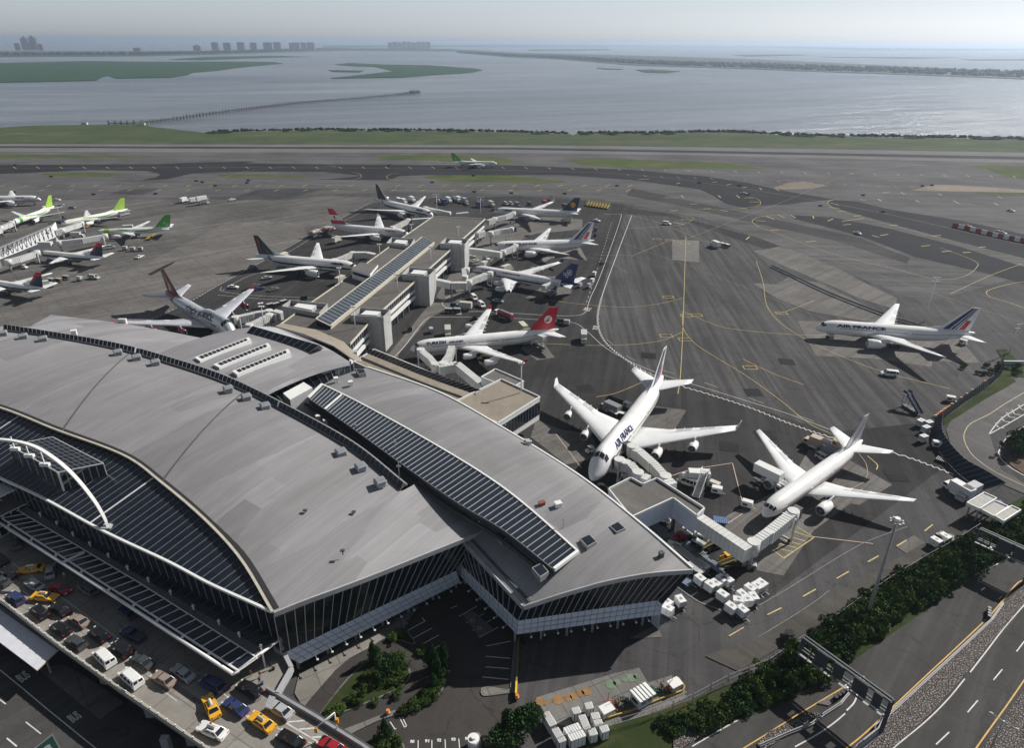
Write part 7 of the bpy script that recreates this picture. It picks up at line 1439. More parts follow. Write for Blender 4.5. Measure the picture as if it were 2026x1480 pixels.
# left apron
for kd, a, b, c, lb in (('sedan', (455, 265), (510, 262), CSIL, "white car right of the nose-on lime-tailed jet's tail"), ('sedan', (540, 282), (615, 285), CGR, "grey car with trailer behind the lime-tailed jets"), ('sedan', (425, 222), (485, 222), CW, "white car behind the nose-on lime tail"), ('truck', (1450, 225), (1500, 210), CW, "white truck in the group of service trucks on the far left taxiway"), ('truck', (1530, 225), (1590, 215), CW, "second white truck of the far left group, in front"), ('catering', (1590, 215), (1650, 205), CW, "tall white truck of the far left group"), ('sedan', (1840, 222), (1880, 215), CW, "lone white car right of the far left truck group"),
    ('sedan', (1090, 690), (1150, 665), CW, "white car driving across the left apron"), ('van', (700, 840), (805, 850), (.45, .48, .45), "long grey van below the navy-tailed jets"), ('container', (610, 845), (660, 850), (.5, .55, .5), "pale green-grey box beside the long grey van"), ('cart', (380, 860), (430, 865), CSIL, "silver cart right of the cut-off navy tail"), ('cart', (450, 860), (490, 865), (.5, .42, .3), "tan cart right of the silver cart"), ('cart', (510, 840), (545, 843), (.4, .35, .35), "brown cart at the end of the short cart row"), ('truck', (330, 900), (385, 890), (.55, .58, .5), "pale box truck behind the cut-off navy tail"),
    ('van', (845, 610), (910, 600), CSIL, "silver van right of the whole navy tail"), ('container', (985, 605), (1015, 605), CSIL, "silver box, first of the three right of the silver van"), ('container', (1050, 612), (1075, 612), CSIL, "silver box, second of the three right of the silver van"), ('container', (1110, 612), (1140, 612), (.3, .3, .32), "dark silver box, last of the three right of the silver van"), ('tug', (180, 760), (215, 765), CW, "white tug under the ribbed left bridge"), ('belt', (1180, 540), (1240, 520), CB, "dark loader by the leaf-green-tailed jet's rear"), ('loader', (950, 350), (1030, 330), CSIL, "silver loaders at the middle lime-tailed jet's rear"),
    ('tug', (680, 440), (710, 435), CYL, "yellow tug under the middle lime-tailed jet's bridge"), ('truck', (1000, 445), (1080, 440), (.6, .6, .6), "white truck beside the leaf-green-tailed jet's roof"), ('truck', (590, 500), (650, 500), CSIL, "silver truck between the two longest left bridges"), ('loader', (450, 400), (510, 395), CB, "black loader at the middle lime-tailed jet's nose")):
    veh(kd, a, b, c, lb, None, GZ, K7, 1.1)
for kd, a, b, c, lb in (('sedan', (50, 985), (135, 990), CW, "white car in the dark asphalt strip beside the silver jumbo's wingtip"), ('sedan', (260, 985), (310, 970), CW, "white van-like car right of the wingtip"), ('sedan', (280, 1010), (350, 995), CNV, "blue car overlapping the white one by the wingtip"), ('sedan', (410, 1015), (465, 1000), CGR, "grey car right of the blue one"), ('sedan', (350, 915), (415, 905), CSIL, "silver car under the nearer green-striped jet's wing"), ('tanker', (740, 560), (850, 510), (.35, .28, .26), "brown fuel tanker behind the red-and-white tail"), ('tanker', (880, 520), (960, 485), (.3, .12, .12), "dark red tanker behind the brown one"),
    ('truck', (950, 590), (1015, 560), (.6, .6, .52), "cream truck at the red-and-white-tailed jet's wingtip"), ('truck', (1660, 395), (1725, 370), (.6, .58, .5), "cream truck at the farthest green-striped jet's nose"), ('truck', (500, 730), (560, 700), (.62, .6, .5), "cream truck behind the nearer green-striped fuselage"), ('loader', (490, 830), (570, 820), CB, "black loader under the nearer green-striped jet"), ('truck', (985, 935), (1060, 900), (.6, .6, .52), "cream truck at the nearer green-striped jet's nose"), ('cart', (660, 1085), (740, 1075), CB, "black trailer above the white parapet block"),
    ('cart', (390, 1150), (430, 1140), CSIL, "silver cart, left one of the row by the silver jumbo's bridge"), ('cart', (440, 1145), (480, 1135), CSIL, "silver cart, middle one of the row by the silver jumbo's bridge"), ('cart', (500, 1125), (550, 1110), CSIL, "silver cart, right one of the row by the silver jumbo's bridge"), ('container', (310, 1145), (350, 1140), CW, "white box at the silver jumbo's bridge head"), ('loader', (180, 1310), (270, 1300), CW, "white loader at the silver jumbo's nose"), ('gpu', (420, 1270), (470, 1270), ORANGE and (.5, .2, .05), "orange machine by the silver jumbo's bridges"), ('belt', (1180, 750), (1260, 740), CB, "dark loader in the bend of the double bridge")):
    veh(kd, a, b, c, lb, None, GZ, K8, 1.1)
veh('stairs', (282, 575), (305, 400), (.1, .1, .12), "dark passenger stairs at the lone striped-tail jet's front door", None, GZ, (4.543, 1580, 560), 1.0)
# fuel yard and containers
row('container', [(340, 600, (60, -70))], CW, "x", None, k=K17) if False else None
def crate(poly, h, label, col=CW, k=K17):
    q = GG(poly, GZ + h, k); c = sum(q, Vector()) / len(q); o = MB(); r = [(p.x - c.x, p.y - c.y) for p in q]; m = paint(col); o.prism(r, 0, h, m)
    n = len(r)
    for i in range(n):
        a, b = r[i], r[(i + 1) % n]; L = math.hypot(b[0] - a[0], b[1] - a[1]); nn = max(2, int(L / .7))
        for j in range(nn + 1): x, y = a[0] + (b[0] - a[0]) * j / nn, a[1] + (b[1] - a[1]) * j / nn; o.box((x - .05, y - .05, .1), (x + .05, y + .05, h + .04), LGREY)
    for j in range(1, 6): u = j / 6; a = (r[0][0] + (r[1][0] - r[0][0]) * u, r[0][1] + (r[1][1] - r[0][1]) * u); b = (r[3][0] + (r[2][0] - r[3][0]) * u, r[3][1] + (r[2][1] - r[3][1]) * u); o.beam((a[0], a[1], h + .02), (b[0], b[1], h + .02), .08, .05, LGREY)
    rt = empty("storage_container", (c.x, c.y, GZ), 0, label, "container", "white containers in the yard"); o.build("box", rt)
    d = MB(); a, b = Vector((*r[0], 0)), Vector((*r[1], 0)); nrm = (b - a).cross(Vector((0, 0, 1))).normalized() * .04; nrm = nrm if nrm.dot((a + b) / 2) > 0 else -nrm; d.face([a.lerp(b, .1) + nrm + Vector((0, 0, .15)), a.lerp(b, .9) + nrm + Vector((0, 0, .15)), a.lerp(b, .9) + nrm + Vector((0, 0, h - .15)), a.lerp(b, .1) + nrm + Vector((0, 0, h - .15))], LGREY); d.build("door", rt)
for p, h, lb in (([(300, 512), (370, 490), (465, 635), (385, 668)], 2.3, "long white container at the yard's left end, the upper one"), ([(400, 695), (475, 670), (570, 820), (490, 850)], 2.3, "long white container at the yard's left end, the lower one"), ([(530, 680), (695, 618), (740, 690), (575, 752)], 2.5, "wide white container, upper of the stacked-looking pair"), ([(578, 755), (745, 695), (788, 770), (620, 830)], 2.4, "wide container with stained roof, lower of the pair"),
    ([(698, 545), (775, 525), (840, 680), (765, 700)], 2.4, "long upright white container in the yard's middle"), ([(620, 460), (705, 438), (735, 510), (655, 530)], 2.2, "small square white container at the yard's top left"), ([(765, 405), (850, 385), (872, 460), (795, 475)], 2.2, "small square white container at the yard's top right"), ([(835, 515), (925, 500), (950, 572), (865, 588)], 2.2, "square white container beside the yellow kerb, upper"), ([(865, 595), (955, 578), (980, 640), (900, 665)], 2.2, "square white container beside the yellow kerb, middle"), ([(930, 665), (1020, 640), (1050, 710), (970, 738)], 2.2, "square white container beside the yellow kerb, lowest"), ([(805, 695), (885, 675), (920, 752), (835, 772)], 2.1, "small stained container at the yard's bottom")): crate(p, h, lb)
kb = empty("fuel_kiosk", GG([(1400, 390)], GZ, K17)[0], .55, "small white kiosk with striped roof on the fuel island", "kiosk")
mb = MB(); mb.box((-1.8, -1.3, .2), (1.8, 1.3, 2.5), flat("kiosk_blue_white", (.5, .55, .62), .5)); mb.build("walls", kb); mb = MB(); mb.box((-2.1, -1.6, 2.5), (2.1, 1.6, 2.65), WHITE); [mb.box((-1.9 + i * .8, -1.6, 2.65), (-1.6 + i * .8, 1.6, 2.8), WHITE) for i in range(5)]; mb.build("roof", kb)
mb = MB(); mb.box((-1.2, -1.33, 1.1), (-.1, -1.3, 2.1), GLASS); mb.box((.3, -1.33, 1.1), (1.4, -1.3, 2.1), GLASS); mb.box((-1.83, -.8, 1.1), (-1.8, .8, 2.1), GLASS); mb.build("window", kb)
mb = MB(); q = GG([(930, 560), (975, 600), (1300, 500), (1600, 380), (1860, 280), (1880, 240), (1810, 140)], 0, K17)
for a, b in zip(q, q[1:]): mb.beam(Vector((a.x, a.y, .5)), Vector((b.x, b.y, .45)), .22, .35, flat('dull_yellow', (.5, .36, .07), .7, var=.3))
props(mb.build("yellow_kerb_rail"), "yellow kerb rail round the fuel island", "rail")
for i, (x, y, c, lb) in enumerate(((1010, 490, CW, "white fuel pump housing at the island's left end"), (1765, 205, CW, "white fuel pump housing at the island's right end"))):
    rt = empty("fuel_pump", GG([(x, y + 40)], GZ, K17)[0], .5, lb, "fuel pump", "fuel pumps on the island"); mb = MB(); mb.box((-1.1, -.8, .1), (1.1, .8, 1.7), LGREY); mb.build("housing", rt); mb = MB(); mb.box((-1.3, -1, 1.7), (1.3, 1, 1.85), WHITE); mb.build("roof", rt)
rn = random.Random(5)
for x, y, lb in ((1080, 450, "rusty orange pipework and valves beside the left fuel pump"), (1180, 430, "dark green valves and poles left of the kiosk"), (1580, 290, "dark green valves and poles right of the kiosk"), (1680, 240, "rusty orange pipework beside the right fuel pump")):
    mb = MB(); p = GG([(x, y)], GZ, K17)[0]; mm = flat("orange_pipe", (.5, .16, .06), .6) if "orange" in lb else flat("green_pipe", (.02, .09, .06), .6)
    for i in range(16):
        a = p + Vector((rn.uniform(-1.3, 1.3), rn.uniform(-1, 1), rn.uniform(.1, .6))); mb.tube([a, a + Vector((rn.uniform(-.6, .6), rn.uniform(-.6, .6), rn.uniform(.3, 1.4)))], .09, mm, 6); mb.box((a.x - .15, a.y - .15, a.z + .3), (a.x + .15, a.y + .15, a.z + .6), mm)
    for i in range(3): a = p + Vector((rn.uniform(-1, 1), rn.uniform(-.6, .6), 0)); mb.tube([a, a + Vector((0, 0, rn.uniform(2.5, 4)))], .05, DKGREY, 6)
    o = mb.build("fuel_pipework"); props(o, lb, "pipework")
# ================================================================== DROP-OFF DECK AND LOWER ROAD
DK = paving("deck_concrete", (.37, .35, .315), .12, .12, R(60), slab=9, crack=.25)
dz = 6.5
fr = GG([(-260, 1015), (-120, 1106), (0, 1189), (118, 1281), (236, 1366), (402, 1480), (480, 1535)], dz); rt_ = GG([(860, 1585), (717, 1480), (620, 1420), (528, 1366)], dz)
sw = GG([(550, 1378), (578, 1328), (562, 1296), (545, 1286)], dz); bk = [Vector((p.x, p.y, dz)) for p in (wb[110], wb[80], wb[50], wb[20], wb[0])]
mb = MB(); mb.prism([(p.x, p.y) for p in fr + rt_ + sw + bk], dz - 1.1, dz, flat("deck_side", (.2, .2, .2), .8), DK); props(mb.build("elevated_road"), kind="structure")
bar = empty("deck_railing", fr[3], 0, "cream railing with small posts along the outer edge of the drop-off deck", "railing"); mb = MB(); o = bar.location
for a, b in zip(fr, fr[1:]): mb.beam(a - o + Vector((0, 0, .45)), b - o + Vector((0, 0, .45)), .45, .9, TRIM); mb.beam(a - o + Vector((0, 0, 1.15)), b - o + Vector((0, 0, 1.15)), .12, .12, LGREY)
mb.build("kerb_wall", bar); mb = MB()
for a, b in zip(fr, fr[1:]):
    n = int((b - a).length / 2.2)
    for i in range(n): p = a.lerp(b, i / n) - o; mb.beam(p + Vector((0, 0, .8)), p + Vector((0, 0, 1.3)), .22, .22, WHITE)
mb.build("posts", bar)
mb = MB()
for a, b in zip(rt_, rt_[1:]): mb.beam(a + Vector((0, 0, .45)), b + Vector((0, 0, .45)), .5, .9, GREY); mb.beam(a + Vector((.5, .5, -.3)), b + Vector((.5, .5, -.3)), .8, .5, DKGREY)
o = mb.build("deck_parapet"); props(o, "dark grey parapet on the deck's side towards the loop drive", "parapet")
mb = MB()
for a, b in zip(sw, sw[1:]): mb.beam(a + Vector((0, 0, .5)), b + Vector((0, 0, .5)), .8, 1.1, FASC)
o = mb.build("pale_parapet"); props(o, "pale stepped parapet at the deck's corner by the glass wall", "parapet")
mb = MB()
for x, y in ((262, 1392), (172, 1325), (345, 1450), (60, 1245), (300, 1475)): p = G(x, y, dz - 1.1) + Vector((1.5, 1.5, 0)); mb.prism([(p.x - .7, p.y - .5), (p.x + .7, p.y - .5), (p.x + .7, p.y + .5), (p.x - .7, p.y + .5)], 0, dz - 1.1, GREY)
props(mb.build("deck_piers"), "grey concrete piers under the drop-off deck", "pier")
dm = MB(); z_ = dz + .02
def dl(pts, wd, k, dash=None, m=WM): stripe(dm, GG(pts, dz, k), wd, z_, m, dash)
dl([(0, 330), (340, 560), (720, 830), (1350, 1290)], .15, K21); dl([(560, 450), (660, 520), (1000, 800)], .15, K22, (3, 2)); dl([(190, 440), (270, 500)], .7, K22, None, CONC2); dl([(400, 600), (660, 775)], .8, K22, None, CONC2); dl([(260, 745), (350, 800)], .15, K21); dl([(650, 1040), (730, 1085)], .15, K21); dl([(320, 660), (450, 755)], .15, K22); dl([(1045, 870), (1075, 890)], .15, K22); dl([(1340, 995), (1380, 1015)], .15, K22); dl([(1620, 1120), (1670, 1145)], .15, K22)
dl([(1420, 950), (1580, 1045), (1740, 1140), (1900, 1230)], .25, K22); dl([(1420, 945), (1590, 930)], .3, K22); dl([(1530, 1010), (1690, 995)], .3, K22); dl([(1650, 1080), (1810, 1070)], .3, K22); dl([(0, 830), (700, 1360), (1200, 1800)], .12, K21, None, PYM); dl([(-20, 440), (180, 580), (300, 660)], .9, K21, None, CONC2)
props(dm.build("deck_markings"), kind="structure")
sheet("lower_road", [GG([(-300, 1150), (560, 1560), (300, 1700), (-300, 1700)])], .27, ROADM)
lm = MB()
def ll(pts, wd, dash=None, m=WM): stripe(lm, GG(pts, 0, K24), wd, .29, m, dash)
ll([(0, 615), (220, 795), (440, 980), (820, 1290), (920, 1370)], .2); ll([(0, 900), (60, 945)], .2); ll([(250, 1115), (395, 1230)], .2); ll([(70, 1270), (165, 1350)], .25)
for dx, dy in ((0, 0), (-490, -385)):
    O_, U_, V_ = GG([(700 + dx, 1125 + dy), (790 + dx, 1065 + dy), (635 + dx, 1065 + dy)], 0, K24); up3 = Vector((0, 0, .30))
    put_text(lm, "BUS", lambda u, v: O_ + (U_ - O_) * u + (V_ - O_) * v + up3, WM, .03)
props(lm.build("lower_road_markings"), kind="structure")
mb = MB(); q = GG([(380, 610), (600, 560), (760, 640), (1180, 920), (960, 1090), (480, 700)], .15, K24); mb.prism([(p.x, p.y) for p in q], 0, .42, CONC); props(mb.build("bus_platform"), kind="structure")
sh = empty("platform_canopy", G(60, 1250), 0, "long pale flat platform roof at the left edge below the deck railing", "canopy"); o = sh.location
q = [p - o for p in GG([(-600, -280), (-20, -20), (575, 400), (350, 610), (-20, 330), (-600, -60)], 5.2, K24)]
mb = MB(); mb.prism([(p.x, p.y) for p in q], 4.9, 5.2, TRIM, flat("white_roof_membrane", (.62, .63, .67), .6, var=.08))
for t_ in (.05, .10): mb.beam(q[1].lerp(q[4], t_) + Vector((0, 0, .1)), q[2].lerp(q[3], t_) + Vector((0, 0, .1)), .12, .15, DKGREY)
mb.build("roof", sh); mb = MB()
for u in (.1, .5, .92): p = q[4].lerp(q[3], u).lerp(q[1].lerp(q[2], u), .5); mb.beam((p.x, p.y, 0), (p.x, p.y, 4.9), .35, .35, GREY)
mb.build("posts", sh)
sg = empty("road_sign", G(100, 1500, 3.5), 0, "green direction sign with grey frame at the bottom left corner", "sign"); o = sg.location
q = [p - o for p in (G(66, 1482, 4.2), G(104, 1452, 6.2), G(130, 1500, 6.0), G(98, 1530, 4.0))]; mb = MB(); mb.face(q, LGREY); c = sum(q, Vector()) / 4; nn_ = (q[1] - q[0]).cross(q[3] - q[0]).normalized(); nn_ = nn_ if nn_.z > 0 else -nn_
mb.face([c + (p - c) * .88 + nn_ * .05 for p in q], flat("sign_green", (.01, .10, .05), .4, var=0)); mb.build("board", sg); mb = MB(); put_text(mb, "3", lambda u, v: q[0].lerp(q[1], .35 + .3 * u * 1.2).lerp(q[3].lerp(q[2], .35 + .3 * u * 1.2), .5 - .28 * v) + nn_ * .1, WHITE, .05); mb.build("lettering", sg); mb = MB(); mb.beam((c.x, c.y, -3.4), c - nn_ * .1, .25, .25, STEEL); mb.build("post", sg)
ts = empty("traffic_signal", GG([(1880, 1030)], dz, K22)[0], 0, "white bracket mast with two orange signal boxes by the deck's parapet", "traffic signal"); o = ts.location
A, B, C_ = [p - o for p in (GG([(1850, 878)], dz + 5, K22)[0], GG([(1690, 1010)], dz + 3.4, K22)[0], GG([(1870, 925)], dz + 3.4, K22)[0])]
A = Vector((0, 0, 5)); mb = MB(); mb.tube([(0, 0, 0), A], .12, WHITE, 8); mb.tube([A, B + Vector((0, 0, .5))], .10, WHITE, 8); mb.tube([A * .9, B + Vector((0, 0, .5))], .06, WHITE, 8); mb.build("mast", ts)
for c in (B, Vector((.3, -.2, 3.2))): mb = MB(); mb.box((c.x - .25, c.y - .25, c.z - .6), (c.x + .25, c.y + .25, c.z + .5), flat("signal_orange", (.6, .28, .03), .5)); mb.build("signal_box", ts)
# people on the kerb
SKIN = flat("skin", (.45, .28, .2), .6, var=0)
def person(x, y, top, leg, label, k=K22, z=dz, bag=None, h=0):
    p = GG([(x, y)], z, k)[0]; rt = empty("person", p, h, label, "person", "people on the kerb"); me = bpy.data.meshes.new("person_body")
    J = [(0, 0, .95), (0, 0, 1.2), (0, 0, 1.42), (0, 0, 1.52), (0, .02, 1.62), (0, .02, 1.74), (.10, 0, .9), (.13, .08, .5), (.13, .02, .06), (.13, .16, .04), (-.10, 0, .9), (-.13, -.1, .5), (-.13, -.16, .06), (-.13, -.02, .04), (.2, 0, 1.40), (.26, .03, 1.12), (.27, .15, .88), (-.2, 0, 1.40), (-.26, -.04, 1.12), (-.27, .05, .86)]
    E_ = [(0, 1), (1, 2), (2, 3), (3, 4), (4, 5), (0, 6), (6, 7), (7, 8), (8, 9), (0, 10), (10, 11), (11, 12), (12, 13), (2, 14), (14, 15), (15, 16), (2, 17), (17, 18), (18, 19)]
    Rr = [.15, .14, .15, .06, .10, .08, .10, .07, .045, .04, .10, .07, .045, .04, .07, .05, .04, .07, .05, .04]
    me.from_pydata(J, E_, []); me.materials.append(top); o = bpy.data.objects.new("body", me); COL.objects.link(o); o.parent = rt; o.modifiers.new("skin", 'SKIN'); me.skin_vertices.new() if hasattr(me.skin_vertices, "new") else None
    if not me.skin_vertices: me.attributes
    for i, r in enumerate(Rr):
        try: me.skin_vertices[0].data[i].radius = (r, r * .8)
        except Exception: pass
    s = o.modifiers.new("sub", 'SUBSURF'); s.levels = s.render_levels = 1
    mb = MB(); mb.loft([[(.085 * r * math.cos(a * .785), .02 + .1 * r * math.sin(a * .785), zz) for a in range(8)] for r, zz in ((.9, 1.66), (1.2, 1.74), (.9, 1.82), (.2, 1.85))], leg); mb.build("hair", rt)
    if bag: mb = MB(); mb.box((.35, -.3, .05), (.75, .1, .7), bag); props(mb.build("suitcase", None, p), "dark upright suitcase beside the %s" % label, "suitcase")
DRK = flat("dark_clothes", (.02, .02, .025), .8, var=0)
person(1290, 470, DRK, BLACK, "person in dark clothes standing highest on the kerb", bag=DRK); person(1195, 545, flat("red_clothes", (.35, .05, .05), .8, var=0), BLACK, "person in a red top at the kerb"); person(1190, 600, DRK, BLACK, "person in dark clothes behind the open-lidded car, nearer the wall", bag=BLUE)
person(1190, 745, flat("grey_clothes", (.15, .16, .18), .8, var=0), BLACK, "person in grey walking on the roadway by the cars"); person(1110, 535, flat("brown_clothes", (.2, .1, .04), .8, var=0), BLACK, "person in brown beside the canopy's end")
for x, y, lb in ((735, 590, "person in white under the canopy by the shaded red car"),): person(x, y, flat("white_clothes", (.6, .6, .6), .8, var=0), BLACK, lb, K21)
# ================================================================== MASTS, GANTRIES, LAMPS
def solve_h(base, head):
    B = G(*base); best = min((((G(head[0], head[1], z * .25) - B).xy.length, z * .25) for z in range(8, 200)), key=lambda t: t[0]); return B, best[1]
def high_mast(base, head, label, ring=1.15, m=STEEL, n=8, group=None, r=.45, flatp=False):
    B, h = solve_h(base, head); rt = empty("light_mast", B, 0, label, "light mast", group); mb = MB(); mb.tube([(0, 0, 0), (0, 0, h)], [r, r * .45], m, 12); mb.build("pole", rt); mb = MB()
    if flatp:
        for z in (h - 1.2, h + .6): mb.beam((-ring, 0, z), (ring, 0, z), .2, .2, m)
    else: mb.tube([(ring * math.cos(a * .3927), ring * math.sin(a * .3927), h) for a in range(17)], .1, m, 6); mb.tube([(0, 0, h - .4), (0, 0, h + .8)], .55, WHITE, 12); [mb.beam((0, 0, h), (ring * math.cos(a * 1.571), ring * math.sin(a * 1.571), h), .12, .12, m) for a in range(4)]
    mb.build("head_frame", rt)
    for i in range(n):
        if flatp: x, y, z = -ring + 2 * ring * (i % (n // 2)) / (n // 2 - 1), 0, h - 1.2 + 1.8 * (i // (n // 2))
        else: x, y, z = ring * 1.1 * math.cos(i * 6.283 / n), ring * 1.1 * math.sin(i * 6.283 / n), h - .1
        mb = MB(); mb.frus((x - .24, y - .24, x + .24, y + .24, z - .2), (x - .18, y - .18, x + .18, y + .18, z + .25), STEEL, WHITE if flatp else STEEL, LGREY); mb.build("lamp_head", rt)
high_mast((1714, 1224), (1786, 1036), "tall grey light mast with round lamp ring rising out of the hedge", m=GREY); high_mast((1828, 637), (1848, 551), "slim pale mast behind the lone striped-tail jet", 1.8, WHITE, 6, None, .35, True)
high_mast((865, 426), (865.5, 386), "white floodlight mast left one of the pair at the pier's end", 2.6, WHITE, 8, "floodlights at the pier's end", .3, True); high_mast((951, 434), (952, 392), "white floodlight mast right one of the pair at the pier's end", 2.6, WHITE, 8, "floodlights at the pier's end", .3, True)
high_mast((130, 469), (114, 400), "thin grey mast in front of the middle lime-tailed jet", .8, STEEL, 4, None, .2, True); high_mast((1996, 700), (2009, 644), "slim white mast at the far right edge", .8, WHITE, 4, None, .25, True)
GD_ = flat("gantry_paint", (.05, .06, .075), .6)
def gantry(name, TL, TR, BL, BR, zt, zb, boards, label, legs, k):
    tl, tr = GG([TL, TR], zt, k); bl_, br_ = GG([BL, BR], zb, k); bl_ = Vector((tl.x, tl.y, zb)); br_ = Vector((tr.x, tr.y, zb)); rt = empty(name, (tr.x, tr.y, 0), 0, label, "sign gantry"); o = Vector((tr.x, tr.y, 0)); tl, tr, bl_, br_ = tl - o, tr - o, bl_ - o, br_ - o
    d = (tr - tl).normalized(); sd = Vector((-d.y, d.x, 0)) * .8; mb = MB()
    for s in (0, 1): mb.beam(tl + sd * s, tr + sd * s, .35, .4, GD_); mb.beam(bl_ + sd * s, br_ + sd * s, .3, .3, GD_)
    n = 8
    for i in range(n + 1): u = i / n; mb.beam(bl_.lerp(br_, u), tl.lerp(tr, u), .18, .18, GD_); mb.beam(tl.lerp(tr, u), tl.lerp(tr, u) + sd, .12, .12, GD_)
    mb.beam(bl_ - sd * 1.2 - Vector((0, 0, .3)), bl_.lerp(br_, 1) - sd * 1.2 - Vector((0, 0, .3)), .5, .08, GREY); mb.build("truss", rt)
    for u in legs: p = tl.lerp(tr, u); mb = MB(); [mb.beam((p.x + sd.x * s, p.y + sd.y * s, 0), (p.x + sd.x * s, p.y + sd.y * s, zt), .4, .4, GD_) for s in (0, 1)]; mb.build("leg", rt)
    for u0, u1, dz_ in boards: mb = MB(); a, b = tl.lerp(tr, u0) - sd * .5, tl.lerp(tr, u1) - sd * .5; mb.beam(Vector((a.x, a.y, (zt + zb) / 2 + dz_)), Vector((b.x, b.y, (zt + zb) / 2 + dz_)), .12, (zt - zb) * 1.15, flat("sign_back", (.045, .052, .062), .5)); mb.build("sign_board", rt)
    for u in (.3, .92, .6): mb = MB(); p = bl_.lerp(br_, u) - sd * 1.3; mb.box((p.x - .2, p.y - .2, p.z - .1), (p.x + .2, p.y + .2, p.z + .3), WHITE); mb.build("lamp", rt)
gantry("sign_gantry", (345, 1022), (712, 1288), (330, 1080), (690, 1350), 9.2, 6.2, [(.18, .33, 0), (.62, .78, 0), (.40, .50, .1), (.84, .93, 0)], "dark sign gantry spanning both slip lanes at the bottom right, boards seen from behind", (.0, 1), K4)
gantry("sign_gantry", (840, 675), (1420, 935), (800, 800), (1400, 1050), 9.2, 6.2, [(.36, .62, 0), (.66, .95, 0)], "dark sign gantry with large boards at the right edge above the hedge", (.0, 1), K23)
sl_ = empty("street_lamp", G(1986, 1427, 10).xy.to_3d(), 0, "double-armed street lamp with pale heads at the bottom right corner", "street lamp"); o = sl_.location
a, b = G(1960, 1411.5, 10) - o, G(2011, 1443, 10) - o; mb = MB(); mb.tube([(0, 0, 0), (0, 0, 10)], [.15, .09], STEEL, 8); mb.tube([a, (0, 0, 9.9), b], .06, LGREY, 6); mb.build("pole", sl_)
for p in (a, b): mb = MB(); mb.tube([p + Vector((-.4, .1, 0)), p, p + Vector((.4, -.1, 0))], [.08, .25, .1], CREAM, 8); mb.build("lamp_head", sl_)
# jersey barriers and bollards
def barrier(pts, label, k=K4, h=.8, w_=.45, m=GREY):
    q = GG(pts, .3, k); rt = MB()
    for a, b in zip(q, q[1:]): rt.beam(a + Vector((0, 0, .2)), b + Vector((0, 0, .2)), w_, .4, m); rt.beam(a + Vector((0, 0, h * .6)), b + Vector((0, 0, h * .6)), w_ * .35, h * .8, m)
    props(rt.build("concrete_barrier"), label, "barrier")
barrier([(640, 1400), (700, 1348), (860, 1200), (1000, 1072), (1130, 950), (1180, 880)], "steel and concrete barrier along the wide gravel median"); barrier([(160, 1478), (280, 1425), (380, 1385), (430, 1345), (500, 1300), (545, 1245)], "curved barrier on the narrow wedge between the slip lanes"); barrier([(480, 1620), (560, 1500), (655, 1420), (690, 1350)], "thick blue-grey barrier below the gantry's right leg", K4, 1.4, 1.2)
mb = MB(); q = GG([(480, 1275), (520, 1245), (550, 1225)], .5, K4)
for i in range(6): p = q[0].lerp(q[2], i / 5); mb.tube([p - Vector((0, 0, .4)), p + Vector((0, 0, .7))], .45, BLACK, 10)
props(mb.build("crash_barrels"), "black crash cushion at the tip of the wedge between the slip lanes", "crash cushion")
mb = MB(); p = GG([(1120, 940)], .4, K4)[0]; [mb.tube([p + Vector((i * .5, i * .8, 0)), p + Vector((i * .5, i * .8, 1))], .4, CNV and DKGREY, 10) for i in range(4)]; props(mb.build("crash_barrels"), "dark crash cushion at the upper tip of the gravel median", "crash cushion")
for px_, py_, lb in ((1023, 1383, "orange and white drum at the end of the yellow parking wall"), (768, 1413, "orange box on the pale walkway strip")): o = MB(); o.tube([(0, 0, 0), (0, 0, 1.1)], [.4, .35], ORANGE, 12); o.tube([(0, 0, .4), (0, 0, .65)], [.41, .4], WHITE, 12); props(o.build("traffic_drum", None, G(px_, py_, .4)), lb, "drum")
mb = MB(); q = GG([(1870, 300), (1850, 720), (1845, 830)], .3, K15); mb.beam(q[0] + Vector((0, 0, .5)), q[1] + Vector((0, 0, .5)), .35, 1, flat("olive_rail", (.18, .17, .05), .7)); mb.beam(q[1] + Vector((0, 0, .6)), q[2] + Vector((0, 0, .6)), .4, 1.2, YEL); props(mb.build("yellow_wall"), "yellow and olive low wall dividing the car park from the fuel yard", "wall")
q = GG([(1830, 290), (1870, 290), (1845, 730), (1790, 760)], 0, K15); mb = MB(); mb.prism([(p.x, p.y) for p in q], 0, .42, CONC2); props(mb.build("pavement"), kind="structure")
mb = MB(); p = GG([(1460, 1275)], .4, K15)[0]; mb.tube([p, p + Vector((0, 0, 2.2))], 1.1, WHITE, 16); mb.tube([p + Vector((0, 0, 2.2)), p + Vector((0, 0, 2.6))], [.5, .45], WHITE, 12); props(mb.build("storage_tank"), "small white round tank at the bottom edge beside the parking bays", "tank")
# ---- fences
def fence(pts, h, label, k=None, sp=3, mesh=True, m=GREY, name="chain_link_fence"):
    q = GG(pts, .28, k); rt = empty(name, q[0], 0, label, "fence"); o = q[0]; mb = MB()
    for a, b in zip(q, q[1:]):
        for z in ((h, h * .5) if mesh else (h,)): mb.beam(a - o + Vector((0, 0, z)), b - o + Vector((0, 0, z)), .06, .06, m)
        L = (b - a).length; n = max(1, int(L / 1.2))
        if mesh: [mb.beam(a.lerp(b, (i + .5 * j) / n) - o + Vector((0, 0, .05)), a.lerp(b, (i + .5) / n) - o + Vector((0, 0, h)), .025, .025, m) for i in range(n) for j in (0, 2)]
    mb.build("rails", rt)
    for a, b in zip(q, q[1:]):
        n = max(1, int((b - a).length / sp))
        for i in range(n): p = a.lerp(b, i / n) - o; mb = MB(); mb.tube([p, p + Vector((0, 0, h + .3))], .06, m, 6); mb.build("post", rt)
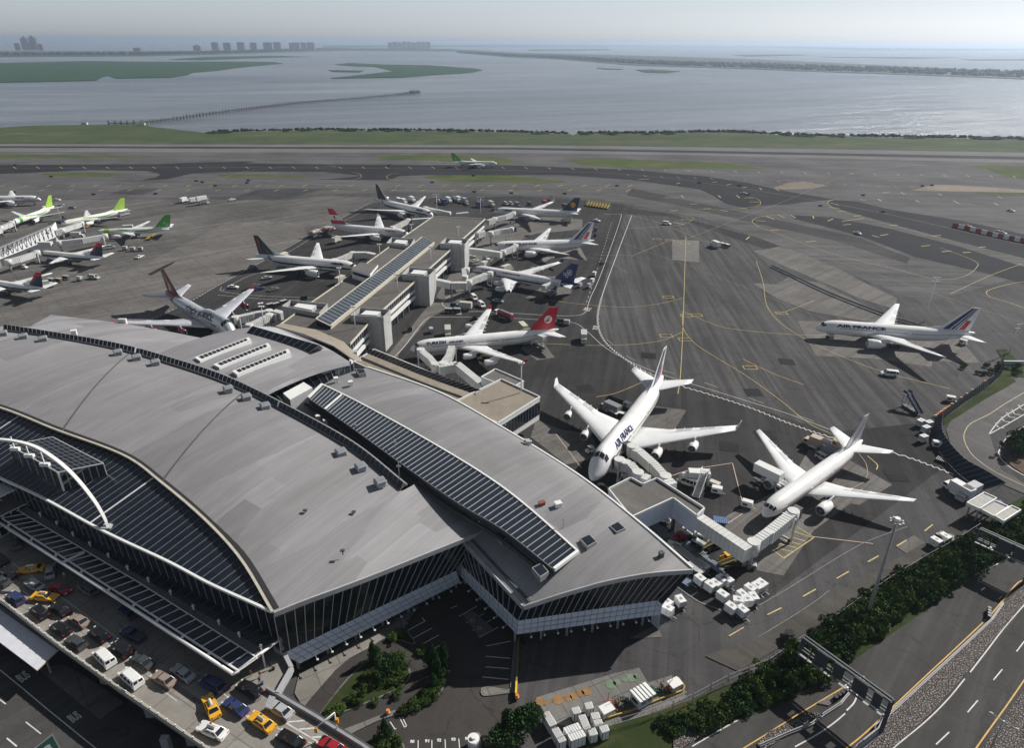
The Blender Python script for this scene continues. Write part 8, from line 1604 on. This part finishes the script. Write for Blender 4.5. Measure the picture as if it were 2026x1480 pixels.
fence([(1100, 1480), (1130, 1465), (1215, 1442), (1290, 1420), (1370, 1390), (1440, 1352), (1520, 1320), (1590, 1270)], 2.4, "thin chain-link fence between the fuel yard and the grass verge", None, 4)
fence([(1640, 1240), (1700, 1196), (1760, 1155), (1830, 1112), (1880, 1085), (1935, 1050)], 2.4, "thin chain-link fence on the apron side of the hedge", None, 5)
fence([(1725, 860), (1560, 830), (1525, 800), (1740, 760)], 1.0, "low rail round the parking divider", K15, 2, False) if False else None
NB = flat("navy_fence_panel", (.018, .03, .055), .85, spec=.2)
def lean(top, bot, zt, label, n, m=NB, mul=DKGREY, name="blast_fence"):
    T_, B_ = interp(GG(top, zt, K25), n), interp(GG(bot, .2, K25), n); o = B_[0]; rt = empty(name, o, 0, label, "fence"); mb = MB(); bk_ = [p + Vector((.12, -.12, 0)) for p in T_]; mb.grid([[p - o for p in B_], [p - o for p in T_]], m, False); mb.build("panels", rt); mb = MB()
    for a, b in zip(B_, T_): mb.beam(a - o, b - o, .22, .3, mul); mb.beam(Vector((b.x, b.y, .2)) * .5 + a * .5 - o, b - o, .12, .12, STEEL)
    mb.build("ribs", rt)
lean([(240, 840), (245, 1035), (450, 1290), (680, 1425), (900, 1560)], [(155, 900), (130, 1110), (300, 1350), (440, 1490), (640, 1640)], 4.2, "leaning navy blast fence bending round the curved road", 22)
lean([(230, 835), (450, 665), (680, 500), (830, 390), (885, 200)], [(250, 885), (450, 730), (700, 560), (855, 410), (870, 290)], 3.0, "dark slatted fence running from the blast fence up to the right", 40, flat("dark_slat_panel", (.04, .045, .05), .7))
mb = MB(); q = GG([(160, 870), (300, 770), (520, 620), (700, 490)], .3, K25); rn = random.Random(3)
for a, b in zip(q, q[1:]): [mb.box((p.x - .5, p.y - .25, .2), (p.x + .5, p.y + .25, 1.0), ORANGE if rn.random() < .5 else TRIM) for p in [a.lerp(b, i / 7) for i in range(7) if rn.random() < .7]]
props(mb.build("roadworks_barriers"), "orange and cream barrier blocks at the foot of the dark slatted fence", "barrier")
mb = MB(); q = smooth_line(GG([(1526, 527), (1560, 543), (1640, 581), (1745, 622), (1800, 640), (1832, 650)], .3), 5)
for a, b in zip(q, q[1:]): mb.beam(a + Vector((0, 0, .7)), b + Vector((0, 0, .7)), .12, 1.2, GREY); mb.beam(a + Vector((0, .5, .1)), a + Vector((0, 0, 1.3)), .12, .12, STEEL)
props(mb.build("low_blast_fence"), "low dark blast fence running across the apron behind the lone striped-tail jet", "fence")
mb = MB(); mb.box((-5, -.4, 0), (5, .4, 1.8), LGREY); o = mb.build("grass_wall", None, G(2003, 722, 0)); props(o, "short pale wall standing in the grass wedge at the right edge", "wall")
hb_ = empty("striped_hoarding", G(1960, 468), 0, "red and white block hoarding beside the dark taxiway at the right edge", "hoarding"); o = hb_.location
q = smooth_line(GG([(1655, 440), (1760, 465), (1860, 490), (1960, 510), (2060, 530)], 0, K14), 6)
for i in range(14): a, b = on_poly(q, i / 14 * (len(q) - 1)), on_poly(q, (i + 1) / 14 * (len(q) - 1)); mb = MB(); mb.beam(a - o + Vector((0, 0, 1.5)), b - o + Vector((0, 0, 1.5)), .4, 3.0, WHITE if i % 2 else flat("faded_red", (.30, .04, .05), .6)); mb.build("panel", hb_)
for x, y in ((1735, 435), (1895, 465), (1915, 470), (1960, 355)): veh('sedan', (x - 20, y - 4), (x + 20, y + 4), CSIL if x != 1735 else CRED, "car behind the striped hoarding, %s" % {1735: "at its left part", 1895: "left one of the close pair", 1915: "right one of the close pair", 1960: "far one on its own"}[x], None, GZ, K14, 1.1)
# toll canopy at the right
tc = empty("checkpoint_canopy", G(1965, 1010), 0, "white flat-roofed checkpoint canopy in three stepped bays at the right", "canopy"); o = tc.location; oo = Vector((o.x, o.y, 0))
for i, (p_, z) in enumerate((([(705, 392), (885, 285), (1015, 345), (838, 455)], 5.2), ([(845, 455), (1000, 372), (1140, 432), (992, 535)], 4.6), ([(1000, 530), (1172, 425), (1268, 468), (1088, 585)], 5.2))):
    q = [p - oo for p in GG(p_, z, K23)]; mb = MB(); mb.prism([(p.x, p.y) for p in q], z - .9, z - .25, WHITE, flat("pale_gravel_roof", (.42, .41, .38), .8)); [mb.beam(q[j] + Vector((0, 0, -.4)), q[(j + 1) % 4] + Vector((0, 0, -.4)), .25, .9, WHITE) for j in range(4)]; mb.build("roof_bay", tc)
    mb = MB(); c = sum(q, Vector()) / 4; [mb.beam((c + (p - c) * .7).xy.to_3d(), (c + (p - c) * .7).xy.to_3d() + Vector((0, 0, z - .9)), .35, .35, GREY) for p in q]; mb.build("columns", tc)
mb = MB(); mb.box((-2, -1.2, 0), (2, 1.2, 2.6), CNV and BLUE); mb.build("booth", tc)
# taxiway lights / small signs
sb_ = MB(); rn = random.Random(9)
for i in range(26):
    x, y = rn.uniform(20, 2000), rn.choice((360, 367, 350, 330, 383)) + rn.uniform(-3, 3)
    if x > 1500: y += 40
    p = G(x, y); o = MB(); o.box((-1.6, -.2, .3), (1.6, .2, 1.3), BLACK); o.box((-1.5, -.05, 0), (1.5, .05, .3), STEEL); ob = o.build("taxiway_sign", None, p); props(ob, "small black taxiway sign, %s from the left among those on the far taxiways" % "abc"[0] if False else "small black taxiway sign among the far markings", "sign", "small taxiway signs")
# ================================================================== PLANTS
def leafy(name, c1, c2):
    m, t, b = new_mat(name); oi = t.nodes.new("ShaderNodeNewGeometry"); r = t.nodes.new("ShaderNodeTexNoise"); r.inputs["Scale"].default_value = .9; r.inputs["Detail"].default_value = 6; t.links.new(oi.outputs["Position"], r.inputs["Vector"])
    c = mixnode(t, ramp(t, r.outputs[0], .35, .65), c1, c2); t.links.new(mixnode(t, oi.outputs["Random Per Island"], c, mixnode(t, 1.0, c, (.6, .65, .5), 'MULTIPLY')), b.inputs["Base Color"]); b.inputs["Roughness"].default_value = .7; b.inputs["Specular IOR Level"].default_value = .25; return m
LEAF = leafy("hedge_leaves", (.050, .10, .022), (.13, .19, .045)); LEAF2 = leafy("dark_tree_leaves", (.026, .070, .024), (.06, .125, .036)); BARK = flat("bark", (.06, .045, .035), .9)
_lf = {}
def leaves(kind, n, seed, m, size):
    rn = random.Random(seed); mb = MB(); cl = []
    if kind == 'bush': cl = [(rn.uniform(-1, 1), rn.uniform(-1, 1), rn.uniform(.25, .8), rn.uniform(.35, .75)) for _ in range(9)]
    elif kind == 'tree': cl = [(rn.gauss(0, .42), rn.gauss(0, .42), rn.uniform(.45, 1.0), rn.uniform(.22, .42)) for _ in range(22)]
    else: cl = [(rn.gauss(0, .5) * (1 - z), rn.gauss(0, .5) * (1 - z), z, .16 + .42 * (1 - z)) for z in [i / 13 for i in range(1, 13)] for _ in (0, 1)]
    for i in range(n):
        cx, cy, cz, r = cl[i % len(cl)]; u, v = rn.uniform(0, 6.283), rn.uniform(-.5, 1); rr = r * rn.uniform(.65, 1.05); q = math.sqrt(max(0, 1 - v * v)); p = Vector((cx + rr * q * math.cos(u), cy + rr * q * math.sin(u), max(.03, cz + rr * v * .8)))
        a = Vector((rn.uniform(-1, 1), rn.uniform(-1, 1), rn.uniform(-1, 1))).normalized(); b = a.cross(Vector((rn.uniform(-1, 1), rn.uniform(-1, 1), rn.uniform(-1, 1)))).normalized(); s = size * rn.uniform(.6, 1.3)
        mb.face([p - a * s, p - b * s * .5, p + a * s, p + b * s * .5], m)
    return mb
def plant(name, kind, p, w_, h, label, cat, group, var=0, m=LEAF, rz=0):
    key = (kind, var % 4, m.name); rt = empty(name, p, rz, label, cat, group); rt.scale = (w_, w_, h)
    if key not in _lf:
        f = leaves(kind, 1500 if kind == 'bush' else 3200, var % 4 + 7, m, .13 if kind == 'bush' else .075).build("foliage"); st = MB(); st.tube([(0, 0, -.1), (.02, 0, .5), (0, .03, .8)], [.05, .035, .01], BARK, 7)
        for a in range(5): st.tube([(0, 0, .3 + a * .06), (.45 * math.cos(a * 1.3), .45 * math.sin(a * 1.3), .6 + a * .05)], [.025, .006], BARK, 5)
        t_ = st.build("trunk" if kind != 'bush' else "stems"); _lf[key] = (f.data, t_.data); bpy.data.objects.remove(f); bpy.data.objects.remove(t_)
    for d, nm in zip(_lf[key], ("foliage" if kind == 'bush' else "crown", "stems" if kind == 'bush' else "trunk")): o = bpy.data.objects.new(nm, d); COL.objects.link(o); o.parent = rt
rn = random.Random(21)
top_ = smooth_line(GG([(1300, 1440), (1400, 1400), (1440, 1374), (1500, 1338), (1590, 1288), (1670, 1232), (1760, 1168), (1850, 1115), (1940, 1068), (2026, 1020), (2120, 965)]), 5); bot_ = smooth_line(GG([(1330, 1446), (1410, 1420), (1480, 1395), (1540, 1370), (1650, 1298), (1720, 1240), (1810, 1186), (1890, 1130), (1970, 1090), (2040, 1050), (2140, 990)]), 5)
NH = 62; T_, B_ = interp(top_, NH), interp(bot_, NH)
for i in range(NH + 1):
    for j, u in enumerate((.12, .6, 1.18)):
        if i < 8 and j == 0: continue
        p = T_[i].lerp(B_[i], u + rn.uniform(-.1, .1)) + Vector((rn.uniform(-.6, .6), rn.uniform(-.6, .6), .25)); s = rn.uniform(1.5, 2.3) * (.7 if i < 14 else 1)
        plant("hedge_bush", 'bush', p, s, s * rn.uniform(1.1, 1.7), "dense dark green bush in the long hedge between the apron fence and the highway", "bush", "bushes of the highway hedge", i + j, LEAF if rn.random() < .6 else LEAF2, rn.uniform(0, 6))
IS = "shrubs on the planted loop island"
for i in range(24):
    x, y = 0, 0
    while True:
        x, y = rn.uniform(90, 870), rn.uniform(470, 1010)
        if (y > 1000 - (x - 60) * 1.05 or x > 520) and y < 1010 - (x - 200) * .35 and (x < 820 or 520 < y < 700): break
    p = GG([(x, y)], .45, K15)[0]; s = rn.uniform(.6, 1.15); plant("island_shrub", 'bush', p, s, s * rn.uniform(.9, 1.6), "low leafy shrub on the tear-shaped planted island of the loop drive", "shrub", IS, i, LEAF, rn.uniform(0, 6))
for x, y, w_, h, kd, lb in ((545, 500, 1.6, 5.0, 'cone', "slender tree at the tip of the planted loop island"), (650, 640, 2.3, 4.0, 'tree', "round tree in the middle of the planted loop island"), (740, 580, 1.8, 3.4, 'tree', "small tree on the right half of the planted loop island"), (1095, 560, 1.5, 6.2, 'cone', "tall dark conifer in the curved bed beside the car park, front one"), (1185, 500, 1.4, 5.0, 'cone', "dark conifer in the curved bed nearest the parking bays"), (1130, 640, 1.5, 5.0, 'cone', "dark conifer in the middle of the curved bed"), (1090, 740, 1.4, 3.6, 'cone', "lower dark conifer at the curved bed's bend"),
        (660, 1200, 1.5, 4.8, 'cone', "young conifer in the corner bed at the bottom edge"), (1850, 1180, 3.6, 5.5, 'tree', "large dark tree beside the container yard at the bottom edge"), (1960, 1130, 3.2, 4.8, 'tree', "second large dark tree touching the container yard"), (1700, 1290, 3.2, 4.0, 'tree', "large dark tree half cut by the bottom edge")):
    plant("garden_tree" if kd == 'tree' else "conifer_tree", kd, GG([(x, y)], .4, K15)[0], w_, h, lb, "tree", None, int(x), LEAF2, x)
for i, (x, y) in enumerate(((1080, 830), (1120, 790), (1000, 880), (950, 910), (880, 940), (1050, 850), (1170, 720), (1190, 640), (820, 960), (1010, 410), (980, 420), (780, 270), (740, 290), (820, 250), (600, 1230), (560, 1270), (700, 1240), (760, 1260))):
    plant("bed_shrub", 'bush', GG([(x, y)], .45, K15)[0], rn.uniform(.7, 1.1), rn.uniform(.9, 1.7), "low leafy shrub in one of the beds round the car park", "shrub", "shrubs in the car park beds", i, LEAF, i)
for i, (x, y) in enumerate(((1010, 1190), (1060, 1150), (1040, 1240), (960, 1270), (1085, 1210))): plant("road_tree", 'tree', GG([(x, y)], .3, K25)[0], 3.2, 4.2, "dark round tree on the bare soil bed inside the curved road", "tree", "trees inside the curved road", i, LEAF2, i)
for i in range(22): p = GG([(rn.choice((rn.uniform(440, 760), rn.uniform(800, 1050))), rn.uniform(330, 430))], .3, K25)[0]; plant("scrub_bush", 'bush', p, .8, rn.uniform(.6, 1.3), "dry yellowish scrub bush by the bend of the dark fence", "bush", "scrub by the dark fence", i, LEAF, i)
for i in range(30):
    u = rn.random(); px_ = 300 + 1726 * u; sp_ = [q for q in shore if q[0] <= px_][-1]; nx = [q for q in shore if q[0] > px_][0]; py_ = sp_[1] + (nx[1] - sp_[1]) * (px_ - sp_[0]) / (nx[0] - sp_[0])
    plant("shore_bush", 'bush', G(px_, py_ + .8, .2), rn.uniform(2.5, 8), rn.uniform(1.2, 2.6), "dark scrub bush on the far shoreline bank", "bush", "scrub on the shoreline", i, LEAF2, i)
